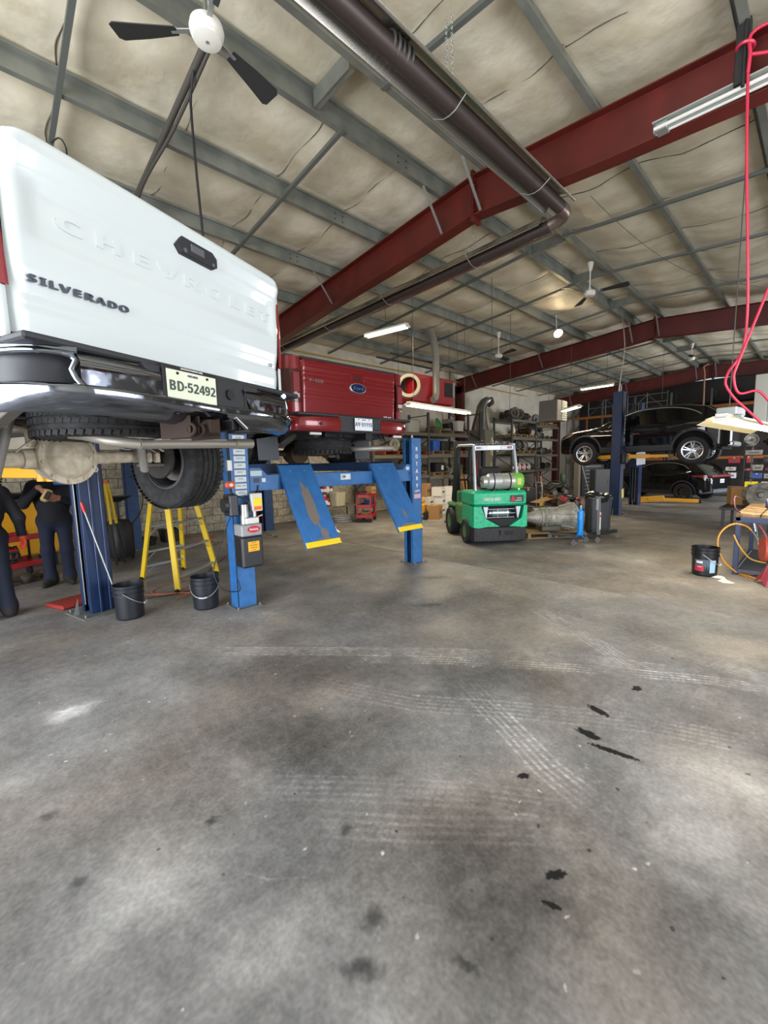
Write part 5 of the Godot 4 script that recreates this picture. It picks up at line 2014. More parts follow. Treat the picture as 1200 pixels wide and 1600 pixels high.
func build_forklift() -> void:
	var T := thing("forklift", "green forklift with a silver gas bottle on its back, parked in the middle", "forklift", V(7.0, 0, -4.25), -38.3)
	var green := mat("forklift green", "12b37f", 0.38)
	grime(green, noise_tex(0.03, 91, Color(0.86, 0.86, 0.86), Color(1, 1, 1), 256, 5, 0.2, 0.55), 1.6)
	var olive := mat("dull green", "4d7a4c", 0.5)
	var dk := mat("forklift black", "232427", 0.55)
	grime(dk, noise_tex(0.03, 92, Color(0.70, 0.68, 0.66), Color(1, 1, 1), 256, 5, 0.2, 0.7), 1.8)
	var steel := mat("guard silver", "aeb4ba", 0.4, 0.5)
	# counterweight: upper block and lower skirt, both rounded at the corners
	var plan := P2([-0.47, 0.0, -0.50, -0.10, -0.50, -0.75, 0.58, -0.75, 0.58, -0.10, 0.55, 0.0, 0.30, 0.035, -0.22, 0.035])
	var flat := Basis(V(1, 0, 0), V(0, 0, 1), V(0, -1, 0))
	var b := MB.new()
	b.at(Vector3.ZERO, flat).prism(plan, -0.77, -1.05, 0.04, true)
	b.at(Vector3.ZERO)
	var cw := obj("counterweight", b, green, T, "bright green counterweight")
	# lower part with a V-shaped opening
	b = MB.new()
	b.prism(P2([-0.485, 0.36, 0.13, 0.27, 0.565, 0.36, 0.565, 0.765, 0.50, 0.765, 0.46, 0.53, 0.13, 0.315, -0.25, 0.53, -0.33, 0.74, -0.33, 0.765, -0.485, 0.765]), -0.12, 0.03, 0.004)
	for s in [-0.475, 0.555]:
		b.box(V(s, 0.56, -0.40), V(0.05, 0.4, 0.62), 0.015)
	obj("grille_surround", b, green, cw)
	b = MB.new()
	b.box(V(0.04, 0.55, -0.30), V(0.96, 0.44, 0.08), 0.01)
	b.prism(P2([-0.22, 0.52, 0.13, 0.33, 0.44, 0.52]), -0.2, -0.03, 0.01)
	obj("grille_recess", b, mat("recess black", "131416", 0.7), cw)
	b = MB.new()
	b.cyl(V(-0.10, 0.62, -0.10), V(0.22, 0.62, -0.10), 0.085, -1, 22)
	b.cyl(V(-0.16, 0.62, -0.10), V(-0.10, 0.62, -0.10), 0.06, -1, 16)
	b.cyl(V(0.22, 0.62, -0.10), V(0.29, 0.62, -0.10), 0.06, 0.03, 16)
	for x in [-0.03, 0.15]:
		b.ring(V(x, 0.62, -0.10), V(1, 0, 0), 0.085, 0.008, 22, 6)
	obj("muffler", b, mat("muffler steel", "9fb0b4", 0.3, 0.8), cw)
	b = MB.new()
	for y in [0.70, 0.62, 0.54]:
		b.box(V(0.06, y, -0.03), V(0.74 - (0.70 - y) * 1.2, 0.012, 0.012), 0.003)
	for x in [0.0, 0.2]:
		b.box(V(x, 0.62, -0.025), V(0.01, 0.18, 0.01), 0.002)
	obj("grille_bar", b, steel, cw)
	b = MB.new()
	for s in [-1.0, 1.0]:
		var x0: float = 0.065 + s * 0.37
		b.prism(P2([x0, 0.755, x0 - s * 0.10, 0.755, x0 - s * 0.10 + s * 0.02, 0.60, x0 - s * 0.07, 0.53, x0 - s * 0.05, 0.53]), 0.0, 0.042, 0.006)
	obj("grille_corner", b, steel, cw)
	letters(cw, "fleet_number", "10013-002", 0.085, 0.004, M["label white"], V(-0.135, 0.895, 0.037), Basis.IDENTITY, 0.9)
	b = MB.new()
	b.box(V(0.35, 0.90, 0.035), V(0.27, 0.13, 0.008), 0.002)
	var lg := obj("logo_plate", b, mat("logo black", "17171a", 0.4), cw)
	b = MB.new()
	b.prism(P2([0.235, 0.85, 0.265, 0.85, 0.275, 0.87, 0.285, 0.85, 0.325, 0.85, 0.29, 0.95, 0.265, 0.95]), 0.039, 0.042)
	obj("logo_mark", b, mat("badge red", "b5122a", 0.5), lg)
	letters(lg, "logo_letters", "AUTO", 0.035, 0.003, M["label white"], V(0.40, 0.905, 0.04))
	b = MB.new()
	b.box(V(0.39, 0.865, 0.0395), V(0.12, 0.012, 0.002))
	obj("logo_line", b, M["label white"], lg)
	b = MB.new()
	b.at(Vector3.ZERO, flat).prism(P2([-0.47, 0.02, -0.50, -0.10, -0.50, -0.55, 0.58, -0.55, 0.58, -0.10, 0.55, 0.02, 0.30, 0.055, -0.22, 0.055]), -0.07, -0.375, 0.03, true)
	b.at(Vector3.ZERO)
	var sk := obj("skirt", b, dk, T, "black scuffed steel skirt")
	b = MB.new()
	b.box(V(0.2, 0.25, 0.05), V(0.16, 0.07, 0.03), 0.006)
	b.cyl(V(0.02, 0.20, 0.04), V(0.02, 0.30, 0.06), 0.02, -1, 10)
	obj("tow_socket", b, M["recess black"], sk)
	# gas bottle lying across the back
	b = MB.new()
	b.lathe_at(V(-0.26, 1.225, -0.17), V(1, 0, 0), [Vector2(0, 0), Vector2(0.095, 0), Vector2(0.11, 0.0), Vector2(0.115, 0.075), Vector2(0.105, 0.08), Vector2(0.125, 0.09), Vector2(0.15, 0.13), Vector2(0.155, 0.16), Vector2(0.155, 0.33), Vector2(0.159, 0.335), Vector2(0.159, 0.345), Vector2(0.155, 0.35), Vector2(0.155, 0.60), Vector2(0, 0.60)], 30)
	var bt := obj("gas_bottle", b, mat("bottle silver", "b9bbb8", 0.38, 0.5), T, "silver propane bottle with a lime green end")
	b = MB.new()
	b.lathe_at(V(0.34, 1.225, -0.17), V(1, 0, 0), [Vector2(0, 0), Vector2(0.157, 0), Vector2(0.157, 0.15), Vector2(0.14, 0.185), Vector2(0, 0.2)], 30)
	obj("bottle_end", b, mat("lime green", "6fc23c", 0.4), bt)
	b = MB.new()
	b.box(V(0.42, 1.22, -0.011), V(0.08, 0.13, 0.004), 0.001)
	obj("bottle_label", b, mat("label mixed", "c9c08a", 0.6), bt)
	b = MB.new()
	for x in [-0.06, 0.26]:
		b.ring(V(x, 1.225, -0.17), V(1, 0, 0), 0.158, 0.012, 26, 6)
		b.box(V(x, 1.06, -0.17), V(0.06, 0.06, 0.3), 0.01)
	obj("bottle_strap", b, dk, T)
	b = MB.new()
	b.tube([V(-0.26, 1.22, -0.17), V(-0.36, 1.3, -0.2), V(-0.40, 1.2, -0.3), V(-0.36, 1.05, -0.35)], 0.012, 6)
	obj("gas_hose", b, dk, T)
	# overhead guard
	b = MB.new()
	for s in [-1.0, 1.0]:
		b.bar(V(s * 0.43 + 0.02, 1.04, -0.12), V(s * 0.40 + 0.01, 1.92, -0.30), 0.05, 0.07, V(0, 0, 1), 0.01)
		b.bar(V(s * 0.40 + 0.01, 1.93, -0.28), V(s * 0.40 + 0.01, 1.97, -1.35), 0.06, 0.05, Vector3.UP, 0.008)
	b.box(V(0.01, 1.875, -0.285), V(0.78, 0.10, 0.05), 0.01)
	var gd := obj("overhead_guard", b, steel, T)
	b = MB.new()
	for s in [-1.0, 1.0]:
		b.bar(V(s * 0.42, 1.95, -1.33), V(s * 0.46, 0.75, -1.62), 0.06, 0.07, V(0, 0, 1), 0.01)
	for k in 6:
		b.box(V(-0.28 + k * 0.115, 1.94, -0.8), V(0.03, 0.04, 1.05), 0.006)
	obj("guard_bar", b, dk, gd)
	b = MB.new()
	for s in [-1.0, 1.0]:
		b.box(V(0.01 + s * 0.31, 1.875, -0.255), V(0.09, 0.045, 0.02), 0.008)
	obj("stop_light", b, M["red lens"], gd)
	b = MB.new()
	for s in [-1.0, 1.0]:
		b.box(V(0.01 + s * 0.19, 1.875, -0.255), V(0.13, 0.045, 0.018), 0.008)
	obj("reverse_light", b, mat("lamp pale", "d9cfcc", 0.15), gd)
	# body, cowl and seat
	b = MB.new()
	b.at(V(0.04, 0, 0)).box(V(0, 0.50, -1.1), V(1.0, 0.46, 0.75), 0.04)
	for s in [-1.0, 1.0]:
		b.box(V(s * 0.47, 0.66, -1.68), V(0.16, 0.10, 0.62), 0.04)
		b.box(V(s * 0.5, 0.75, -0.55), V(0.06, 0.5, 0.5), 0.03)
	b.box(V(0, 0.72, -1.62), V(0.8, 0.5, 0.12), 0.03)
	b.at(Vector3.ZERO)
	obj("body", b, olive, T, "dull green side panels")
	b = MB.new()
	b.box(V(0.02, 1.02, -0.72), V(0.46, 0.12, 0.46), 0.04)
	b.box(V(0.02, 1.3, -0.50), V(0.44, 0.42, 0.10), 0.04, Basis(V(1, 0, 0), -0.15))
	obj("seat", b, mat("seat black", "19191b", 0.7), T)
	b = MB.new()
	b.cyl(V(0.0, 0.9, -1.5), V(0.0, 1.2, -1.32), 0.025, -1, 10)
	b.ring(V(0.0, 1.21, -1.31), V(0, 0.85, 0.5), 0.16, 0.014, 24, 6)
	obj("steering_wheel", b, dk, T)
	# mast, carriage and forks
	b = MB.new()
	for s in [-1.0, 1.0]:
		b.box(V(s * 0.33, 1.08, -1.86), V(0.07, 2.05, 0.12), 0.008)
		b.box(V(s * 0.25, 1.10, -1.90), V(0.06, 1.95, 0.10), 0.008)
	b.box(V(0, 2.06, -1.86), V(0.72, 0.07, 0.10), 0.01)
	b.box(V(0, 0.3, -1.88), V(0.66, 0.08, 0.08), 0.01)
	obj("mast", b, mat("mast black", "1b1b1f", 0.5), T)
	b = MB.new()
	b.cyl(V(0, 0.25, -1.84), V(0, 1.9, -1.84), 0.04, -1, 14)
	obj("mast_cylinder", b, dk, T)
	b = MB.new()
	b.box(V(0, 0.55, -1.99), V(0.95, 0.10, 0.05), 0.008)
	b.box(V(0, 0.2, -1.99), V(0.95, 0.10, 0.05), 0.008)
	for s in [-0.36, 0.0, 0.36]:
		b.box(V(s, 0.75, -1.99), V(0.03, 0.9, 0.03), 0.006)
	b.box(V(0, 1.2, -1.99), V(0.95, 0.05, 0.04), 0.008)
	obj("carriage", b, M["mast black"], T)
	for s in [-1.0, 1.0]:
		b = MB.new()
		b.box(V(s * 0.3, 0.33, -2.035), V(0.1, 0.55, 0.04), 0.006)
		b.box(V(s * 0.3, 0.08, -2.5), V(0.1, 0.035, 0.95), 0.006)
		obj("fork", b, dk, T)
	var rub := mat("car rubber", "1d1d1e", 0.75)
	for s in [-1.0, 1.0]:
		for w in [[-0.42, 0.24, 0.2, 0.49], [-1.6, 0.3, 0.22, 0.50]]:
			b = MB.new()
			var c := V(0.04 + s * w[3], w[1], w[0])
			b.lathe_at(c - V(w[2] / 2, 0, 0), V(1, 0, 0), [Vector2(w[1] * 0.5, 0.02), Vector2(w[1] * 0.6, 0), Vector2(w[1] * 0.94, 0), Vector2(w[1], 0.02), Vector2(w[1], w[2] - 0.02), Vector2(w[1] * 0.94, w[2]), Vector2(w[1] * 0.6, w[2]), Vector2(w[1] * 0.5, w[2] - 0.02)], 30)
			var ty := obj("tire", b, rub, T)
			b = MB.new()
			b.lathe_at(c - V(w[2] * 0.45, 0, 0), V(1, 0, 0), [Vector2(0, 0.03), Vector2(w[1] * 0.3, 0.03), Vector2(w[1] * 0.52, 0.0), Vector2(w[1] * 0.52, w[2] * 0.9), Vector2(w[1] * 0.3, w[2] * 0.87), Vector2(0, w[2] * 0.87)], 20)
			obj("hub", b, olive, ty)

func glow(key: String, hex: String, e: float) -> StandardMaterial3D:
	var m := mat(key, "f4f0e4", 0.5)
	m.emission_enabled = true
	m.emission = Color(hex)
	m.emission_energy_multiplier = e
	return m

# fluorescent strip: a to e, hanging from rods; lamp face down
func strip_light(label: String, a: Vector3, e: Vector3, width: float, energy: float, hang: Array, guard := "") -> void:
	var mid := (a + e) * 0.5
	var T := thing("strip_light", label, "light fixture", mid)
	var d := (e - a).normalized()
	var L := a.distance_to(e)
	var x := Vector3.UP.cross(d).normalized()
	var bs := Basis(x, d.cross(x), d)
	var white := mat("fixture white", "d8d6cc", 0.45)
	var b := MB.new()
	b.at(Vector3.ZERO, bs)
	b.box(V(0, 0.05, 0), V(0.11, 0.06, L), 0.006)
	for s in [-1.0, 1.0]:
		b.bar(V(s * 0.05, 0.055, -L / 2), V(s * 0.05, 0.055, L / 2), 0.006, 0.05)
		b.box(V(s * width * 0.36, 0.035, 0), V(width * 0.30, 0.004, L), 0.0, Basis(V(0, 0, 1), -s * 0.35))
	var h := obj("housing", b, white, T)
	b = MB.new()
	b.at(Vector3.ZERO, bs)
	for s in [-1.0, 1.0]:
		b.box(V(0, 0.02, s * (L / 2 - 0.012)), V(0.13, 0.05, 0.024), 0.006)
	obj("lamp_holder", b, white, h)
	b = MB.new()
	b.at(Vector3.ZERO, bs)
	for s in [-1.0, 1.0]:
		b.cyl(V(s * width * 0.22, 0.0, -L / 2 + 0.03), V(s * width * 0.22, 0.0, L / 2 - 0.03), 0.019, -1, 10)
	obj("lamp_tube", b, glow("tube glow", "fff3d0", 5.0), T, "glowing lamp tube")
	if guard:
		b = MB.new()
		b.at(Vector3.ZERO, bs)
		for s in [-1.0, 1.0]:
			for k in int(L / 0.2):
				b.box(V(s * width * 0.55, -0.02 + 0.02, -L / 2 + 0.1 + k * 0.2), V(width * 0.55, 0.006, 0.185), 0.002, Basis(V(0, 0, 1), -s * 0.5))
		obj("reflector_panel", b, mat("reflector cream", guard, 0.5), T, "cream reflector wing")
		b = MB.new()
		b.at(Vector3.ZERO, bs)
		b.box(V(0, 0.12, -L / 2 + 0.35), V(0.2, 0.1, 0.35), 0.01)
		b.box(V(-0.03, 0.05, -L / 2 + 0.25), V(0.24, 0.05, 0.06), 0.008)
		obj("ballast_box", b, M["brace steel"], T)
	b = MB.new()
	for t in hang:
		var p: Vector3 = a.lerp(e, t) - mid
		b.cyl(p + V(0, 0.08, 0), V(p.x, roof_y(mid.z + p.z) - mid.y + 0.1, p.z), 0.006, -1, 6)
	if hang.size():
		obj("hanger", b, mat("wire dark", "55534e", 0.6, 0.4), T)
	var l := AreaLight3D.new()
	l.name = "lamp_light"
	l.area_size = Vector2(width * 0.8, L * 0.96)
	l.light_energy = energy
	l.light_color = Color("ffeccb")
	l.shadow_enabled = true
	l.set("area_range", 40.0)
	l.set("area_attenuation", 2.0)
	l.transform = Transform3D(Basis(x, d, x.cross(d)) if x.cross(d).y > 0 else Basis(-x, d, (-x).cross(d)), V(0, -0.035, 0))
	T.add_child(l, true)

func ceiling_fan(label: String, at: Vector3, rod: float, turn: float, blades: float, sc := 1.0) -> void:
	var T := thing("ceiling_fan", label, "ceiling fan", at, turn)
	var w := mat("fan white", "cfcbbf", 0.4)
	var b := MB.new()
	b.lathe([Vector2(0, -0.07), Vector2(0.05, -0.07), Vector2(0.09, -0.06), Vector2(0.098, -0.045), Vector2(0.094, -0.04), Vector2(0.105, -0.03), Vector2(0.112, 0.0), Vector2(0.105, 0.03), Vector2(0.06, 0.05), Vector2(0.03, 0.055), Vector2(0.025, 0.10), Vector2(0, 0.1)], 32)
	var mo := obj("motor", b, w, T)
	b = MB.new()
	b.cyl(V(0, -0.072, 0), V(0, -0.068, 0), 0.012, -1, 10)
	obj("motor_screw", b, M["brace steel"], mo)
	b = MB.new()
	b.cyl(V(0, 0.08, 0), V(0, rod - 0.06, 0), 0.014, -1, 10)
	obj("down_rod", b, w if sc < 1.0 or rod < 0.7 else M["dark angle"], T)
	b = MB.new()
	b.lathe([Vector2(0, rod - 0.16), Vector2(0.03, rod - 0.16), Vector2(0.06, rod - 0.02), Vector2(0.06, rod), Vector2(0, rod)], 20)
	obj("canopy", b, w, T)
	for k in 3:
		var a := TAU * k / 3.0
		var bs := Basis(Vector3.UP, a)
		b = MB.new()
		b.at(Vector3.ZERO, bs * Basis(V(1, 0, 0), 0.0))
		b.at(Vector3.ZERO, bs)
		b.box(V(0.16, 0.0, 0), V(0.16, 0.008, 0.035), 0.002)
		obj("blade_arm", b, M["brace steel"], T)
		b = MB.new()
		b.at(bs * V(0.2, 0.0, 0), bs * Basis(V(1, 0, 0), -0.22) * Basis(V(1, 0, 0), V(0, 0, -1), V(0, 1, 0)))
		b.prism(P2([0, -0.04, blades * 0.5, -0.07, blades - 0.03, -0.085, blades, -0.06, blades, 0.06, blades - 0.03, 0.08, blades * 0.5, 0.06, 0, 0.04]), -0.003, 0.003)
		obj("blade", b, mat("blade grey", "292b29", 0.5), T)

func build_ceiling_things() -> void:
	# radiant tube heater: a run along the ridge, an elbow and a run to the side wall
	var T := thing("radiant_tube_heater", "long black radiant tube heater with sheet reflectors hung under the ridge", "heater", V(5.5, 4.78, -2.5))
	var tube_m := mat("tube steel", "4b423e", 0.45, 0.6)
	var refl := mat("reflector sheet", "b9b5aa", 0.22, 0.9)
	var o := V(5.5, 4.78, -2.5)
	var b := MB.new()
	b.cyl(V(-9.5, 0, 0), V(0.02, -0.03, 0), 0.076, -1, 22)
	obj("burner_tube", b, tube_m, T)
	b = MB.new()
	b.tube([V(0.0, -0.03, 0), V(0.16, -0.035, -0.01), V(0.24, -0.05, -0.10), V(0.25, -0.06, -0.24)], 0.078, 16)
	obj("elbow", b, mat("elbow steel", "8f7d74", 0.35, 0.8), T, "steel elbow joining the two heater runs")
	b = MB.new()
	b.cyl(V(0.25, -0.07, -0.24), V(0.42, -0.10, -8.0), 0.076, -1, 22)
	obj("burner_tube", b, tube_m, T)
	for run in [[V(-9.5, 0.0, 0), V(-0.02, -0.03, 0)], [V(0.25, -0.07, -0.3), V(0.42, -0.10, -8.0)]]:
		var a: Vector3 = run[0]
		var e: Vector3 = run[1]
		var d := (e - a).normalized()
		var x := Vector3.UP.cross(d).normalized()
		var y := d.cross(x)
		var rows := []
		for q in [[-0.20, -0.02], [-0.185, -0.035], [-0.18, -0.02], [-0.10, 0.095], [0.0, 0.13], [0.10, 0.095], [0.18, -0.02], [0.185, -0.035], [0.20, -0.02]]:
			rows.append(PackedVector3Array([a + x * q[0] + y * q[1], e + x * q[0] + y * q[1]]))
		b = MB.new()
		b.grid(rows, false, false, V(0, -1, 0))
		var rows2 := []
		for r in rows:
			rows2.append(PackedVector3Array([r[0] + y * 0.004, r[1] + y * 0.004]))
		b.grid(rows2, false, false, V(0, 1, 0))
		obj("reflector", b, refl, T)
		b = MB.new()
		var n := int(a.distance_to(e) / 1.55)
		for k in n:
			var p := a.lerp(e, (k + 0.6) / n)
			b.tube([p + x * -0.19 - y * 0.02, p + x * -0.07 - y * 0.09, p - y * 0.1, p + x * 0.07 - y * 0.09, p + x * 0.19 - y * 0.02, p + x * 0.26 + y * 0.07, p + x * 0.12 + y * 0.16, p + y * 0.16], 0.005, 5, false)
		obj("bracket", b, M["brace steel"], T)
		for k in n:
			if k % 2 == 0:
				var p := a.lerp(e, (k + 0.6) / n)
				for s in [-0.03, 0.03]:
					b = MB.new()
					var up := roof_y(o.z + p.z) + 0.02 - (o.y + p.y)
					for q in int((up - 0.16) / 0.045):
						b.ring(p + x * s + y * (0.17 + q * 0.045), x if q % 2 else d, 0.012, 0.0035, 8, 4)
					obj("hanging_chain", b, M["brace steel"], T).set_meta("kind", "stuff")
	# the flexible sleeve joint on the first run
	b = MB.new()
	for k in 5:
		b.ring(V(-2.98 + k * 0.05, 0, 0), V(1, 0, 0), 0.078, 0.012 + 0.004 * (k % 2), 20, 6)
	obj("coupling", b, M["wire dark"] if M.has("wire dark") else mat("wire dark", "55534e", 0.6, 0.4), T)
	# fans
	ceiling_fan("white-hubbed ceiling fan with dark blades nearest the camera, above the white pickup", V(1.36, 4.55, -3.08), 0.95, 18.0, 0.42)
	ceiling_fan("small white ceiling fan hung from the ridge beyond the heater elbow", V(9.18, 4.95, -3.52), 0.58, 40.0, 0.5)
	ceiling_fan("white ceiling fan hanging beyond the red unit heater", V(10.93, 4.62, -6.66), 0.64, 10.0, 0.5, 0.9)
	ceiling_fan("farthest ceiling fan, hung near the ridge before the end racks", V(18.05, 5.0, -3.45), 0.5, 70.0, 0.45, 0.9)
	# lamps
	strip_light("long lit fluorescent fixture hanging in front of the red unit heater", V(7.02, 2.92, -6.57), V(9.65, 2.92, -6.78), 0.30, 9.0, [0.08, 0.92])
	strip_light("short lit fluorescent fixture high up beyond the red rafter", V(6.66, 4.55, -7.55), V(6.88, 4.55, -6.42), 0.26, 7.0, [0.5])
	strip_light("lit fluorescent fixture on one rod above the raised SUV's nose", V(13.98, 3.2, -6.09), V(13.24, 3.2, -5.28), 0.26, 7.0, [0.45])
	strip_light("highest lit fluorescent fixture, hung before the far red rafter", V(16.4, 4.2, -6.5), V(16.33, 4.2, -5.35), 0.2, 7.0, [0.2])
	strip_light("lit fixture with cream reflector wings hanging low beside the red hose", V(6.38, 2.03, -0.9), V(8.75, 1.97, -0.57), 0.30, 6.0, [0.12, 0.9], "e8dcae")
	# bare fixture fixed to the near rafter
	T = thing("strip_light", "unlit grey strip light fixed along the nearest red rafter", "light fixture", V(5.22, 4.86, -0.7))
	b = MB.new()
	b.bar(V(0, 0.02, -0.72), V(0, -0.04, 0.72), 0.06, 0.06, Vector3.UP, 0.006)
	b.bar(V(-0.02, 0.06, -0.72), V(-0.02, 0.0, 0.72), 0.13, 0.012, Vector3.UP, 0.003)
	obj("housing", b, mat("fixture grey", "9a9d94", 0.45), T)
	for s in [-1.0, 1.0]:
		b = MB.new()
		b.cyl(V(-0.03 + s * 0.045, -0.005, -0.70), V(-0.03 + s * 0.045, -0.065, 0.70), 0.018, -1, 10)
		obj("lamp_tube", b, mat("dead tube", "c9c8bf", 0.3), T)
	b = MB.new()
	b.box(V(-0.02, 0.0, -0.64), V(0.12, 0.07, 0.1), 0.006)
	obj("lamp_holder", b, M["brace steel"], T)
	# bright work lamp under the roof
	T = thing("flood_lamp", "bright round work lamp clamped under the roof between the fans", "lamp", V(11.85, 5.08, -5.35))
	b = MB.new()
	b.lathe_at(V(0, 0.05, -0.02), V(-0.5, -0.6, 0.5), [Vector2(0, -0.12), Vector2(0.03, -0.12), Vector2(0.05, -0.03), Vector2(0.12, 0.06), Vector2(0.115, 0.06), Vector2(0.045, -0.03), Vector2(0, -0.1)], 20)
	b.cyl(V(0.03, 0.12, -0.06), V(0.05, 0.56, -0.1), 0.012, -1, 8)
	obj("reflector", b, M["fixture white"], T)
	b = MB.new()
	b.ball(V(-0.02, 0.02, 0.01), V(0.06, 0.06, 0.06), 10)
	obj("bulb", b, glow("bulb glow", "ffe7b0", 14.0), T, "glowing bulb")
	omni("lamp_light", V(-0.02, 0.02, 0.01), 1.0, Color("ffe2b0"), 0.05, T)
	# red unit heater with its outlet and flue
	T = thing("unit_heater", "red unit heater with a round outlet and grey flue, hung over the pallet rack", "heater", V(9.1, 3.26, -8.0))
	var hr := mat("heater red", "a3171b", 0.4)
	b = MB.new()
	b.box(V(0.1, 0.36, 0.05), V(1.75, 0.72, 0.7), 0.02)
	var hb := obj("cabinet", b, hr, T)
	b = MB.new()
	b.box(V(0.72, 0.42, 0.405), V(0.36, 0.4, 0.02), 0.006)
	for k in 5:
		b.box(V(0.72, 0.28 + k * 0.07, 0.42), V(0.32, 0.012, 0.02), 0.002)
	obj("fan_grille", b, mat("grille black", "1a1a1b", 0.6), hb)
	b = MB.new()
	b.box(V(0.95, 0.44, 0.41), V(0.08, 0.44, 0.03), 0.006)
	obj("grille_edge", b, M["brace steel"], hb)
	b = MB.new()
	b.box(V(0.25, 0.50, 0.402), V(0.13, 0.13, 0.005))
	obj("label", b, M["label white"], hb)
	b = MB.new()
	b.lathe_at(V(-0.62, 0.37, 0.12), V(-0.75, 0, 0.66), [Vector2(0, -0.02), Vector2(0.30, -0.02), Vector2(0.30, 0.45), Vector2(0.22, 0.45), Vector2(0.21, 0.42), Vector2(0.21, 0.1)], 30)
	obj("outlet_ring", b, mat("outlet beige", "b3aa92", 0.6), T, "beige round air outlet")
	b = MB.new()
	b.lathe_at(V(-0.62, 0.37, 0.12), V(-0.75, 0, 0.66), [Vector2(0.208, 0.40), Vector2(0.2, 0.12), Vector2(0, 0.12)], 24)
	for a in 4:
		b.lathe_at(V(-0.62, 0.37, 0.12) + V(-0.75, 0, 0.66) * (0.2 + a * 0.001), V(-0.75, 0, 0.66), [Vector2(0.05 * a + 0.03, 0), Vector2(0.05 * a + 0.036, 0.004)], 20)
	obj("outlet_throat", b, mat("throat dark", "3a332b", 0.8), T)
	b = MB.new()
	b.tube([V(-0.1, 0.06, 0.5), V(-0.05, 0.06, 0.5), V(0.02, 0.16, 0.5), V(0.04, 0.3, 0.5), V(0.14, 1.0, 0.42), V(0.18, 1.35, 0.38), V(0.19, 1.75, 0.3), V(0.19, 2.0, 0.2)], 0.1, 16)
	b.ring(V(0.18, 1.3, 0.385), V(0.1, 1, -0.1), 0.1, 0.014, 20, 6)
	obj("flue", b, mat("flue grey", "9b978c", 0.45, 0.4), T, "grey flue pipe")
	b = MB.new()
	for x in [-0.7, 0.9]:
		for z in [-0.2, 0.3]:
			b.cyl(V(x, 0.72, z), V(x, 2.16, z), 0.006, -1, 6)
	obj("hanger", b, M["wire dark"], T)
	for z in [-0.2, 0.3]:
		b = MB.new()
		b.box(V(-0.2, 1.12, z), V(2.6, 0.045, 0.045), 0.004)
		obj("channel", b, mat("channel black", "1f1f20", 0.5), T)
	# small grey unit heater in the far corner
	T = thing("unit_heater", "grey louvred unit heater hanging in the far corner before the orange rack", "heater", V(15.6, 3.05, -7.2))
	b = MB.new()
	b.box(V(0.0, 0.38, 0), V(0.75, 0.76, 0.7), 0.02)
	obj("cabinet", b, mat("heater grey", "77746a", 0.55), T)
	b = MB.new()
	b.box(V(0.2, 0.38, 0.36), V(0.44, 0.7, 0.02), 0.006)
	var lf := obj("louvre_frame", b, mat("heater pale", "a8a79b", 0.5), T)
	b = MB.new()
	for k in 8:
		b.box(V(0.2, 0.1 + k * 0.08, 0.375), V(0.38, 0.05, 0.012), 0.0, Basis(V(1, 0, 0), 0.5))
	obj("louvre", b, M["heater pale"], lf)
	b = MB.new()
	for x in [-0.3, 0.3]:
		b.cyl(V(x, 0.76, 0), V(x, 2.45, 0), 0.006, -1, 6)
	obj("hanger", b, M["wire dark"], T)
	# red air hose on its bracket
	T = thing("hose_drop", "dark steel drop bracket with red air hose hitched round it at the near rafter", "bracket", V(5.16, 4.93, -0.74))
	b = MB.new()
	b.box(V(0, 0.18, 0), V(0.07, 0.5, 0.1), 0.006)
	b.cyl(V(-0.05, -0.12, 0.02), V(-0.05, 0.4, 0.02), 0.014, -1, 8)
	obj("bracket", b, mat("channel black", "1f1f20", 0.5), T)
	var hose := mat("hose red", "c22b45", 0.4)
	b = MB.new()
	b.tube([V(-0.045, -0.03, 0.05), V(-0.07, 0.1, 0.06), V(-0.06, 0.24, 0.05), V(-0.05, 0.28, 0.12), V(-0.05, 0.24, 0.3), V(-0.05, 0.22, 0.6)], 0.014, 8)
	b.tube([V(-0.06, 0.1, 0.06), V(-0.05, 0.04, 0.2), V(-0.05, 0.05, 0.6)], 0.014, 8)
	b.ring(V(-0.03, 0.2, 0.02), V(0.1, 1, 0.2), 0.06, 0.014, 16, 6)
	obj("hose_hitch", b, hose, T)
	b = MB.new()
	b.tube([V(5.12, 4.9, -0.69), V(5.13, 4.2, -0.66), V(5.2, 3.5, -0.62), V(5.3, 2.95, -0.6), V(5.34, 2.6, -0.62), V(5.27, 2.42, -0.70), V(5.25, 2.30, -0.72), V(5.29, 2.17, -0.66), V(5.4, 2.03, -0.55), V(5.52, 1.9, -0.45)], 0.0115, 8)
	tag(obj("air_hose", b, hose), "long red air hose dropping from the near rafter and looping", "hose", "")
	b = MB.new()
	b.tube([V(5.38, 3.4, -0.40), V(5.33, 3.0, -0.5), V(5.28, 2.62, -0.60), V(5.25, 2.35, -0.66), V(5.3, 2.2, -0.62), V(5.45, 2.22, -0.5), V(5.55, 2.12, -0.42)], 0.0115, 8)
	tag(obj("air_hose", b, hose), "shorter strand of red air hose crossing the long one low down", "hose", "")
	# cables along the roof
	var cab := mat("cable black", "1b1b1c", 0.6)
	b = MB.new()
	b.tube([V(1.84, 5.52, -4.2), V(1.82, 5.38, -5.55), V(1.80, 5.24, -6.95), V(1.80, 5.1, -8.3), V(1.8, 4.95, -10.4)], 0.032, 8)
	b.tube([V(1.88, 5.50, -4.2), V(1.85, 5.34, -5.2), V(1.79, 5.24, -6.2), V(1.84, 5.18, -7.2), V(1.78, 5.05, -8.4)], 0.018, 6)
	tag(obj("conduit", b, mat("conduit dark", "4a4640", 0.6)), "dark conduit with cables taped along it below the purlins, above the white pickup", "conduit")
	b = MB.new()
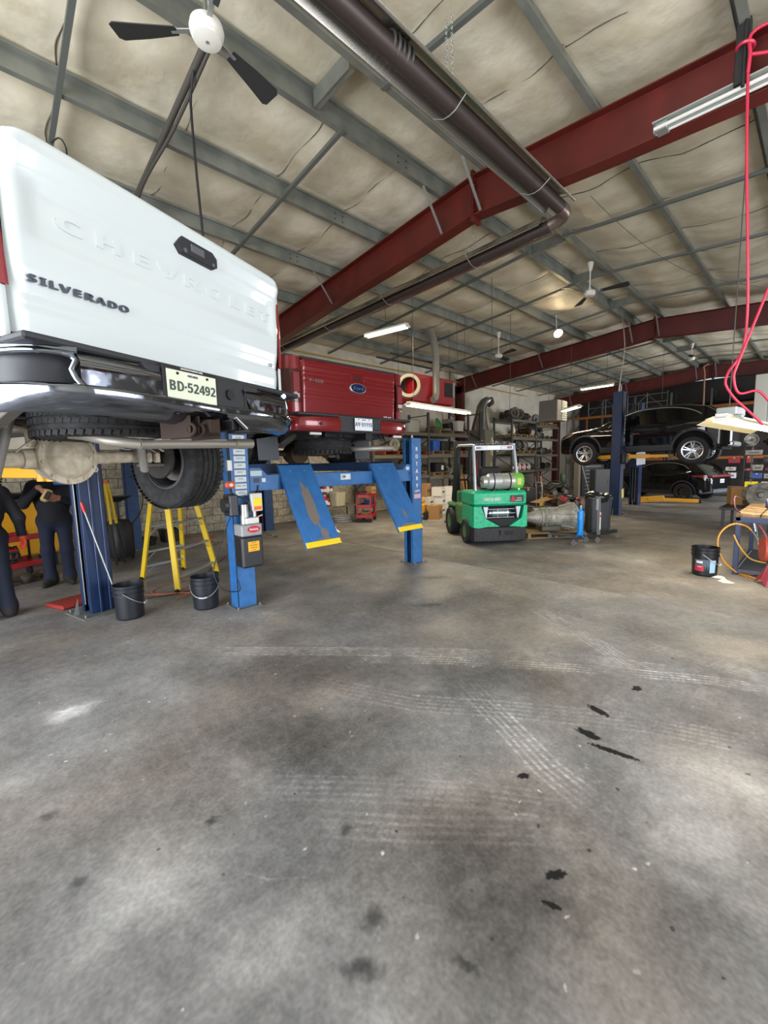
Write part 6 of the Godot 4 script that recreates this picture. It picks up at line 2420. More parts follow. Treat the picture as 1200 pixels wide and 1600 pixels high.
	b.tube([V(1.83, 5.49, -4.45), V(1.83, 5.3, -4.62), V(1.85, 4.7, -4.66), V(1.87, 3.97, -4.65), V(1.87, 3.2, -4.65)], 0.013, 6)
	tag(obj("hanging_cable", b, cab), "black cable hanging from the conduit down behind the white tailgate", "cable")
	b = MB.new()
	b.tube([V(0.88, 5.33, -6.3), V(0.9, 5.2, -5.95), V(0.91, 5.0, -5.7), V(0.9, 4.8, -5.6), V(0.9, 4.2, -5.6)], 0.008, 5)
	tag(obj("hanging_cable", b, cab), "thin looped cable hanging from the angle brace by the white pickup", "cable")
	b = MB.new()
	b.tube([V(-2.0, 4.85, -10.52), V(4.0, 4.86, -10.52), V(12.0, 4.87, -10.52), V(20.0, 4.84, -10.52)], 0.018, 6, false)
	tag(obj("gas_pipe", b, mat("pipe yellow", "c9a93a", 0.5)), "thin yellow gas pipe running along the top of the side wall", "pipe")
	b = MB.new()
	b.tube([V(6.2, 5.1, -2.4), V(10.0, 5.0, -1.9), V(14.0, 4.95, 0.2)], 0.004, 5)
	tag(obj("guy_wire", b, M["wire dark"]), "thin wire strung from the heater elbow across the roof", "wire")
	var cn := ["thin dark cord dropping from the roof beyond the long lit fixture", "thin cord hanging close by the red unit heater's fan grille", "thin cord dropping from the roof near the heater elbow", "thin cord hanging before the second red rafter above the forklift", "thin dark cord hanging above the raised SUV's roof"]
	var ci := 0
	for q in [[10.6, -6.1, 2.2], [9.35, -6.95, 1.2], [8.4, -5.3, 1.2], [15.2, -5.2, 1.1], [18.6, -4.4, 1.2]]:
		b = MB.new()
		b.tube([V(q[0], roof_y(q[1]) + 0.2, q[1]), V(q[0] + 0.02, 4.4, q[1]), V(q[0], 5.0 - q[2], q[1])], 0.006, 5)
		tag(obj("drop_cord", b, M["wire dark"]), cn[ci], "cord", "cords dropping from the roof")
		ci += 1
	# brown conduit post by the end racks
	b = MB.new()
	b.tube([V(21.0, 5.25, -3.42), V(21.0, 5.15, -3.6), V(21.0, 4.9, -3.55), V(21.0, 1.7, -3.5), V(21.0, 0.02, -3.5)], 0.035, 8, false)
	tag(obj("conduit_post", b, mat("pipe brown", "7a5640", 0.6)), "brown pipe standing before the far rafter behind the raised SUV", "pipe")

# ---------- things that lie on shelves and floor ----------
func cast_mat(k: int) -> Material:
	var hexes := ["8d8b84", "6b665c", "a9a79f", "4b463f", "5c4a3a"]
	var m := mat("casting %d" % k, hexes[k], 0.55, 0.35)
	if m.albedo_texture == null:
		grime(m, noise_tex(0.04, 100 + k, Color(0.78, 0.76, 0.73), Color(1, 1, 1), 128, 4, 0.2, 0.75), 1.1)
	return m

# automatic transmission lying along x: bell housing at -x, tail at +x
func gearbox(label: String, at: Vector3, turn: float, L: float, k: int, group := "") -> Node3D:
	var T := thing("transmission", label, "transmission", at, turn, group)
	var m := cast_mat(k)
	var r := L * 0.26
	var y := r * 1.05
	var b := MB.new()
	b.lathe_at(V(-L * 0.5, y, 0), V(1, 0, 0), [Vector2(r * 0.55, L * 0.02), Vector2(r * 0.9, 0), Vector2(r * 1.02, 0), Vector2(r * 1.02, L * 0.03), Vector2(r * 0.92, L * 0.04), Vector2(r * 0.74, L * 0.24), Vector2(r * 0.70, L * 0.30), Vector2(r * 0.4, L * 0.3)], 26)
	b.lathe_at(V(-L * 0.46, y, 0), V(1, 0, 0), [Vector2(0, 0), Vector2(r * 0.2, 0), Vector2(r * 0.28, L * 0.05), Vector2(r * 0.88, L * 0.03), Vector2(r * 0.68, L * 0.24)], 22)
	for i in 10:
		var a := TAU * i / 10
		b.bar(V(-L * 0.47, y + cos(a) * r * 0.98, sin(a) * r * 0.98), V(-L * 0.22, y + cos(a) * r * 0.76, sin(a) * r * 0.76), r * 0.06, r * 0.10, V(0, cos(a), sin(a)), 0.003)
	obj("bell_housing", b, m, T)
	b = MB.new()
	b.lathe_at(V(-L * 0.2, y, 0), V(1, 0, 0), [Vector2(0, 0), Vector2(r * 0.70, 0), Vector2(r * 0.72, L * 0.05), Vector2(r * 0.66, L * 0.07), Vector2(r * 0.62, L * 0.3), Vector2(r * 0.68, L * 0.32), Vector2(r * 0.68, L * 0.36), Vector2(0, L * 0.36)], 22)
	for i in 8:
		var a := TAU * (i + 0.5) / 8
		b.bar(V(-L * 0.18, y + cos(a) * r * 0.68, sin(a) * r * 0.68), V(L * 0.15, y + cos(a) * r * 0.66, sin(a) * r * 0.66), r * 0.05, r * 0.12, V(0, cos(a), sin(a)), 0.003)
	for i in 3:
		b.ring(V(-L * 0.1 + i * L * 0.09, y, 0), V(1, 0, 0), r * 0.66, r * 0.05, 22, 6)
	var c := obj("case", b, m, T)
	b = MB.new()
	b.box(V(-L * 0.02, y - r * 0.78, 0), V(L * 0.36, r * 0.36, r * 1.15), 0.012)
	obj("oil_pan", b, mat("pan steel", "57544e", 0.5, 0.5), c)
	b = MB.new()
	b.lathe_at(V(L * 0.16, y, 0), V(1, 0, 0), [Vector2(0, 0), Vector2(r * 0.58, 0), Vector2(r * 0.55, L * 0.04), Vector2(r * 0.36, L * 0.18), Vector2(r * 0.30, L * 0.28), Vector2(r * 0.36, L * 0.29), Vector2(r * 0.36, L * 0.33), Vector2(r * 0.2, L * 0.33), Vector2(r * 0.18, L * 0.36), Vector2(0, L * 0.36)], 20)
	b.box(V(L * 0.2, y + r * 0.5, r * 0.2), V(L * 0.1, r * 0.3, r * 0.4), 0.01)
	obj("tail_housing", b, m, T)
	b = MB.new()
	for i in 10:
		var a := TAU * (i + 0.3) / 10
		b.cyl(V(-L * 0.475, y + cos(a) * r * 0.95, sin(a) * r * 0.95), V(-L * 0.44, y + cos(a) * r * 0.95, sin(a) * r * 0.95), r * 0.05, -1, 6)
	b.marks = []
	obj("bolt", b, M["brace steel"], T).set_meta("kind", "stuff")
	return T

# engine: block, heads, covers, intake, pulleys; about s metres long
func engine(label: String, at: Vector3, turn: float, s: float, k: int, cover: Material, group := "") -> Node3D:
	var T := thing("engine", label, "engine", at, turn, group)
	var m := cast_mat(k)
	var b := MB.new()
	b.box(V(0, s * 0.32, 0), V(s, s * 0.34, s * 0.42), 0.02)
	for i in 5:
		b.box(V(-s * 0.4 + i * s * 0.2, s * 0.32, 0), V(s * 0.03, s * 0.36, s * 0.46), 0.005)
	for i in 4:
		b.cyl(V(-s * 0.3 + i * s * 0.2, s * 0.34, s * 0.2), V(-s * 0.3 + i * s * 0.2, s * 0.34, s * 0.225), s * 0.035, -1, 12)
	var bl := obj("block", b, m, T)
	b = MB.new()
	b.box(V(0, s * 0.09, 0), V(s * 0.82, s * 0.18, s * 0.34), 0.03)
	obj("oil_pan", b, mat("pan steel", "57544e", 0.5, 0.5), T)
	for sg in [-1.0, 1.0]:
		var bs := Basis(V(1, 0, 0), sg * 0.6)
		b = MB.new()
		b.box(V(0, s * 0.54, sg * s * 0.17), V(s * 0.92, s * 0.14, s * 0.20), 0.015, bs)
		obj("cylinder_head", b, m, T)
		b = MB.new()
		b.box(V(0, s * 0.635, sg * s * 0.235), V(s * 0.88, s * 0.07, s * 0.18), 0.02, bs)
		for i in 4:
			b.cyl(V(-s * 0.3 + i * s * 0.2, s * 0.66, sg * s * 0.25), V(-s * 0.3 + i * s * 0.2, s * 0.70, sg * s * 0.27), s * 0.03, -1, 10)
		obj("valve_cover", b, cover, T)
		b = MB.new()
		for i in 4:
			b.tube([V(-s * 0.33 + i * s * 0.22, s * 0.46, sg * s * 0.26), V(-s * 0.33 + i * s * 0.22, s * 0.42, sg * s * 0.34), V(-s * 0.28 + i * s * 0.18, s * 0.30, sg * s * 0.34)], s * 0.035, 8)
		b.cyl(V(-s * 0.36, s * 0.29, sg * s * 0.34), V(s * 0.34, s * 0.27, sg * s * 0.34), s * 0.05, -1, 12)
		obj("exhaust_manifold", b, cast_mat(4), T)
	b = MB.new()
	b.box(V(0, s * 0.68, 0), V(s * 0.7, s * 0.14, s * 0.22), 0.03)
	for i in 4:
		b.box(V(-s * 0.27 + i * s * 0.18, s * 0.66, 0), V(s * 0.08, s * 0.12, s * 0.34), 0.02)
	b.cyl(V(s * 0.35, s * 0.7, 0), V(s * 0.46, s * 0.7, 0), s * 0.06, -1, 14)
	obj("intake", b, mat("intake black", "232322", 0.55), T)
	for p in [[0.30, 0.0, 0.10], [0.50, 0.15, 0.06], [0.46, -0.16, 0.07], [0.14, 0.0, 0.09]]:
		b = MB.new()
		b.lathe_at(V(-s * 0.5, s * p[0] + 0.02, s * p[1]), V(-1, 0, 0), [Vector2(0, 0), Vector2(s * p[2], 0.0), Vector2(s * p[2], s * 0.01), Vector2(s * p[2] * 0.85, s * 0.03), Vector2(s * p[2], s * 0.05), Vector2(s * p[2], s * 0.06), Vector2(s * p[2] * 0.6, s * 0.06), Vector2(s * p[2] * 0.5, s * 0.03), Vector2(0, s * 0.03)], 18)
		obj("pulley", b, mat("pulley steel", "77746d", 0.4, 0.7), bl)
	b = MB.new()
	b.tube([V(-s * 0.3, s * 0.72, s * 0.15), V(-s * 0.1, s * 0.82, s * 0.05), V(s * 0.2, s * 0.78, -s * 0.12), V(s * 0.4, s * 0.62, -s * 0.2)], s * 0.018, 6)
	obj("hose", b, mat("cable black", "1b1b1c", 0.6), T)
	return T

func tote(label: String, at: Vector3, turn: float, w: float, h: float, d: float, m: Material, lid: Material = null, group := "", called := "storage_tote") -> Node3D:
	var T := thing(called, label, "tote", at, turn, group)
	var b := MB.new()
	var rows := []
	for q in [[0.0, 0.84], [0.02, 0.86], [0.9, 0.98], [0.91, 1.02], [0.96, 1.03], [1.0, 1.03], [1.0, 0.96], [0.5, 0.90], [0.05, 0.82]]:
		var row := PackedVector3Array()
		for i in 24:
			var a := TAU * i / 24
			var cx := signf(cos(a)) * pow(absf(cos(a)), 0.35)
			var cz := signf(sin(a)) * pow(absf(sin(a)), 0.35)
			row.append(V(cx * w / 2 * q[1], q[0] * h, cz * d / 2 * q[1]))
		row.append(row[0])
		rows.append(row)
	b.grid(rows)
	b.fan(rows[0].slice(0, 24), V(0, -1, 0))
	b.fan(rows[-1].slice(0, 24), V(0, 1, 0))
	for s in [-1.0, 1.0]:
		for x in [-0.25, 0.25]:
			b.box(V(x * w, h * 0.5, s * d * 0.465), V(0.02, h * 0.75, 0.012), 0.003)
	obj("body", b, m, T)
	b = MB.new()
	for s in [-1.0, 1.0]:
		b.box(V(s * w * 0.515, h * 0.86, 0), V(0.02, 0.03, d * 0.4), 0.006)
	obj("handle", b, m, T)
	if lid:
		b = MB.new()
		b.box(V(0, h + 0.012, 0), V(w * 1.06, 0.03, d * 1.06), 0.012)
		b.box(V(0, h + 0.032, 0), V(w * 0.8, 0.016, d * 0.8), 0.006)
		obj("lid", b, lid, T)
	return T

var pallet_src: Node3D
func pallet(label: String, at: Vector3, turn: float, w := 1.1, orange := false, group := "pallets on the racks") -> Node3D:
	var T := thing("pallet", label, "pallet", at, turn, group)
	var wood := mat("pallet orange", "8a3d1e", 0.8) if orange else mat("pallet wood", "8d7550", 0.85)
	var b := MB.new()
	for i in 6:
		b.box(V(0, 0.115, -0.42 + i * 0.168), V(w, 0.018, 0.13), 0.003)
	b.marks = []
	obj("deck_board", b, wood, T).set_meta("kind", "stuff")
	for x in [-0.5, 0.0, 0.5]:
		b = MB.new()
		b.box(V(x * (w - 0.08), 0.062, 0), V(0.07, 0.088, 0.96), 0.003)
		obj("stringer", b, wood, T)
	for z in [-0.4, 0.0, 0.4]:
		b = MB.new()
		b.box(V(0, 0.009, z), V(w, 0.018, 0.12), 0.003)
		obj("base_board", b, wood, T)
	return T

func carton(label: String, at: Vector3, turn: float, w: float, h: float, d: float, m: Material, group := "") -> Node3D:
	var T := thing("carton", label, "box", at, turn, group)
	var b := MB.new()
	b.box(V(0, h / 2, 0), V(w, h, d), 0.004)
	obj("body", b, m, T)
	b = MB.new()
	b.box(V(0, h + 0.0006, 0), V(w * 0.99, 0.001, 0.05))
	b.box(V(0, h - 0.03, d / 2 + 0.0006), V(0.05, 0.06, 0.001))
	obj("tape", b, mat("tape tan", "b59b6a", 0.3), T)
	b = MB.new()
	b.box(V(w * 0.05, h * 0.45, d / 2 + 0.001), V(w * 0.6, h * 0.22, 0.001))
	obj("print", b, mat("print grey", "4a5257", 0.7), T)
	return T

func disc_wheel(label: String, at: Vector3, turn: float, tilt: float, R: float, m: Material, group := "") -> Node3D:
	# a bare rim standing on edge, its face to +z
	var T := thing("wheel_rim", label, "wheel", at, turn, group)
	var b := MB.new()
	b.at(V(0, R, 0), Basis(V(1, 0, 0), tilt) * Basis(V(1, 0, 0), V(0, 0, 1), V(0, -1, 0)))
	b.lathe([Vector2(R * 0.84, -0.09), Vector2(R, -0.1), Vector2(R, -0.085), Vector2(R * 0.9, -0.07), Vector2(R * 0.84, -0.02), Vector2(R * 0.88, 0.06), Vector2(R, 0.085), Vector2(R, 0.1), Vector2(R * 0.92, 0.1), Vector2(R * 0.84, 0.06), Vector2(R * 0.82, -0.05)], 32)
	obj("barrel", b, m, T)
	b = MB.new()
	b.at(V(0, R, 0), Basis(V(1, 0, 0), tilt) * Basis(V(1, 0, 0), V(0, 0, 1), V(0, -1, 0)))
	b.lathe([Vector2(R * 0.16, 0.02), Vector2(R * 0.2, 0.05), Vector2(R * 0.34, 0.06), Vector2(R * 0.4, 0.03), Vector2(R * 0.6, 0.05), Vector2(R * 0.83, 0.03)], 28)
	for i in 8:
		var a := TAU * i / 8
		b.cyl(V(cos(a) * R * 0.66, 0.04, sin(a) * R * 0.66), V(cos(a) * R * 0.66, 0.052, sin(a) * R * 0.66), R * 0.08, -1, 10)
	obj("disc", b, m, T)
	b = MB.new()
	b.at(V(0, R, 0), Basis(V(1, 0, 0), tilt) * Basis(V(1, 0, 0), V(0, 0, 1), V(0, -1, 0)))
	b.cyl(V(0, -0.05, 0), V(0, 0.055, 0), R * 0.17, -1, 16)
	for i in 5:
		var a := TAU * i / 5
		b.cyl(V(cos(a) * R * 0.27, 0.05, sin(a) * R * 0.27), V(cos(a) * R * 0.27, 0.075, sin(a) * R * 0.27), R * 0.035, -1, 6)
	obj("hub", b, mat("brake iron", "5d5751", 0.5, 0.7), T)
	return T

func jug(label: String, at: Vector3, turn: float, h: float, m: Material, cap: Material, group := "") -> Node3D:
	var T := thing("fluid_jug", label, "jug", at, turn, group)
	var b := MB.new()
	b.at(V(0, 0, 0), Basis.from_scale(V(1, 1, 0.62)))
	b.lathe([Vector2(0, 0), Vector2(h * 0.28, 0), Vector2(h * 0.30, h * 0.03), Vector2(h * 0.30, h * 0.66), Vector2(h * 0.27, h * 0.76), Vector2(h * 0.12, h * 0.9), Vector2(h * 0.09, h * 0.92), Vector2(0, h * 0.92)], 16)
	var o := obj("body", b, m, T)
	b = MB.new()
	b.cyl(V(0, h * 0.9, 0), V(0, h, 0), h * 0.095, -1, 12)
	obj("cap", b, cap, T)
	b = MB.new()
	b.box(V(0, h * 0.36, h * 0.19), V(h * 0.36, h * 0.36, 0.004))
	obj("label_panel", b, mat("label white", "d9d6d0", 0.6), o)
	return T

# an axle or differential lump with stub tubes
func axle_lump(label: String, at: Vector3, turn: float, L: float, k: int, group := "") -> Node3D:
	var T := thing("axle_assembly", label, "axle", at, turn, group)
	var m := cast_mat(k)
	var r := L * 0.14
	var b := MB.new()
	b.ball(V(0, r, 0), V(r * 1.05, r, r * 1.1), 10)
	b.lathe_at(V(0, r, r * 0.7), V(0, 0, 1), [Vector2(r * 1.05, 0), Vector2(r * 1.05, r * 0.12), Vector2(r * 0.85, r * 0.2), Vector2(r * 0.6, r * 0.45), Vector2(0, r * 0.5)], 20)
	b.cyl(V(0, r, -r * 0.6), V(0, r * 0.95, -r * 1.9), r * 0.5, r * 0.3, 14)
	obj("carrier", b, m, T)
	for s in [-1.0, 1.0]:
		b = MB.new()
		b.cyl(V(s * r * 0.7, r, 0), V(s * L * 0.46, r, 0), r * 0.42, r * 0.32, 14)
		b.cyl(V(s * L * 0.45, r, 0), V(s * L * 0.47, r, 0), r * 0.9, -1, 20)
		b.cyl(V(s * L * 0.47, r, 0), V(s * L * 0.5, r, 0), r * 0.5, r * 0.35, 14)
		obj("axle_tube", b, m, T)
	return T

# hub and brake drum standing on edge, face to +z
func drum(label: String, at: Vector3, turn: float, R: float, k: int, group := "") -> Node3D:
	var T := thing("brake_drum", label, "brake drum", at, turn, group)
	var m := cast_mat(k)
	var b := MB.new()
	b.lathe_at(V(0, R, -R * 0.3), V(0, 0, 1), [Vector2(R * 0.9, 0), Vector2(R, 0), Vector2(R, R * 0.1), Vector2(R * 0.94, R * 0.12), Vector2(R * 0.94, R * 0.5), Vector2(R * 0.88, R * 0.58), Vector2(R * 0.5, R * 0.62), Vector2(R * 0.46, R * 0.75), Vector2(R * 0.2, R * 0.78), Vector2(R * 0.18, R * 0.95), Vector2(0, R * 0.95)], 26)
	for i in 4:
		b.ring(V(0, R, -R * 0.15 + i * R * 0.1), V(0, 0, 1), R * 0.94, R * 0.03, 24, 6)
	obj("drum", b, m, T)
	b = MB.new()
	for i in 6:
		var a := TAU * i / 6
		b.cyl(V(cos(a) * R * 0.33, R + sin(a) * R * 0.33, R * 0.45), V(cos(a) * R * 0.33, R + sin(a) * R * 0.33, R * 0.6), R * 0.04, -1, 6)
	b.marks = []
	obj("wheel_stud", b, M["brace steel"], T).set_meta("kind", "stuff")
	return T

func bucket(label: String, at: Vector3, turn: float, m: Material, handle_dn := true) -> Node3D:
	var T := thing("bucket", label, "bucket", at, turn)
	var b := MB.new()
	var pr := [Vector2(0, 0.0), Vector2(0.125, 0.0), Vector2(0.131, 0.008), Vector2(0.142, 0.26), Vector2(0.152, 0.262), Vector2(0.152, 0.285), Vector2(0.145, 0.288), Vector2(0.146, 0.315), Vector2(0.154, 0.317), Vector2(0.154, 0.335), Vector2(0.147, 0.337), Vector2(0.149, 0.36), Vector2(0.155, 0.362), Vector2(0.155, 0.375), Vector2(0.146, 0.375), Vector2(0.136, 0.02), Vector2(0, 0.012)]
	b.lathe(pr, 40)
	obj("body", b, m, T)
	b = MB.new()
	for s in [-1.0, 1.0]:
		b.cyl(V(s * 0.15, 0.30, 0), V(s * 0.162, 0.30, 0), 0.014, -1, 10)
	obj("handle_ear", b, m, T)
	b = MB.new()
	var p := []
	for i in 13:
		var a := PI * i / 12
		p.append(V(-cos(a) * 0.160, 0.30 - sin(a) * 0.145, sin(a) * 0.075 + 0.09 * sin(a)))
	b.tube(p, 0.0035, 6)
	var h := obj("wire_handle", b, mat("handle wire", "b9b9b5", 0.35, 0.7), T)
	b = MB.new()
	b.tube([p[5], p[6], p[7]], 0.009, 8)
	obj("handle_grip", b, mat("grip white", "b8b8b4", 0.5), h)
	return T

func coil(label: String, called: String, at: Vector3, R: float, r: float, turns: int, m: Material, jitter := 0.05) -> Node3D:
	var b := MB.new()
	var p := []
	for i in turns * 12 + 1:
		var a := TAU * i / 12.0
		var q := 1.0 + jitter * sin(a * 0.37 + 1.0) + jitter * rng.randf_range(-0.5, 0.5)
		p.append(V(at.x + cos(a) * R * q, at.y + r + i * r * 0.10, at.z + sin(a) * R * 0.8 * q))
	b.tube(p, r, 6)
	return tag(obj(called, b, m), label, "cable" if called.contains("cable") else "hose")

# pallet rack: bays between upright frames along x; each bay's beam heights are given
func pallet_rack(label: String, xs: Array, z0: float, z1: float, h: Array, levels: Array, m: Material, bm: Material, deck := true) -> Node3D:
	var T := thing("pallet_rack", label, "rack", V(0, 0, 0))
	for i in xs.size():
		var b := MB.new()
		for z in [z0, z1]:
			b.box(V(xs[i], h[i] / 2, z), V(0.08, h[i], 0.07), 0.004)
			b.box(V(xs[i], 0.005, z), V(0.13, 0.01, 0.12), 0.002)
		var y := 0.25
		var s := true
		while y < h[i] - 0.6:
			b.bar(V(xs[i], y, z0 if s else z1), V(xs[i], y + 0.55, z1 if s else z0), 0.03, 0.03)
			s = not s
			y += 0.55
		b.box(V(xs[i], h[i] - 0.1, (z0 + z1) / 2), V(0.03, 0.03, absf(z1 - z0)), 0.002)
		b.marks = []
		obj("upright_frame", b, m, T)
	for i in levels.size():
		for y in levels[i]:
			for z in [z0, z1]:
				var b := MB.new()
				b.box(V((xs[i] + xs[i + 1]) / 2, y - 0.06, z), V(absf(xs[i + 1] - xs[i]) - 0.08, 0.11, 0.05), 0.004)
				obj("beam", b, bm, T)
			if deck:
				var d := MB.new()
				d.box(V((xs[i] + xs[i + 1]) / 2, y - 0.012, (z0 + z1) / 2), V(absf(xs[i + 1] - xs[i]) - 0.08, 0.02, absf(z1 - z0) - 0.05), 0.002)
				obj("deck", d, bm, T)
	return T

func build_racks() -> void:
	var frame := mat("rack frame", "4a4a48", 0.55, 0.2)
	var beam := mat("rack beam", "6d6a60", 0.6, 0.1)
	pallet_rack("tall dark pallet rack behind the red pickup, loaded with gearboxes and tubs", [8.6, 11.2, 13.55], -9.55, -10.45, [3.35, 3.35, 3.6], [[1.22, 1.90, 2.66], [1.16, 1.92, 2.66]], frame, beam)
	pallet_rack("bare dark rack frame standing between the two pallet racks", [14.3, 14.42], -9.5, -10.4, [3.6, 3.6], [[]], frame, beam)
	pallet_rack("pallet rack in the far corner, its top heaped with old gearboxes", [16.9, 19.1, 21.5], -9.6, -10.5, [3.6, 3.6, 3.3], [[1.2, 1.95, 2.68, 3.47], [1.2, 1.92, 2.68, 3.30]], frame, beam)
	var g := "parts on the rack behind the red pickup"
	var black := mat("tote black", "232426", 0.5)
	var white := mat("tub white", "c9c6ba", 0.5)
	# top shelf, first rack
	tote("upturned white tub on the top shelf of the rack by the red pickup", V(10.76, 2.66, -10.0), 5.0, 0.72, 0.42, 0.5, white)
	pallet("wooden pallet on the top shelf below the green disc and the pale bin", V(12.6, 2.66, -10.0), 0.0, 1.6)
	var t := thing("green_disc", "green round steel disc standing on the top shelf pallet", "disc", V(12.25, 2.79, -9.95), 20.0)
	var b := MB.new()
	b.at(V(0, 0.24, 0), Basis(V(1, 0, 0), -0.25)).lathe_at(V(0, 0, -0.02), V(0, 0, 1), [Vector2(0, 0), Vector2(0.23, 0), Vector2(0.24, 0.02), Vector2(0.23, 0.04), Vector2(0.1, 0.05), Vector2(0.05, 0.09), Vector2(0, 0.09)], 28)
	obj("disc", b, mat("disc green", "3d8a3a", 0.45), t)
	b = MB.new()
	b.at(V(0, 0.24, 0.06), Basis(V(1, 0, 0), -0.25)).cyl(V(0, 0, 0), V(0, 0, 0.06), 0.03, -1, 12)
	obj("hub", b, M["brace steel"], t)
	coil("grey hose coiled on the top shelf beside the green disc", "hose_coil", V(12.72, 2.8, -9.95), 0.2, 0.014, 4, mat("hose grey", "8e8c86", 0.5), 0.15)
	tote("dark lidless tote between the green disc and the pale bin on top", V(13.05, 2.79, -10.05), 0.0, 0.55, 0.3, 0.4, black)
	tote("pale lidded bin at the end of the top shelf", V(13.15, 2.79, -9.72), 0.0, 0.42, 0.34, 0.3, white, white)
	carton("grey carton behind the pale bin on the top shelf", V(13.2, 2.66, -10.2), 0.0, 0.4, 0.62, 0.3, mat("carton grey", "8c877b", 0.8))
	# second shelf
	pallet("orange pallet under the bell housing on the second shelf", V(9.7, 1.90, -10.0), 0.0, 1.3, true)
	pallet("orange pallet under the round ring on the second shelf", V(10.75, 1.90, -10.0), 0.0, 0.72, true)
	gearbox("big silver gearbox with its open bell facing out on the second shelf", V(9.65, 2.03, -9.95), 80.0, 0.75, 2)
	engine("small pale engine beside the silver gearbox on the second shelf", V(10.3, 2.03, -9.95), 70.0, 0.42, 2, cast_mat(2))
	disc_wheel("bare steel ring standing at the upright on the second shelf", V(10.7, 2.03, -9.9), -10.0, -0.15, 0.23, cast_mat(0))
	drum("small pale brake drum leaning on the steel ring", V(10.9, 2.03, -9.8), -10.0, 0.14, 2)
	pallet("wooden pallet under the blue bin and the black tote", V(12.0, 1.92, -10.0), 0.0, 1.2)
	pallet("wooden pallet under the grey castings next to the black tote", V(13.1, 1.92, -10.0), 0.0, 0.8)
	tote("bright blue plastic bin on the second shelf of the rack", V(11.85, 2.05, -9.85), 0.0, 0.42, 0.38, 0.36, mat("bin blue", "1f5fc0", 0.4))
	tote("black tote with loose parts next to the bright blue bin", V(12.4, 2.05, -9.9), 0.0, 0.5, 0.36, 0.4, black)
	axle_lump("grey casting with a pipe loop at the end of the second shelf", V(13.0, 2.05, -9.85), 30.0, 0.62, 1)
	drum("dark drum half hidden behind the grey casting on the second shelf", V(13.25, 2.05, -10.1), 10.0, 0.2, 3)
	# third shelf
	pallet("wooden pallet under the round alloy wheel on the third shelf", V(10.6, 1.22, -10.0), 0.0, 0.95)
	disc_wheel("round silver wheel rim facing out on the third shelf", V(10.75, 1.35, -9.8), -25.0, -0.1, 0.22, mat("wheel alloy", "b9bcc0", 0.3, 0.85))
	drum("rusty brake drum on the third shelf behind the blue lift post", V(10.2, 1.35, -9.85), 0.0, 0.2, 4)
	gearbox("dark gearbox on the third shelf behind the hanging ramps", V(9.4, 1.22, -9.95), 10.0, 0.8, 1)
	pallet("wooden pallet under the battery box on the third shelf", V(11.95, 1.16, -10.0), 0.0, 1.0)
	t = tote("black battery box with a white sheet on its front", V(12.05, 1.29, -9.85), 0.0, 0.58, 0.3, 0.36, black, black)
	b = MB.new()
	b.box(V(0.06, 0.15, 0.182), V(0.12, 0.16, 0.003))
	obj("paper_sheet", b, M["paper white"], t)
	engine("dusty green-grey pump lump beside the gas cylinder", V(12.6, 1.16, -9.8), 60.0, 0.5, 0, mat("moss", "7d8a63", 0.8))
	tote("dark green crate at the end of the third shelf", V(13.12, 1.16, -9.85), 0.0, 0.58, 0.36, 0.42, mat("crate green", "3c5340", 0.55))
	# floor level in front of the first rack
	t = thing("gas_cylinder", "tall olive gas cylinder standing against the rack", "gas cylinder", V(12.35, 0, -9.0))
	b = MB.new()
	b.lathe([Vector2(0, 0), Vector2(0.10, 0), Vector2(0.115, 0.02), Vector2(0.115, 1.05), Vector2(0.10, 1.14), Vector2(0.05, 1.22), Vector2(0.035, 1.24), Vector2(0.035, 1.28), Vector2(0, 1.28)], 24)
	obj("body", b, mat("cylinder olive", "787454", 0.5), t)
	b = MB.new()
	b.cyl(V(0, 1.26, 0), V(0, 1.36, 0), 0.02, -1, 8)
	b.cyl(V(0, 1.33, 0), V(0.08, 1.33, 0), 0.015, -1, 8)
	b.ring(V(0, 1.38, 0), V(0, 1, 0), 0.035, 0.008, 14, 6)
	obj("valve", b, mat("brass", "b08b4a", 0.35, 0.8), t)
	t = thing("hand_truck", "orange hand truck with a wooden board, standing left of the forklift", "hand truck", V(11.2, 0, -7.95), 35.0)
	b = MB.new()
	for s in [-1.0, 1.0]:
		b.tube([V(s * 0.22, 0.12, 0.0), V(s * 0.22, 0.9, -0.1), V(s * 0.2, 1.08, -0.14), V(s * 0.1, 1.15, -0.17), V(0, 1.16, -0.17)], 0.016, 8)
	for y in [0.3, 0.6, 0.88]:
		b.box(V(0, y, -0.04 - y * 0.06), V(0.44, 0.05, 0.012), 0.003)
	b.box(V(0, 0.02, 0.1), V(0.42, 0.012, 0.2), 0.003)
	b.bar(V(0, 0.02, 0.0), V(0, 0.3, -0.02), 0.42, 0.012, V(0, 0, 1))
	b.marks = []
	obj("frame", b, mat("truck orange", "c8641c", 0.5), t)
	b = MB.new()
	b.box(V(0.1, 0.62, 0.02), V(0.16, 1.1, 0.03), 0.004, Basis(V(1, 0, 0), -0.1))
	obj("board", b, mat("board wood", "b58c58", 0.8), t)
	for s in [-1.0, 1.0]:
		b = MB.new()
		b.cyl(V(s * 0.24, 0.12, -0.06), V(s * 0.30, 0.12, -0.06), 0.12, -1, 20)
		obj("wheel", b, M["car rubber"], t)
	# boxes on the floor between the blue post and the forklift
	var kraft := mat("carton kraft", "9c7546", 0.8)
	var wbox := mat("carton white", "cfcdc6", 0.7)
	carton("brown carton on the floor before the stack of white boxes", V(9.35, 0, -7.75), 25.0, 0.42, 0.40, 0.34, kraft)
	var k := 0
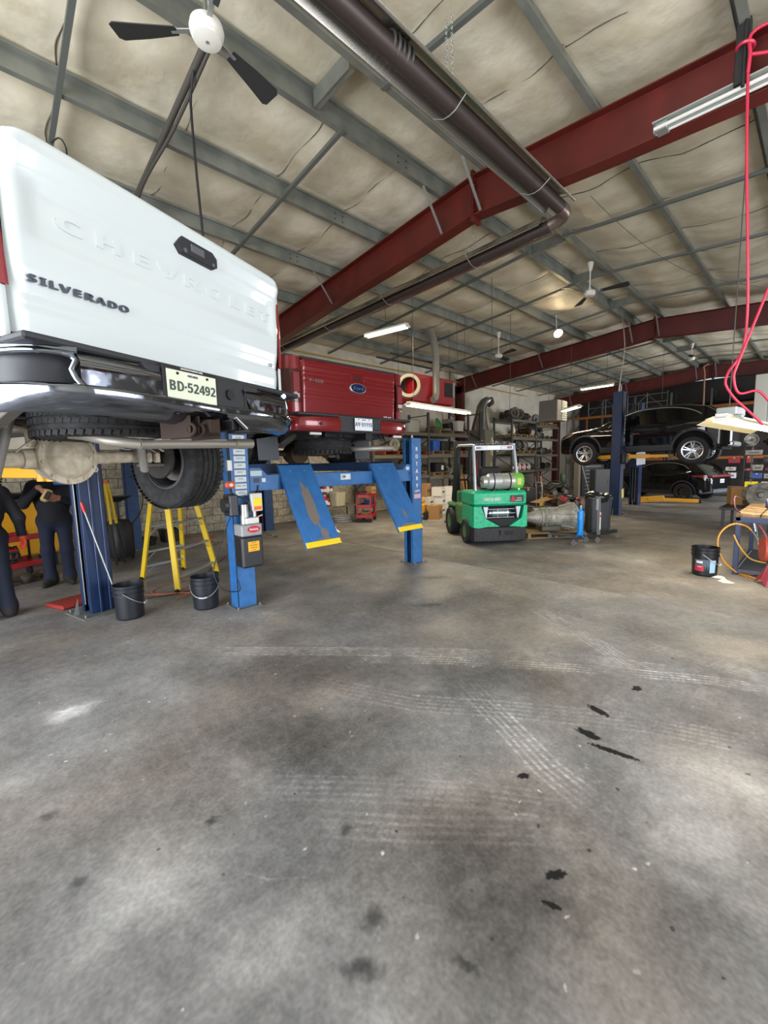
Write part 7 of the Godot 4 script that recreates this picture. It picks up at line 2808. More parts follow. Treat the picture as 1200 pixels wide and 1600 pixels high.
	for q in [[10.25, 0.0, -8.35], [10.28, 0.29, -8.36], [10.24, 0.58, -8.34], [10.72, 0.0, -8.25], [10.7, 0.29, -8.26], [10.73, 0.58, -8.24], [9.75, 0.0, -8.45], [9.78, 0.29, -8.44]]:
		carton(["lowest white box of the stack nearest the blue post", "middle white box of the left stack", "top white box of the left stack", "lowest white box of the stack by the hand truck", "middle white box of the stack by the hand truck", "top white box of the stack by the hand truck", "white box on the floor behind the brown carton", "upper white box behind the brown carton"][k].replace("of the left stack", "of the stack nearer the blue post"), V(q[0], q[1], q[2]), rng.randf_range(20, 34), 0.40, 0.285, 0.32, wbox, "white boxes stacked by the rack")
		k += 1
	carton("brown carton standing upright on the pile behind the white boxes", V(9.85, 0.585, -8.6), 15.0, 0.34, 0.4, 0.3, kraft)
	t = thing("floor_machine", "yellow shop machine with a tall looped handle beside the blue post", "machine", V(8.98, 0, -8.1), 25.0)
	b = MB.new()
	b.box(V(0, 0.3, 0), V(0.38, 0.34, 0.5), 0.05)
	b.box(V(0, 0.53, 0.05), V(0.3, 0.16, 0.3), 0.05)
	obj("body", b, mat("machine yellow", "c08a1c", 0.5), t)
	b = MB.new()
	b.tube([V(-0.16, 0.4, -0.2), V(-0.16, 0.75, -0.45), V(-0.1, 0.92, -0.55), V(0.1, 0.92, -0.55), V(0.16, 0.75, -0.45), V(0.16, 0.4, -0.2)], 0.014, 8)
	obj("handle", b, M["black steel"], t)
	for s in [-1.0, 1.0]:
		b = MB.new()
		b.cyl(V(s * 0.2, 0.15, -0.1), V(s * 0.27, 0.15, -0.1), 0.15, -1, 20)
		obj("wheel", b, M["car rubber"], t)
	b = MB.new()
	b.box(V(0, 0.12, 0.28), V(0.44, 0.22, 0.1), 0.02)
	obj("skirt", b, M["black steel"], t)
	# under the cross beam: red tool cart, crate of bottles, cartons, coil
	t = thing("tool_cart", "red three-shelf tool cart under the blue cross beam", "tool cart", V(7.75, 0, -8.95), 36.0)
	var cr := mat("cart red", "a01420", 0.35)
	for y in [0.14, 0.42, 0.70]:
		b = MB.new()
		b.box(V(0, y, 0), V(0.66, 0.016, 0.4), 0.003)
		for s in [-1.0, 1.0]:
			b.box(V(0, y + 0.04, s * 0.2), V(0.66, 0.09, 0.008), 0.002)
			b.box(V(s * 0.33, y + 0.04, 0), V(0.008, 0.09, 0.4), 0.002)
		obj("shelf", b, cr, t)
	for sx in [-1.0, 1.0]:
		for sz in [-1.0, 1.0]:
			b = MB.new()
			b.box(V(sx * 0.325, 0.45, sz * 0.195), V(0.035, 0.68, 0.035), 0.004)
			obj("leg", b, cr, t)
			b = MB.new()
			b.cyl(V(sx * 0.3 - 0.012, 0.05, sz * 0.17), V(sx * 0.3 + 0.012, 0.05, sz * 0.17), 0.05, -1, 16)
			b.box(V(sx * 0.3, 0.1, sz * 0.17), V(0.04, 0.03, 0.05), 0.004)
			obj("caster", b, M["car rubber"], t)
	b = MB.new()
	b.tube([V(-0.33, 0.72, -0.18), V(-0.44, 0.82, -0.18), V(-0.44, 0.82, 0.18), V(-0.33, 0.72, 0.18)], 0.012, 8, false)
	obj("handle", b, cr, t)
	carton("brown carton on top of the red tool cart", V(7.98, 0.78, -9.0), 20.0, 0.26, 0.2, 0.2, kraft)
	tote("black tray heaped with tools on the red cart's top shelf", V(7.6, 0.72, -8.95), 36.0, 0.34, 0.14, 0.26, black)
	carton("brown box on the lowest shelf of the red cart", V(7.7, 0.15, -8.95), 36.0, 0.3, 0.14, 0.2, kraft)
	tote("blue tray on the red cart's middle shelf", V(7.85, 0.43, -8.98), 36.0, 0.2, 0.16, 0.22, mat("bin blue dark", "1c3d78", 0.5))
	tote("beige tub standing on the floor bench left of the red cart", V(7.45, 0.42, -9.9), 12.0, 0.46, 0.4, 0.34, mat("tub beige", "b5ad90", 0.6))
	t = thing("bench", "low grey steel bench against the block wall under the lift", "bench", V(7.3, 0, -10.1))
	b = MB.new()
	b.box(V(0, 0.40, 0), V(1.8, 0.04, 0.6), 0.006)
	obj("top", b, beam, t)
	for sx in [-1.0, 1.0]:
		for sz in [-1.0, 1.0]:
			b = MB.new()
			b.box(V(sx * 0.85, 0.19, sz * 0.25), V(0.05, 0.38, 0.05), 0.004)
			obj("leg", b, beam, t)
	var cols := [mat("jug red", "a3202c", 0.4), mat("jug white", "c9c7c0", 0.45), mat("jug plum", "5c2030", 0.45), mat("jug dark", "2b2a2c", 0.5)]
	var ord := ["first", "second", "third", "fourth", "fifth", "sixth", "seventh", "eighth", "ninth", "tenth"]
	var cnm := ["red", "white", "plum", "dark"]
	for i in 14:
		jug(ord[i % 7] + [" front-row ", " back-row "][i / 7] + cnm[(i * 7 + i / 3) % 4] + " fluid bottle on the low bench", V(6.5 + (i % 7) * 0.105, 0.42, -9.95 - (i / 7) * 0.2), rng.randf_range(-20, 20), 0.24 + 0.05 * (i % 3), cols[(i * 7 + i / 3) % 4], M["label white"], "fluid bottles on the low bench")
	for i in 10:
		jug(ord[i] + " bottle, " + cnm[(i * 5 + 1) % 4] + " with its cap up, on the wall shelf", V(6.5 + i * 0.11, 0.78, -10.3), 0.0, 0.26, cols[(i * 5 + 1) % 4], cols[(i + 1) % 4], "fluid bottles on the wall shelf")
	b = MB.new()
	b.box(V(7.1, 0.765, -10.45), V(1.7, 0.03, 0.5), 0.004)
	tag(obj("wall_shelf", b, beam), "grey steel wall shelf holding a row of fluid bottles", "shelf")
	coil("grey cable coiled on the floor left of the red cart", "cable_coil", V(7.25, 0.0, -9.45), 0.28, 0.02, 6, mat("hose grey", "8e8c86", 0.5), 0.12)
	b = MB.new()
	var rows := []
	for i in 9:
		var row := PackedVector3Array()
		for j in 9:
			row.append(V(-0.12 + i * 0.03 + 0.01 * sin(j * 2.0), 0.01 + 0.16 * maxf(0.0, 1.0 - pow((i - 4.0) / 4.5, 2) - pow((j - 4.0) / 4.5, 2)) * (0.7 + 0.3 * sin(i * 2.3 + j * 1.7)), -0.14 + j * 0.035))
		rows.append(row)
	b.at(V(5.9, 0, -8.05)).grid(rows, false, false, V(0, 1, 0))
	tag(obj("crumpled_rag", b, M["paper white"]), "crumpled white rag on the floor behind the blue ramps", "rag")
	# second rack goods
	var top := "gearboxes heaped on the far rack's top"
	var kk := 0
	for q in [[17.1, -9.9, 0.9, 3], [17.9, -9.85, 0.85, 1], [18.6, -9.9, 0.8, 3], [17.5, -10.15, 0.7, 4], [18.35, -10.15, 0.7, 1]]:
		gearbox(["dark gearbox at the near end of the far rack's top", "grey-brown gearbox in the middle of the far rack's top", "dark gearbox beside the upright on the far rack's top", "rusty gearbox at the back of the far rack's top", "grey gearbox at the back of the far rack's top"][kk], V(q[0], 3.48, q[1]), 70.0 - kk * 37.0, q[2], q[3], top)
		kk += 1
	kk = 0
	for q in [[19.7, -9.9, 0.5, 0], [20.3, -9.85, 0.55, 2], [20.9, -9.95, 0.5, 1]]:
		pallet(["wooden pallet below the drum on the lower top shelf", "wooden pallet below the pale engine on the lower top shelf", "wooden pallet at the far end of the lower top shelf"][kk], V(q[0], 3.3, -10.0), 0.0, 0.58)
		if kk == 1:
			engine("pale engine on the lower top shelf of the far rack", V(q[0], 3.43, q[1]), 60.0, q[2], q[3], cast_mat(0))
		else:
			drum(["grey drum standing on the lower top shelf of the far rack", "", "dull drum at the far end of the lower top shelf"][kk], V(q[0], 3.43, q[1]), -20.0, 0.22, q[3])
		kk += 1
	pallet("wooden pallet on the far rack's upper middle shelf, first bay", V(17.6, 2.68, -10.0), 0.0, 1.2)
	pallet("wooden pallet on the far rack's upper middle shelf beside the upright", V(18.7, 2.68, -10.0), 0.0, 0.7)
	axle_lump("dark axle lump on the far rack's upper middle shelf", V(17.6, 2.81, -9.9), 20.0, 0.9, 3)
	gearbox("brown gearbox on the far rack's upper middle shelf", V(18.5, 2.81, -9.95), 100.0, 0.7, 4)
	t = jug("tall cream jug on the far rack's upper middle shelf", V(17.15, 2.81, -9.7), 0.0, 0.42, mat("jug cream", "cdbf8a", 0.5), M["label white"])
	pallet("wooden pallet on the far rack's lower middle shelf", V(18.4, 1.95, -10.0), 0.0, 1.2)
	disc_wheel("black tyre-sized rim standing on the far rack's lower middle shelf", V(17.9, 2.08, -9.85), -20.0, -0.1, 0.25, cast_mat(3))
	disc_wheel("grey rim standing next to the black one on the far rack", V(18.5, 2.08, -9.9), -10.0, -0.1, 0.24, cast_mat(0))
	axle_lump("long axle casting on the far rack's lower middle shelf, second bay", V(20.3, 1.92, -10.0), 0.0, 1.3, 1)
	engine("dusty engine on the far rack's upper middle shelf, second bay", V(20.2, 2.68, -10.0), 30.0, 0.6, 1, cast_mat(3))
	kk = 0
	for q in [["jug blue", "2d4f9c"], ["jug red", ""], ["jug red", ""], ["jug white", ""], ["jug red", ""], ["jug white", ""], ["jug plum", ""], ["jug white", ""]]:
		jug(["blue fluid jug on the far rack's lowest shelf", "first red fluid jug after the blue one", "second red fluid jug after the blue one", "white jug between red ones on the far rack's lowest shelf", "red jug right after the white one on the lowest shelf", "pale jug near the upright on the lowest shelf", "plum jug near the upright on the lowest shelf", "last pale jug on the lowest shelf of the far rack"][kk].replace("right after", "just after"), V(17.2 + kk * 0.22, 1.2, -9.75), 0.0, 0.32, mat(q[0], q[1] if q[1] else "a3202c", 0.4), M["label white"], "fluid jugs on the far rack")
		kk += 1
	# more old castings crowding the shelves
	var sh := [[9.05, 1.22, "third shelf near bay"], [9.9, 1.22, "third shelf near bay"], [11.0, 1.35, "third shelf by the upright"], [9.1, 2.66, "top shelf near bay"], [9.9, 2.66, "top shelf near bay"], [11.7, 2.66, "top shelf beside the green disc"], [17.25, 1.95, "far rack lower middle shelf"], [18.9, 1.95, "far rack lower middle shelf"], [19.6, 2.68, "far rack upper middle shelf"], [20.8, 2.68, "far rack upper middle shelf"], [21.1, 1.92, "far rack end bay"], [19.5, 1.2, "far rack lowest shelf"], [20.2, 1.2, "far rack lowest shelf"], [20.9, 1.2, "far rack lowest shelf"], [17.2, 3.48, "far rack top"], [19.35, 3.3, "far rack lower top"]]
	for i in sh.size():
		var q: Array = sh[i]
		var nm: String = ["small dark", "small rusty", "small grey"][i % 3] + [" hub", " axle piece", " gearbox"][(i / 2) % 3] + ", " + ["first", "second", "third", "fourth"][i % 4] + " filler on the " + q[2]
		var c: int = [3, 4, 1][i % 3]
		match (i / 2) % 3:
			0: drum(nm, V(q[0], q[1], -9.75 - 0.1 * (i % 2)), i * 37.0, 0.16, c)
			1: axle_lump(nm, V(q[0], q[1], -9.85), 60.0 + i * 31.0, 0.6, c)
			2: gearbox(nm, V(q[0], q[1], -9.9), 80.0 + i * 23.0, 0.55, c)
	# grey furnace with its duct
	t = thing("furnace", "tall grey-brown furnace cabinet with a silver elbow duct on top", "furnace", V(14.95, 0, -9.95), 12.0)
	b = MB.new()
	b.box(V(0, 1.45, 0), V(0.95, 2.9, 0.85), 0.015)
	obj("cabinet", b, mat("furnace taupe", "77705f", 0.55), t)
	b = MB.new()
	for y in [0.55, 1.3, 2.2]:
		b.box(V(0.25, y, 0.43), V(0.4, 0.6, 0.01), 0.004)
	obj("panel", b, mat("furnace tan", "a2926c", 0.6), t)
	b = MB.new()
	for q in [[0.2, 2.55], [0.33, 2.45], [0.25, 2.1], [0.33, 1.9]]:
		b.box(V(q[0], q[1], 0.437), V(0.1, 0.12, 0.003))
	obj("label", b, M["label white"], t)
	b = MB.new()
	rows = []
	for q in [[0.0, 2.9, 0.0, 0.42, 0.36], [0.0, 3.2, 0.0, 0.32, 0.30], [0.02, 3.6, 0.02, 0.22, 0.22], [0.06, 3.85, 0.05, 0.20, 0.20], [0.14, 4.02, 0.1, 0.19, 0.19], [0.26, 4.1, 0.2, 0.19, 0.19], [0.36, 4.08, 0.3, 0.18, 0.18]]:
		var row := PackedVector3Array()
		for i in 19:
			var a := TAU * i / 18
			var tilt: float = clampf((q[1] - 3.6) / 0.5, 0.0, 1.0) * 1.1
			row.append(V(q[0], q[1], q[2]) + V(cos(a) * q[3] * cos(tilt), -cos(a) * q[3] * sin(tilt), sin(a) * q[4]))
		rows.append(row)
	b.grid(rows)
	obj("duct", b, mat("duct silver", "a3a39c", 0.3, 0.8), t, "silver sheet duct")
	b = MB.new()
	b.ring(V(0.37, 4.07, 0.3), V(0.7, -0.2, 0.6), 0.18, 0.03, 22, 8)
	obj("duct_collar", b, mat("pipe brown", "7a5640", 0.6), t)
	# grey disconnect with looped cables between the racks
	b = MB.new()
	b.tube([V(12.9, 5.0, -9.9), V(12.7, 4.2, -9.8), V(12.5, 3.7, -9.7), V(12.8, 3.3, -9.7), V(13.1, 3.7, -9.7), V(12.9, 4.1, -9.7), V(12.5, 3.6, -9.6), V(13.4, 3.2, -9.6)], 0.012, 6)
	tag(obj("looped_cable", b, mat("cable black", "1b1b1c", 0.6)), "black cable looping down between the unit heater and the furnace", "cable")
	build_end_racks()

func build_end_racks() -> void:
	var orange := mat("rack orange", "b5692a", 0.55)
	var frame = M["rack frame"]
	# its long run is across the room: bays along z
	var T := thing("pallet_rack", "long orange-beamed rack running across the end wall", "rack", V(25.0, 0, 0))
	var zs := [-10.3, -8.7, -7.1, -5.5, -3.9, -2.3, -0.7, 0.9]
	for z in zs:
		for x in [0.0, 1.0]:
			var b := MB.new()
			b.box(V(x, 2.4, z), V(0.08, 4.8, 0.08), 0.004)
			obj("post", b, frame if x > 0 else mat("post steel", "6f6f6b", 0.5, 0.3), T)
		var b := MB.new()
		for y in [0.6, 1.4, 2.2, 3.0, 3.8]:
			b.bar(V(0, y, z), V(1.0, y + 0.7, z), 0.03, 0.03)
		b.marks = []
		obj("brace", b, frame, T)
	for i in zs.size() - 1:
		for y in [1.55, 2.95, 3.95]:
			var b := MB.new()
			b.box(V(-0.02, y, (zs[i] + zs[i + 1]) / 2), V(0.05, 0.13, 1.52), 0.004)
			obj("beam", b, orange, T)
			b = MB.new()
			b.box(V(0.5, y + 0.03, (zs[i] + zs[i + 1]) / 2), V(0.95, 0.03, 1.52), 0.002)
			obj("deck", b, M["rack beam"], T)
		for dz in [0.5]:
			var b := MB.new()
			b.box(V(-0.03, 3.45, zs[i] + 0.8), V(0.05, 0.95, 0.07), 0.004)
			obj("stop_bar", b, orange, T)
	var labs := ["dark gearbox", "rusty gearbox", "grey engine", "brown axle", "black crate", "dull gearbox", "old engine"]
	for i in 7:
		var p := V(25.45, 3.0, zs[i] + 0.75)
		if i % 3 == 0:
			gearbox(labs[i] + [" on the orange rack nearest the side wall", "", "", " on the orange rack behind the SUV's windscreen", "", "", " on the orange rack at its far end"][i], p, 90.0, 0.8, [3, 1, 4][i / 3 % 3], "parts on the end rack")
		elif i % 3 == 1:
			axle_lump(["", "brown axle in the second bay of the orange rack", "", "", "dull axle in the fifth bay of the orange rack"][i], p, 80.0, 1.0, 3, "parts on the end rack")
		else:
			tote(["", "", "black crate in the third bay of the orange rack", "", "", "black crate in the sixth bay of the orange rack"][i], p, 0.0, 0.6, 0.45, 0.9, M["tote black"], null, "parts on the end rack")
	# grey scaffold frames and pipes stored above
	for q in [[25.15, -8.6], [25.15, -6.6]]:
		var t := thing("scaffold_frame", "grey scaffold frame " + ("nearest the side wall" if q[1] < -8 else "beside the lit lamp") + " leaning above the orange rack", "scaffold", V(q[0], 4.02, q[1]))
		for y in [0.0, 0.45, 0.85]:
			var b := MB.new()
			b.cyl(V(0, y, -0.9), V(0, y, 0.9), 0.022, -1, 8)
			obj("rail", b, M["brace steel"], t)
		for s in [-0.9, 0.0, 0.9]:
			var b := MB.new()
			b.cyl(V(0, -0.05, s), V(0, 0.95, s), 0.022, -1, 8)
			obj("upright", b, M["brace steel"], t)
		for s in [-1.0, 1.0]:
			var b := MB.new()
			b.cyl(V(0.02, 0.0, -0.9 * s), V(0.02, 0.85, 0.0), 0.014, -1, 6)
			obj("cross_brace", b, M["brace steel"], t)
	for i in 7:
		var b := MB.new()
		b.cyl(V(25.1 + 0.14 * (i % 4), 4.06 + 0.1 * (i / 4), -5.0 + 0.1 * i), V(25.1 + 0.14 * (i % 4), 4.06 + 0.1 * (i / 4), 0.6 - 0.15 * i), 0.042, -1, 10)
		tag(obj("stored_pipe", b, mat("pipe black", "202021", 0.5, 0.3)), "long black pipe stored above the orange rack under the far rafter", "pipe", "pipes above the end rack")
	# black shelving at the right end
	var t := thing("shelf_unit", "black steel shelf unit below the orange rack, behind the red hose", "shelf unit", V(21.6, 0, -2.2), -90.0)
	var blk := mat("shelf black", "1c1c1e", 0.5)
	for sx in [-1.0, 0.0, 1.0]:
		for z in [-0.22, 0.22]:
			var b := MB.new()
			b.box(V(sx * 1.0, 1.1, z), V(0.05, 2.2, 0.05), 0.004)
			obj("post", b, blk, t)
	for y in [0.35, 0.72, 1.02, 1.32, 1.62, 1.95]:
		var b := MB.new()
		b.box(V(0, y, 0), V(2.0, 0.03, 0.46), 0.004)
		obj("shelf", b, blk, t)
	var items := [["red tool case on the shelf below the bell housing", 0.85, 1.64, 0.3, 0.1, "jug red"], ["grey case next to the red one on the black shelves", 0.25, 1.64, 0.5, 0.18, "carton grey"], ["dark case on the fourth black shelf", 0.75, 1.34, 0.4, 0.22, "tote black"], ["red box on the fourth black shelf by the middle post", 0.12, 1.34, 0.12, 0.24, "jug red"], ["bright red box past the middle post", -0.3, 1.34, 0.36, 0.22, "jug red"], ["maroon tray on the third black shelf", 0.8, 1.04, 0.35, 0.09, "jug plum"], ["grey motor box on the third black shelf", 0.4, 1.04, 0.3, 0.22, "carton grey"], ["low red box on the third black shelf", 0.15, 1.04, 0.24, 0.07, "jug red"], ["white box past the middle post, third shelf", -0.4, 1.04, 0.3, 0.14, "carton white"], ["purple box on the second black shelf", 0.4, 0.74, 0.3, 0.2, "jug blue"], ["grey box beside the purple one", 0.75, 0.74, 0.3, 0.18, "carton grey"], ["pale blue box past the middle post, second shelf", -0.4, 0.74, 0.35, 0.22, "paper white"], ["white box with brown band on the lowest black shelf", 0.72, 0.37, 0.36, 0.24, "carton white"], ["white and yellow box on the lowest black shelf", 0.25, 0.37, 0.38, 0.24, "label bright yellow"]]
	for q in items:
		carton(q[0], V(21.55, q[2] - 0.02 + 0.015, -2.2) + roty(-90) * V(q[1], 0, 0.02), -90.0, q[3], q[4], 0.3, M[q[5]], "boxes on the black shelves")
	disc_wheel("round pale bell housing ring on top of the black shelves", V(21.5, 1.97, -2.05), -75.0, -0.4, 0.22, cast_mat(2))
	gearbox("black gearbox standing on top of the black shelves", V(21.6, 1.97, -1.5), 40.0, 0.6, 3)
	axle_lump("dark axle parts on top of the black shelves behind the SUV's tail", V(21.7, 1.97, -2.8), 80.0, 0.7, 3)
	# second black shelf with parts behind the SUV, nearer the side wall
	t = thing("shelf_unit", "dark shelf unit crowded with small parts behind the SUVs' tails", "shelf unit", V(22.6, 0, -4.2), -90.0)
	for sx in [-1.0, 1.0]:
		for z in [-0.22, 0.22]:
			var b := MB.new()
			b.box(V(sx * 0.9, 1.0, z), V(0.05, 2.0, 0.05), 0.004)
			obj("post", b, blk, t)
	for y in [0.5, 1.0, 1.45, 1.85]:
		var b := MB.new()
		b.box(V(0, y, 0), V(1.8, 0.03, 0.46), 0.004)
		obj("shelf", b, blk, t)
	for i in 8:
		drum(["first", "second", "third", "last"][i % 4] + " steel hub on the " + ["upper", "lower"][i / 4] + " shelf of the dark unit behind the SUVs", V(22.5, [1.465, 1.015][i / 4], -4.85 + (i % 4) * 0.42), -70.0, 0.13, [0, 2, 1, 0][i % 4], "steel hubs on the dark shelf")
	# drawer cabinet, grey locker and steel column between the racks
	t = thing("drawer_cabinet", "black drawer cabinet under the raised SUV's front wheel", "drawer cabinet", V(19.4, 0, -7.2), -40.0)
	var b2 := MB.new()
	b2.box(V(0, 0.7, 0), V(1.0, 1.4, 0.5), 0.01)
	obj("body", b2, blk, t)
	for i in 8:
		var b := MB.new()
		b.box(V(0, 0.12 + i * 0.165, 0.255), V(0.92, 0.14, 0.02), 0.006)
		var dr := obj("drawer", b, mat("drawer dark", "2b2c2e", 0.5), t)
		b = MB.new()
		b.box(V(0, 0.15 + i * 0.165, 0.27), V(0.7, 0.02, 0.015), 0.004)
		obj("pull", b, M["brace steel"], dr)
	t = thing("locker", "dark grey steel cabinet between the drawers and the lift", "cabinet", V(18.2, 0, -6.35), -45.0)
	b2 = MB.new()
	b2.box(V(0, 0.6, 0), V(0.6, 1.2, 0.5), 0.01)
	obj("body", b2, mat("locker grey", "43474b", 0.45), t)
	b2 = MB.new()
	b2.box(V(0, 0.6, 0.253), V(0.54, 1.1, 0.01), 0.004)
	b2.box(V(0.2, 0.7, 0.265), V(0.02, 0.12, 0.015), 0.004)
	obj("door", b2, M["locker grey"], t)
	t = thing("steel_stand", "grey steel column stand with a leaning bar by the drawer cabinet", "stand", V(17.3, 0, -6.9))
	b2 = MB.new()
	b2.box(V(0, 0.75, 0), V(0.2, 1.5, 0.2), 0.01)
	b2.box(V(0, 0.01, 0), V(0.4, 0.02, 0.4), 0.004)
	obj("column", b2, mat("column taupe", "6d685c", 0.6), t)
	b2 = MB.new()
	b2.cyl(V(0.55, 0.0, 0.35), V(0.13, 1.45, 0.1), 0.016, -1, 8)
	obj("leaning_bar", b2, M["brace steel"], t)

# ---------- people: a smooth-joined field of tapered capsules, meshed by surface nets ----------
func sdf_cap(p: Vector3, q: Array) -> float:
	var a: Vector3 = q[0]
	var ba: Vector3 = q[2] - a
	var t := clampf((p - a).dot(ba) / maxf(ba.length_squared(), 1e-9), 0.0, 1.0)
	return p.distance_to(a + ba * t) - lerpf(q[1], q[3], t)

func net(b: MB, bones: Array, cell: float, k: float) -> void:
	b.mark()
	var box := AABB(bones[0][0], Vector3.ZERO)
	for q in bones:
		box = box.merge(AABB(q[0], Vector3.ZERO).grow(q[1]))
		box = box.merge(AABB(q[2], Vector3.ZERO).grow(q[3]))
	box = box.grow(cell * 3.0)
	var N := Vector3i((box.size / cell).ceil()) + Vector3i.ONE
	var o := box.position
	var sx := 1
	var sy := N.x
	var sz := N.x * N.y
	var f := PackedFloat32Array()
	f.resize(N.x * N.y * N.z)
	f.fill(9.0)
	for q in bones:
		var bb := AABB(q[0], Vector3.ZERO).grow(q[1]).merge(AABB(q[2], Vector3.ZERO).grow(q[3])).grow(k + cell * 2.0)
		var i0 := Vector3i(((bb.position - o) / cell).floor()).clamp(Vector3i.ZERO, N - Vector3i.ONE)
		var i1 := Vector3i(((bb.end - o) / cell).ceil()).clamp(Vector3i.ZERO, N - Vector3i.ONE)
		for z in range(i0.z, i1.z + 1):
			for y in range(i0.y, i1.y + 1):
				var n := z * sz + y * sy + i0.x
				for x in range(i0.x, i1.x + 1):
					var d := sdf_cap(o + V(x, y, z) * cell, q)
					var e := f[n]
					var h := maxf(k - absf(d - e), 0.0) / k
					f[n] = minf(d, e) - h * h * k * 0.25
					n += 1
	var ids := PackedInt32Array()
	ids.resize(f.size())
	ids.fill(-1)
	var base := b.v.size()
	var off := [0, sx, sy, sx + sy, sz, sz + sx, sz + sy, sx + sy + sz]
	for z in N.z - 1:
		for y in N.y - 1:
			for x in N.x - 1:
				var n := z * sz + y * sy + x
				var m := 0
				for c in 8:
					if f[n + off[c]] < 0.0:
						m += 1
				if m == 0 or m == 8:
					continue
				var s := Vector3.ZERO
				var cnt := 0
				for c in 8:
					for ax in 3:
						if c & (1 << ax):
							continue
						var d := c | (1 << ax)
						var fa := f[n + off[c]]
						var fb := f[n + off[d]]
						if (fa < 0.0) != (fb < 0.0):
							var t := fa / (fa - fb)
							var pa := V(c & 1, (c >> 1) & 1, (c >> 2) & 1)
							pa[ax] += t
							s += pa
							cnt += 1
				var p := o + (V(x, y, z) + s / cnt) * cell
				ids[n] = b.v.size()
				b.v.append(b.xf * p)
				var g := V(f[n + sx] - f[n], f[n + sy] - f[n], f[n + sz] - f[n]) + V(f[n + off[7]] - f[n + off[6]], f[n + off[7]] - f[n + off[5]], f[n + off[7]] - f[n + off[3]])
				b.n.append((b.xf.basis * g).normalized())
	for z in range(1, N.z - 1):
		for y in range(1, N.y - 1):
			for x in range(1, N.x - 1):
				var n := z * sz + y * sy + x
				for ax in 3:
					var st: int = [sx, sy, sz][ax]
					if (f[n] < 0.0) == (f[n + st] < 0.0):
						continue
					var u: int = [sy, sz, sx][ax]
					var w: int = [sz, sx, sy][ax]
					var A := ids[n]
					var B := ids[n - u]
					var C := ids[n - u - w]
					var D := ids[n - w]
					if A < 0 or B < 0 or C < 0 or D < 0:
						continue
					var q := [A, B, C, A, C, D]
					var gn := (b.v[B] - b.v[A]).cross(b.v[C] - b.v[A])
					if gn.dot(b.n[A] + b.n[C]) > 0.0:
						q = [A, C, B, A, D, C]
					for e in q:
						b.ix.append(e)

# hand rooted at the wrist: along d to the knuckles, palm facing pn; curl 0 open .. 1 closed
func hand_bones(w: Vector3, d: Vector3, pn: Vector3, s: float, curl: float) -> Array:
	var x := d.cross(pn).normalized() * s
	var out := []
	for i in 4:
		var o := (i - 1.5) * 0.021
		var k := w + d * 0.088 + x * o
		out.append([w + d * 0.012 + x * o * 0.7, 0.015, k, 0.0115])
		var L: float = [0.070, 0.078, 0.072, 0.056][i]
		var a := curl * 0.9
		var p := k
		for j in 3:
			var dd := d * cos(a) + pn * sin(a)
			var e = p + dd * L * [0.45, 0.32, 0.26][j]
			out.append([p, 0.0095 - j * 0.0008, e, 0.0088 - j * 0.0008])
			p = e
			a += curl * 0.75
	var t0 := w + d * 0.025 - x * 0.026
	var t1 := t0 + (d * 0.7 - x * 0.6 + pn * 0.35).normalized() * 0.038
	var t2 := t1 + (d * 0.9 - x * 0.1 + pn * (0.3 + curl * 0.5)).normalized() * 0.034
	out.append([t0, 0.015, t1, 0.0115])
	out.append([t1, 0.0112, t2, 0.0095])
	out.append([t2, 0.0095, t2 + (d * 0.9 + pn * 0.5).normalized() * 0.022, 0.0085])
	return out

func head_bones(c: Vector3, fwd: Vector3) -> Array:
	var up := Vector3.UP
	var r := fwd.cross(up)
	var q := []
	q.append([c + up * 0.035 - fwd * 0.015, 0.082, c + up * 0.02 + fwd * 0.02, 0.076])
	q.append([c - up * 0.03 + fwd * 0.03, 0.062, c - up * 0.085 + fwd * 0.055, 0.034])
	q.append([c + up * 0.005 + fwd * 0.088, 0.010, c - up * 0.032 + fwd * 0.104, 0.013])
	for s in [-1.0, 1.0]:
		q.append([c + r * s * 0.078 - up * 0.005 - fwd * 0.005, 0.014, c + r * s * 0.082 + up * 0.022 - fwd * 0.015, 0.016])
		q.append([c + r * s * 0.012 + up * 0.022 + fwd * 0.085, 0.008, c + r * s * 0.045 + up * 0.022 + fwd * 0.075, 0.008])
		q.append([c + r * s * 0.030 - up * 0.02 + fwd * 0.07, 0.02, c + r * s * 0.036 - up * 0.035 + fwd * 0.06, 0.02])
	q.append([c - r * 0.02 - up * 0.058 + fwd * 0.087, 0.008, c + r * 0.02 - up * 0.058 + fwd * 0.087, 0.008])
	return q

func person_mesh(parts: Array, paint_of: Callable) -> ArrayMesh:
	var b := MB.new()
	for p in parts:
		net(b, p[0], p[1], p[2])
	var col := PackedColorArray()
	for v in b.v:
		col.append((paint_of.call(v) as Color).srgb_to_linear())
	var A := []
	A.resize(Mesh.ARRAY_MAX)
	A[Mesh.ARRAY_VERTEX] = b.v
	A[Mesh.ARRAY_NORMAL] = b.n
	A[Mesh.ARRAY_COLOR] = col
	A[Mesh.ARRAY_INDEX] = b.ix
	var m := ArrayMesh.new()
	m.add_surface_from_arrays(Mesh.PRIMITIVE_TRIANGLES, A)
	return m

func leg_bones(hip: Vector3, knee: Vector3, ank: Vector3) -> Array:
	return [[hip, 0.098, knee, 0.075], [knee, 0.075, ank, 0.072], [ank, 0.072, ank + V(0, -0.04, 0), 0.075]]

func shoe_bones(ank: Vector3, d: Vector3) -> Array:
	var f := V(ank.x, 0.045, ank.z)
	return [[f - d * 0.06, 0.045, f + d * 0.12, 0.040], [f + d * 0.10, 0.038, f + d * 0.19 - V(0, 0.008, 0), 0.034], [f - d * 0.05, 0.05, ank + V(0, 0.0, 0), 0.055]]

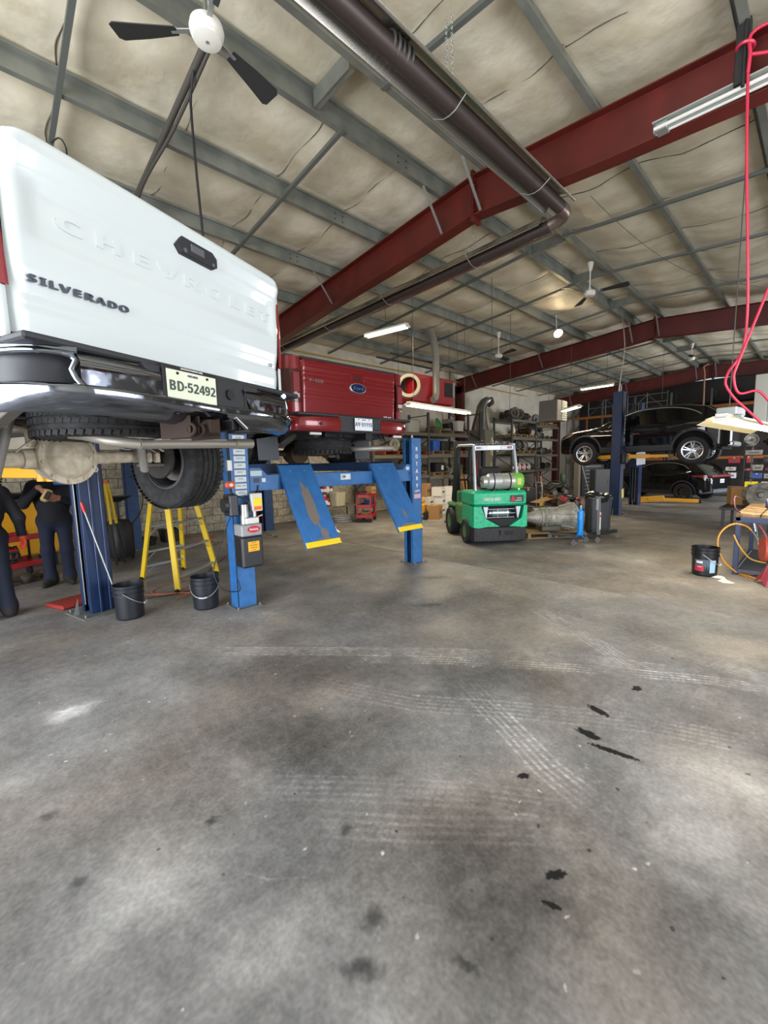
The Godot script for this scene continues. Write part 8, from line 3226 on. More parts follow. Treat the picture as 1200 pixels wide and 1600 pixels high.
func build_people() -> void:
	var skin := Color("b98563")
	var body := StandardMaterial3D.new()
	body.resource_name = "work clothes"
	body.vertex_color_use_as_albedo = true
	body.roughness = 0.85
	# seen from behind at the picture's edge: dark coveralls, orange gloves
	var T := thing("person", "person in dark coveralls and an orange glove standing with back turned", "person", V(-0.10, 0, -6.24))
	var fw := V(-0.35, 0, -0.94).normalized()
	var rt := fw.cross(Vector3.UP)
	var up := Vector3.UP
	var tor := []
	var hip := up * 0.92
	tor.append([hip + rt * 0.07, 0.125, hip - rt * 0.07, 0.125])
	tor.append([hip + up * 0.04 - fw * 0.01, 0.13, up * 1.18, 0.135])
	tor.append([up * 1.15 + rt * 0.06, 0.13, up * 1.34 + rt * 0.11, 0.105])
	tor.append([up * 1.15 - rt * 0.06, 0.13, up * 1.34 - rt * 0.11, 0.105])
	tor.append([up * 1.38 + rt * 0.06, 0.085, up * 1.40 + rt * 0.17, 0.07])
	tor.append([up * 1.38 - rt * 0.06, 0.085, up * 1.40 - rt * 0.17, 0.07])
	tor.append([up * 1.40, 0.065, up * 1.53 + fw * 0.02, 0.055])
	for s in [-1.0, 1.0]:
		tor.append_array(leg_bones(hip + rt * s * 0.10 - up * 0.04, rt * s * 0.12 + up * 0.50 + fw * 0.02, rt * s * 0.13 + up * 0.12 - fw * 0.02))
		tor.append_array(shoe_bones(rt * s * 0.13 + up * 0.10 - fw * 0.02, (fw + rt * s * 0.25).normalized()))
	var elR := rt * 0.31 + up * 1.10 - fw * 0.03
	var wrR := rt * 0.36 + up * 0.86 + fw * 0.06
	var elL := -rt * 0.30 + up * 1.10 - fw * 0.02
	var wrL := -rt * 0.30 + up * 0.90 + fw * 0.16
	for q in [[rt * 0.20 + up * 1.38, elR, wrR], [-rt * 0.20 + up * 1.38, elL, wrL]]:
		tor.append([q[0], 0.072, q[1], 0.056])
		tor.append([q[1], 0.056, q[2], 0.044])
	var hR := hand_bones(wrR, (wrR - elR).normalized(), -rt.slerp(fw, 0.2).normalized(), 1.0, 0.35)
	var hL := hand_bones(wrL, (wrL - elL).normalized(), rt, -1.0, 0.4)
	var hd := up * 1.63 + fw * 0.03
	var pcol := func(v: Vector3) -> Color:
		if v.y > 1.50:
			return skin
		if v.distance_to(wrR) < 0.20 and v.y < wrR.y + 0.01 and absf(v.dot(rt)) > 0.24:
			return Color("d8512a")
		if v.distance_to(wrL) < 0.20 and (v - wrL).dot(wrL - elL) > 0.0 and absf(v.dot(rt)) > 0.2:
			return Color("d8512a")
		if v.y < 0.11:
			return Color("1d1c1b")
		return Color("181b20") if v.y > 0.93 else Color("151c28")
	var o := MeshInstance3D.new()
	o.name = "body"
	o.mesh = person_mesh([[tor, 0.016, 0.05], [head_bones(hd, fw), 0.007, 0.02], [hR, 0.0045, 0.010], [hL, 0.0045, 0.010]], pcol)
	o.mesh.surface_set_material(0, body)
	T.add_child(o, true)
	var b := MB.new()
	net(b, [[hd + up * 0.05 - fw * 0.035, 0.085, hd + up * 0.06 + fw * 0.015, 0.078], [hd - fw * 0.05, 0.075, hd - up * 0.05 - fw * 0.045, 0.055]], 0.012, 0.03)
	obj("hair", b, mat("hair brown", "3a2a1f", 0.8), T, "short brown hair")
	# facing us behind the differential, both gloved hands raised round a tan work light
	T = thing("person", "person in black jacket and navy trousers holding a tan work light with both hands", "person", V(0.62, 0, -7.5))
	fw = V(-0.25, 0, 0.97).normalized()
	rt = fw.cross(Vector3.UP)
	hip = up * 0.94
	var t2 := []
	t2.append([hip + rt * 0.08, 0.13, hip - rt * 0.08, 0.13])
	t2.append([hip + up * 0.05 + fw * 0.02, 0.15, up * 1.2 + fw * 0.015, 0.145])
	t2.append([up * 1.15 + rt * 0.07, 0.135, up * 1.36 + rt * 0.12, 0.11])
	t2.append([up * 1.15 - rt * 0.07, 0.135, up * 1.36 - rt * 0.12, 0.11])
	t2.append([up * 1.40 + rt * 0.06, 0.085, up * 1.43 + rt * 0.18, 0.072])
	t2.append([up * 1.40 - rt * 0.06, 0.085, up * 1.43 - rt * 0.18, 0.072])
	t2.append([up * 1.43, 0.065, up * 1.56 + fw * 0.03, 0.055])
	for s in [-1.0, 1.0]:
		t2.append_array(leg_bones(hip + rt * s * 0.10 - up * 0.04, rt * s * 0.11 + up * 0.50 + fw * 0.03, rt * s * 0.11 + up * 0.12))
		t2.append_array(shoe_bones(rt * s * 0.11 + up * 0.10, (fw + rt * s * 0.3).normalized()))
	# held thing in front of the chest
	var hold := up * 1.30 + fw * 0.36 - rt * 0.02
	var e1 := rt * 0.30 + up * 1.18 + fw * 0.12
	var e2 := -rt * 0.30 + up * 1.16 + fw * 0.12
	var w1 := hold + rt * 0.10 + up * 0.10 - fw * 0.06
	var w2 := hold - rt * 0.10 - up * 0.05 - fw * 0.06
	for q in [[rt * 0.21 + up * 1.41, e1, w1], [-rt * 0.21 + up * 1.41, e2, w2]]:
		t2.append([q[0], 0.075, q[1], 0.058])
		t2.append([q[1], 0.058, q[2], 0.044])
	var g1 := hand_bones(w1, (hold - w1 + up * 0.02 + fw * 0.08).normalized(), -rt, 1.0, 0.75)
	var g2 := hand_bones(w2, (hold - w2 + fw * 0.08).normalized(), rt, -1.0, 0.75)
	var hd2 := up * 1.67 + fw * 0.05
	var pc2 := func(v: Vector3) -> Color:
		if v.y > 1.53:
			return skin
		if v.distance_to(w1) < 0.2 and (v - w1).dot(w1 - e1) > 0.0:
			return Color("a87860")
		if v.distance_to(w2) < 0.2 and (v - w2).dot(w2 - e2) > 0.0:
			return Color("a87860")
		if v.y < 0.11:
			return Color("25221f")
		return Color("131416") if v.y > 0.90 else Color("131b2c")
	o = MeshInstance3D.new()
	o.name = "body"
	o.mesh = person_mesh([[t2, 0.016, 0.05], [head_bones(hd2, fw), 0.007, 0.02], [g1, 0.0045, 0.010], [g2, 0.0045, 0.010]], pc2)
	o.mesh.surface_set_material(0, body)
	T.add_child(o, true)
	b = MB.new()
	net(b, [[hd2 + up * 0.055 - fw * 0.03, 0.085, hd2 + up * 0.062 + fw * 0.015, 0.078], [hd2 - fw * 0.05, 0.075, hd2 - up * 0.04 - fw * 0.045, 0.055]], 0.012, 0.03)
	obj("hair", b, M["hair brown"], T, "short dark hair")
	b = MB.new()
	for s in [-1.0, 1.0]:
		b.ball(hd2 + rt * s * 0.03 + up * 0.008 + fw * 0.079, V(0.011, 0.008, 0.009), 6)
	obj("eye", b, mat("eye white", "d8d4cc", 0.3), T)
	var wl := thing("work_light", "tan and black work light held in the gloved hands beneath the truck", "work light", V(0.62, 0, -7.5) + hold + fw * 0.07, rad_to_deg(atan2(fw.x, fw.z)))
	b = MB.new()
	b.box(Vector3.ZERO, V(0.09, 0.17, 0.08), 0.02, Basis(V(0, 0, 1), -0.5))
	obj("body", b, mat("light tan", "c2a466", 0.5), wl)
	b = MB.new()
	b.box(V(0.02, 0.0, 0.045), V(0.06, 0.11, 0.02), 0.01, Basis(V(0, 0, 1), -0.5))
	obj("lamp_face", b, M["grille black"], wl)

func build_floor_things() -> void:
	var dkb := mat("bucket black", "191c22", 0.4)
	bucket("dark plastic bucket standing beside the dark blue lift column", V(0.99, 0, -5.16), 60.0, dkb)
	bucket("black bucket tucked behind the power unit post", V(1.70, 0, -4.86), -30.0, dkb)
	var t := bucket("black pail with a red and blue label near the bench", V(6.98, 0, -1.05), 100.0, mat("pail black", "141617", 0.35))
	t.scale = Vector3.ONE * 1.03
	# printed label wrapped on its front
	var toward := atan2(-1.05 - 0.0, 6.98) # angle of the pail seen from the door
	var wrap := func(a0: float, a1: float, y0: float, y1: float, off: float) -> MB:
		var b := MB.new()
		var rows := []
		for i in 9:
			var a: float = lerpf(a0, a1, i / 8.0)
			var row := PackedVector3Array()
			for j in 3:
				var y: float = lerpf(y0, y1, j / 2.0)
				var r: float = 0.131 + 0.011 * y / 0.26 + off
				row.append(V(cos(a) * r, y, sin(a) * r))
			rows.append(row)
		return b.grid(rows, false, false, V(cos((a0 + a1) / 2), 0, sin((a0 + a1) / 2)))
	t.rotation_degrees.y = 0.0
	var c0 := PI - 0.10
	obj("label_panel", wrap.call(c0 - 0.95, c0 + 0.75, 0.05, 0.225, 0.003), mat("pail label slate", "47545f", 0.5), t)
	obj("label_band", wrap.call(c0 + 0.0, c0 + 0.75, 0.07, 0.145, 0.0045), mat("pail label red", "b3283c", 0.5), t)
	obj("label_text_panel", wrap.call(c0 - 0.95, c0 - 0.45, 0.055, 0.22, 0.0045), mat("pail label blue", "8fb4c9", 0.5), t)
	obj("label_logo", wrap.call(c0 + 0.1, c0 + 0.6, 0.175, 0.205, 0.0045), M["label white"], t)
	obj("label_line", wrap.call(c0 + 0.15, c0 + 0.5, 0.125, 0.132, 0.006), M["label white"], t)
	var b := MB.new()
	# yellow stepladder
	t = thing("stepladder", "yellow fibreglass stepladder with aluminium steps standing under the white pickup", "stepladder", V(0, 0, 0))
	var yel := mat("ladder yellow", "dcb916", 0.4)
	var alu := mat("ladder aluminium", "b4bac2", 0.35, 0.7)
	var FL := V(1.66, 0.02, -5.75)
	var FR := V(2.40, 0.02, -6.34)
	var BL := V(1.50, 0.02, -6.83)
	var BR := V(2.13, 0.02, -6.99)
	var TL := V(1.75, 1.78, -6.34)
	var TR := V(2.10, 1.78, -6.56)
	for q in [[FL, TL, 0.075, 0.03], [FR, TR, 0.075, 0.03], [BL, TL + V(-0.05, -0.05, -0.1), 0.06, 0.028], [BR, TR + V(-0.05, -0.05, -0.1), 0.06, 0.028]]:
		b = MB.new()
		var sd := (FR - FL).normalized()
		b.bar(q[0], q[1], q[2], 0.008, sd)
		var n := sd
		for s in [-1.0, 1.0]:
			var d: Vector3 = (q[1] - q[0]).normalized().cross(sd).normalized() * (q[2] / 2 - 0.004) * s
			b.bar(q[0] + d + n * 0.012, q[1] + d + n * 0.012, 0.008, 0.03, sd)
		obj("rail", b, yel, t)
		b = MB.new()
		b.box(q[0] + V(0, -0.0, 0), V(0.08, 0.04, 0.05), 0.01, roty(38))
		obj("rubber_foot", b, M["black steel"], t)
	for k in 5:
		var f := 0.09 + k * 0.195
		b = MB.new()
		b.bar(FL.lerp(TL, f), FR.lerp(TR, f), 0.075, 0.03, Vector3.UP, 0.004)
		obj("step", b, alu, t)
		b = MB.new()
		for s in [[FL.lerp(TL, f - 0.06), FL.lerp(TL, f).lerp(FR.lerp(TR, f), 0.17)], [FR.lerp(TR, f - 0.06), FR.lerp(TR, f).lerp(FL.lerp(TL, f), 0.17)]]:
			b.bar(s[0], s[1], 0.016, 0.004)
		obj("step_brace", b, alu, t)
	for k in 3:
		var f: float = [0.10, 0.23, 0.45][k]
		var a := BL.lerp(TL + V(-0.05, -0.05, -0.1), f)
		var e := BR.lerp(TR + V(-0.05, -0.05, -0.1), f)
		b = MB.new()
		b.bar(a, e, 0.03, 0.03, Vector3.UP, 0.003)
		obj("rear_bar", b, alu, t)
		b = MB.new()
		b.bar(BL.lerp(TL, f - 0.10), a.lerp(e, 0.3), 0.016, 0.004)
		b.bar(BR.lerp(TR, f - 0.10), e.lerp(a, 0.3), 0.016, 0.004)
		obj("rear_brace", b, alu, t)
	b = MB.new()
	b.bar((TL + V(-0.02, 0, -0.05)).lerp(TR, -0.12), (TL + V(-0.02, 0, -0.05)).lerp(TR, 1.12), 0.2, 0.06, Vector3.UP, 0.015)
	obj("top_cap", b, yel, t)
	for q in [[FL, BL, TL], [FR, BR, TR]]:
		b = MB.new()
		b.bar(q[0].lerp(q[2], 0.45), q[1].lerp(q[2], 0.45), 0.02, 0.006)
		obj("spreader", b, alu, t)
	# cords on the floor by the ladder
	b = MB.new()
	b.tube([V(1.2, 0.008, -6.1), V(1.5, 0.008, -5.75), V(1.9, 0.008, -5.8), V(2.2, 0.008, -6.0), V(2.0, 0.008, -6.3), V(1.6, 0.008, -6.2), V(1.4, 0.008, -5.9), V(1.75, 0.012, -5.55), V(1.55, 0.012, -5.45)], 0.006, 6)
	tag(obj("extension_cord", b, mat("cord orange", "c4683c", 0.5)), "thin orange cord looped on the floor beneath the stepladder", "cord")
	b = MB.new()
	b.tube([V(1.0, 0.007, -5.9), V(1.6, 0.007, -5.65), V(2.1, 0.007, -5.9), V(2.4, 0.007, -6.6), V(3.0, 0.007, -7.4)], 0.005, 6)
	tag(obj("extension_cord", b, mat("cable black", "1b1b1c", 0.6)), "thin black cord trailing past the stepladder feet", "cord")
	b = MB.new()
	b.tube([V(3.4, 1.2, -10.62), V(3.42, 0.7, -10.6), V(3.35, 0.3, -10.5), V(3.3, 0.02, -10.2), V(3.7, 0.02, -9.7), V(3.2, 0.02, -9.5)], 0.008, 6)
	tag(obj("red_cord", b, mat("cord red", "b03a32", 0.5)), "red cord running down the block wall behind the stepladder", "cord")
	# floor tools round the dark column
	t = thing("squeegee", "long-handled tool with a red grip leaning on the dark blue column", "hand tool", V(0, 0, 0))
	b = MB.new()
	b.cyl(V(0.93, 0.12, -5.34), V(0.72, 1.16, -5.50), 0.008, -1, 8)
	obj("shaft", b, M["brace steel"], t)
	b = MB.new()
	b.cyl(V(0.72, 1.16, -5.50), V(0.70, 1.27, -5.515), 0.015, -1, 10)
	obj("grip", b, mat("grip red", "c0281e", 0.4), t)
	b = MB.new()
	b.cyl(V(0.955, 0.0, -5.32), V(0.925, 0.15, -5.345), 0.03, 0.016, 12)
	obj("foot", b, mat("pipe brown", "7a5640", 0.6), t)
	t = thing("creeper_pad", "flat red pad lying on the floor behind the dark blue column", "pad", V(0.60, 0, -6.22), 22.0)
	b = MB.new()
	b.box(V(0, 0.028, 0), V(0.42, 0.05, 0.36), 0.015)
	obj("pad", b, mat("pad red", "8f2a22", 0.6), t)
	# yellow waste-oil cabinet and red cart behind the people
	t = thing("oil_cabinet", "large yellow steel tank behind the two people", "tank", V(-0.15, 0, -9.3), 12.0)
	b = MB.new()
	b.box(V(0, 0.68, 0), V(1.9, 0.9, 0.8), 0.03)
	obj("tank", b, mat("tank yellow", "d3960f", 0.5), t)
	b = MB.new()
	for x in [-0.8, 0.8]:
		for z in [-0.3, 0.3]:
			b.box(V(x, 0.12, z), V(0.08, 0.24, 0.08), 0.006)
	obj("leg", b, M["black steel"], t)
	b = MB.new()
	b.box(V(0, 1.16, 0), V(2.0, 0.05, 0.9), 0.01)
	obj("bench_top", b, mat("bench steel", "3c4654", 0.4, 0.4), t)
	for q in [["round steel drip pan on the bench over the yellow tank", 0.15, -9.15, 0.2], ["dark pan stacked on the bench over the yellow tank", 0.3, -9.4, 0.17]]:
		b = MB.new()
		b.at(V(q[1], 1.19, q[2])).lathe([Vector2(0, 0), Vector2(q[3] * 0.8, 0), Vector2(q[3], 0.07), Vector2(q[3] * 1.06, 0.075), Vector2(q[3] * 0.97, 0.075), Vector2(q[3] * 0.78, 0.01), Vector2(0, 0.01)], 28)
		tag(obj("drip_pan", b, mat("pan steel", "57544e", 0.5, 0.5)), q[0], "pan")
	t = thing("tool_cart", "low red cart with tools in front of the yellow tank", "tool cart", V(0.1, 0, -8.3), 30.0)
	for y in [0.22, 0.62]:
		b = MB.new()
		b.box(V(0, y, 0), V(0.9, 0.03, 0.5), 0.006)
		for s in [-1.0, 1.0]:
			b.box(V(0, y + 0.03, s * 0.25), V(0.9, 0.08, 0.012), 0.003)
		obj("shelf", b, M["cart red"], t)
	for sx in [-1.0, 1.0]:
		for sz in [-1.0, 1.0]:
			b = MB.new()
			b.box(V(sx * 0.43, 0.36, sz * 0.23), V(0.03, 0.56, 0.03), 0.003)
			obj("leg", b, M["black steel"], t)
			b = MB.new()
			b.cyl(V(sx * 0.40 - 0.015, 0.06, sz * 0.22), V(sx * 0.40 + 0.015, 0.06, sz * 0.22), 0.06, -1, 16)
			obj("caster", b, M["car rubber"], t)
	engine("greasy small engine part on the low red cart's bottom shelf", V(0.05, 0.24, -8.3), 20.0, 0.36, 3, M["jug red"])
	axle_lump("red-handled jack parts lying on the floor before the low red cart", V(0.25, 0.0, -7.95), 30.0, 0.5, 3)
	# yellow and black stand, fan drum by the wall
	t = thing("tripod_stand", "yellow and black tripod stand between the dark column and the block wall", "stand", V(1.42, 0, -8.2))
	for q in [[V(0.0, 0.02, 0.12), V(-0.03, 1.42, 0.0)], [V(0.16, 0.02, -0.05), V(0.0, 1.42, 0.0)], [V(-0.16, 0.02, -0.1), V(-0.04, 1.42, 0.0)]]:
		b = MB.new()
		b.cyl(q[0], q[0].lerp(q[1], 0.5), 0.018, -1, 10)
		obj("lower_leg", b, M["black steel"], t)
		b = MB.new()
		b.cyl(q[0].lerp(q[1], 0.5), q[1], 0.024, -1, 10)
		obj("upper_leg", b, yel, t)
	b = MB.new()
	b.cyl(V(-0.02, 1.4, 0), V(-0.02, 1.46, 0), 0.05, -1, 14)
	obj("head", b, mat("cord orange", "c4683c", 0.5), t)
	t = thing("oil_drainer", "black oil drainer with a wide pan against the block wall", "oil drainer", V(1.62, 0, -8.7))
	b = MB.new()
	b.lathe([Vector2(0, 0.06), Vector2(0.2, 0.06), Vector2(0.22, 0.1), Vector2(0.22, 0.62), Vector2(0.16, 0.72), Vector2(0.03, 0.74), Vector2(0.025, 1.05), Vector2(0, 1.05)], 26)
	obj("drum", b, M["tote black"], t)
	b = MB.new()
	b.at(V(0, 1.05, 0)).lathe([Vector2(0, 0), Vector2(0.06, 0), Vector2(0.24, 0.09), Vector2(0.25, 0.10), Vector2(0.23, 0.10), Vector2(0.06, 0.02), Vector2(0, 0.02)], 26)
	obj("pan", b, M["tote black"], t)
	b = MB.new()
	for a in 3:
		b.ball(V(cos(a * 2.1) * 0.18, 0.035, sin(a * 2.1) * 0.18), V(0.03, 0.035, 0.03), 6)
	obj("caster", b, M["car rubber"], t)
	b = MB.new()
	b.tube([V(0.15, 0.6, 0.1), V(0.35, 0.9, 0.15), V(0.4, 1.3, 0.05), V(0.25, 1.5, -0.1)], 0.01, 6)
	obj("hose", b, M["black steel"], t)
	tote("shallow black drain tray on the floor by the block wall", V(2.2, 0, -9.95), 10.0, 0.62, 0.16, 0.45, M["tote black"])
	tote("low dark crate on the floor behind the stepladder", V(2.85, 0, -10.1), 5.0, 0.4, 0.28, 0.4, M["tote black"])
	b = MB.new()
	for i in 26:
		b.box(V(3.9 + rng.randf_range(-0.7, 0.8), 0.012, -8.9 + rng.randf_range(-0.5, 0.5)), V(rng.randf_range(0.02, 0.10), 0.02, rng.randf_range(0.02, 0.08)), 0.004, roty(rng.randf() * 180.0))
	b.marks = []
	tag(obj("floor_litter", b, mat("litter dark", "5a4c3d", 0.9)), "dark scraps of litter scattered on the floor by the rear lift post", "litter", "", "stuff")
	build_middle()
	build_bench()

func build_middle() -> void:
	pallet("pale wooden pallet on the floor right of the forklift, carrying gearboxes".replace("right of", "beside"), V(8.72, 0, -4.12), -38.0, 1.25, false, "floor pallets")
	gearbox("large silver ribbed gearbox on the floor pallet beside the forklift", V(8.42, 0.13, -3.95), 140.0, 1.1, 2)
	gearbox("second dull gearbox behind the silver one on the floor pallet", V(9.0, 0.13, -4.4), -30.0, 1.0, 1)
	var t := thing("torn_cardboard", "torn brown cardboard lying over the gearboxes on the floor pallet", "cardboard", V(9.05, 0.72, -4.35), -20.0)
	var b := MB.new()
	b.box(V(0, 0, 0), V(0.5, 0.008, 0.3), 0.002, Basis(V(0, 0, 1), 0.2))
	b.box(V(0.25, 0.05, 0.05), V(0.3, 0.008, 0.26), 0.002, Basis(V(0, 0, 1), -0.4))
	obj("sheet", b, mat("carton kraft", "9c7546", 0.8), t)
	# transmission jack: black legs on casters, blue ram, black mast
	t = thing("transmission_jack", "black shop crane on casters with a bright blue hydraulic ram", "shop crane", V(8.42, 0, -3.22))
	var blk := mat("jack black", "202124", 0.5)
	b = MB.new()
	b.bar(V(0.05, 0.10, -0.05), V(-0.1, 0.10, -0.62), 0.07, 0.06, Vector3.UP, 0.006)
	b.bar(V(-0.08, 0.10, 0.04), V(0.22, 0.10, 0.24), 0.07, 0.06, Vector3.UP, 0.006)
	b.bar(V(0.05, 0.10, 0.0), V(0.78, 0.14, 0.36), 0.07, 0.06, Vector3.UP, 0.006)
	obj("leg_frame", b, blk, t)
	for q in [[-0.55, 0.05], [-0.13, -0.6], [0.0, 0.28], [0.82, 0.38], [-0.1, 0.1]]:
		b = MB.new()
		b.cyl(V(q[0] - 0.014, 0.045, q[1]), V(q[0] + 0.014, 0.045, q[1]), 0.045, -1, 16)
		b.box(V(q[0], 0.095, q[1]), V(0.05, 0.03, 0.05), 0.004)
		obj("caster", b, mat("caster grey", "5f5d58", 0.5), t)
	b = MB.new()
	b.bar(V(-0.55, 0.10, 0.05), V(0.0, 0.10, 0.0), 0.06, 0.05, Vector3.UP, 0.005)
	obj("leg", b, blk, t)
	var ram := mat("ram blue", "1484d6", 0.35)
	b = MB.new()
	b.lathe_at(V(-0.08, 0.09, -0.02), V(0.01, 1, 0), [Vector2(0, 0), Vector2(0.085, 0), Vector2(0.085, 0.02), Vector2(0.058, 0.03), Vector2(0.058, 0.5), Vector2(0.05, 0.52), Vector2(0.03, 0.525), Vector2(0.03, 0.58), Vector2(0, 0.58)], 24)
	b.cyl(V(-0.15, 0.14, 0.0), V(-0.15, 0.44, 0.0), 0.022, -1, 12)
	b.box(V(-0.12, 0.16, 0.0), V(0.1, 0.06, 0.06), 0.01)
	var rm := obj("hydraulic_ram", b, ram, t, "bright blue hydraulic ram")
	b = MB.new()
	b.cyl(V(-0.075, 0.66, -0.02), V(-0.07, 0.72, -0.02), 0.022, -1, 12)
	obj("ram_piston", b, M["brace steel"], rm)
	b = MB.new()
	b.bar(V(0.21, 0.12, 0.22), V(0.20, 0.86, 0.21), 0.07, 0.05, V(0, 0, 1), 0.006)
	b.cyl(V(0.16, 0.62, 0.2), V(0.16, 0.84, 0.2), 0.05, -1, 14)
	obj("mast", b, mat("mast grey", "6f7276", 0.4, 0.5), t)
	b = MB.new()
	b.box(V(0.195, 0.4, 0.25), V(0.06, 0.34, 0.004), 0.001)
	var ml := obj("mast_label", b, M["label white"], t)
	b = MB.new()
	b.box(V(0.195, 0.5, 0.2535), V(0.056, 0.05, 0.003))
	obj("red_band", b, mat("badge red", "b5122a", 0.5), ml)
	# dark wheeled bin with a red tool head lying on it
	t = tote("dark grey bin behind the blue ram, stuffed with black plastic", V(9.55, 0, -3.35), 40.0, 0.46, 0.80, 0.46, mat("bin slate", "33373b", 0.5), null, "", "waste_bin")
	b = MB.new()
	var rows := []
	for i in 13:
		var row := PackedVector3Array()
		var a := TAU * i / 12
		for j in 5:
			var rr: float = [0.25, 0.29, 0.28, 0.16, 0.02][j]
			row.append(V(cos(a) * rr * (1.0 + 0.08 * sin(a * 5.0)), [0.68, 0.81, 0.88, 0.85, 0.81][j] + 0.03 * sin(a * 3.0 + j), sin(a) * rr * 0.9))
		rows.append(row)
	b.grid(rows)
	obj("bin_liner", b, mat("liner black", "1b1c1f", 0.25), t, "black plastic bin liner")
	engine("grey engine head with red covers standing behind the blue ram", V(9.9, 0.3, -4.1), 35.0, 0.62, 1, mat("cover red", "b01c34", 0.4))
	pallet("dark wooden pallet under the engine behind the blue ram", V(10.0, 0.0, -4.2), 35.0, 1.0, false, "floor pallets")
	carton("low brown crate under the engine with red covers", V(9.9, 0.13, -4.12), 35.0, 0.7, 0.165, 0.5, M["carton kraft"])
	engine("long dark engine on a stand behind the floor pallet", V(10.9, 0.36, -4.9), 40.0, 0.85, 3, M["tote black"])
	t = thing("engine_stand", "steel engine stand under the long dark engine", "engine stand", V(10.9, 0, -4.9), 40.0)
	b = MB.new()
	b.box(V(0, 0.33, 0), V(0.7, 0.04, 0.4), 0.006)
	for sx in [-1.0, 1.0]:
		for sz in [-1.0, 1.0]:
			b.box(V(sx * 0.32, 0.16, sz * 0.18), V(0.04, 0.32, 0.04), 0.004)
	obj("frame", b, M["jack black"], t)
	b = MB.new()
	b.tube([V(-0.3, 0.3, -0.4), V(-0.3, 0.95, -0.42), V(-0.25, 1.02, -0.42), V(0.25, 1.02, -0.42), V(0.3, 0.95, -0.42), V(0.3, 0.3, -0.4)], 0.018, 8)
	obj("handle", b, M["brace steel"], t)
	jug("yellow oil bottle standing on the long dark engine's stand", V(10.45, 0.36, -5.05), 20.0, 0.3, mat("bottle yellow", "d8c95a", 0.4), M["label white"])
	# black box by the forklift
	carton("square black case standing beside the forklift's tail", V(9.62, 0, -5.12), -38.0, 0.4, 0.95, 0.5, M["tote black"])
	# crowd of black and red shop gear in front of the far rack
	var gear := [[12.9, -7.0, 0.5, 0.62, "tote black"], [13.6, -7.5, 0.42, 0.7, "mast grey"], [13.4, -6.5, 0.4, 0.55, "tote black"], [14.3, -6.9, 0.45, 0.75, "locker grey"], [15.1, -7.3, 0.4, 0.8, "tote black"]]
	var names := ["first black battery charger in the row before the far rack", "grey battery charger second in the row", "short black charger at the front of the row", "slate charger with a tall handle in the row", "last black charger of the row by the far rack"]
	for i in gear.size():
		var q: Array = gear[i]
		t = thing("battery_charger", names[i], "battery charger", V(q[0], 0, q[1]), 35.0 + i * 8.0, "shop gear before the far rack")
		b = MB.new()
		b.box(V(0, 0.12 + q[3] * 0.4, 0), V(q[2], q[3] * 0.8, 0.36), 0.03)
		obj("case", b, M[q[4]], t)
		b = MB.new()
		b.box(V(0, 0.14 + q[3] * 0.55, 0.185), V(q[2] * 0.7, q[3] * 0.28, 0.012), 0.004)
		obj("panel", b, M[["cart red", "label white", "jug red", "tote black", "cart red"][i]], t)
		b = MB.new()
		b.tube([V(-q[2] * 0.4, q[3] * 0.7, -0.15), V(-q[2] * 0.4, q[3] + 0.3, -0.2), V(q[2] * 0.4, q[3] + 0.3, -0.2), V(q[2] * 0.4, q[3] * 0.7, -0.15)], 0.015, 8, false)
		obj("handle", b, M[["black steel", "jug red", "black steel", "brace steel", "jug red"][i]], t)
		for s in [-1.0, 1.0]:
			b = MB.new()
			b.cyl(V(s * q[2] * 0.45, 0.1, -0.1), V(s * (q[2] * 0.45 + 0.05), 0.1, -0.1), 0.1, -1, 16)
			obj("wheel", b, M["car rubber"], t)
		b = MB.new()
		b.tube([V(0.1, q[3] * 0.7, 0.19), V(0.2, 0.3, 0.3), V(0.05, 0.06, 0.32), V(-0.15, 0.25, 0.25), V(-0.1, q[3] * 0.6, 0.19)], 0.01, 6)
		obj("cable", b, M[["jug red", "black steel", "jug red", "black steel", "jug red"][i]], t)
	t = thing("floor_jack", "bright red tall jack standing before the far rack", "jack", V(12.6, 0, -8.4), 20.0)
	b = MB.new()
	b.box(V(0, 0.9, 0), V(0.22, 1.6, 0.16), 0.02)
	b.box(V(0, 0.06, 0), V(0.5, 0.12, 0.5), 0.02)
	obj("frame", b, mat("jack red", "c5221f", 0.4), t)
	b = MB.new()
	b.cyl(V(0.18, 0.1, 0.1), V(0.16, 1.2, 0.08), 0.03, -1, 12)
	obj("ram", b, M["brace steel"], t)
	t = thing("shop_press", "red machine hood with pale front beyond the forklift's mast", "machine", V(11.9, 0, -7.6), 25.0)
	b = MB.new()
	b.box(V(0, 0.75, 0), V(0.5, 1.3, 0.4), 0.05)
	obj("body", b, mat("machine scarlet", "d04a34", 0.45), t)
	b = MB.new()
	b.prism(P2([-0.18, 1.25, 0.05, 1.3, 0.2, 1.0, 0.1, 0.8, -0.1, 0.95]), 0.2, 0.22, 0.005)
	obj("front_panel", b, M["paper white"], t)
	b = MB.new()
	b.box(V(0, 0.06, 0), V(0.6, 0.12, 0.5), 0.02)
	obj("base", b, M["black steel"], t)
	t = thing("fan_stand", "dark green reel standing by the shelves under the SUV's nose", "reel", V(17.6, 0, -7.7), 30.0)
	b = MB.new()
	b.lathe_at(V(0, 0.8, 0), V(0, 0, 1), [Vector2(0, 0), Vector2(0.26, 0), Vector2(0.28, 0.03), Vector2(0.28, 0.12), Vector2(0.26, 0.15), Vector2(0, 0.15)], 26)
	obj("reel", b, M["crate green"], t)
	b = MB.new()
	b.bar(V(-0.2, 0.0, 0.0), V(0, 0.8, 0.0), 0.05, 0.05, V(0, 0, 1))
	b.bar(V(0.2, 0.0, 0.0), V(0, 0.8, 0.0), 0.05, 0.05, V(0, 0, 1))
	obj("stand", b, M["crate green"], t)
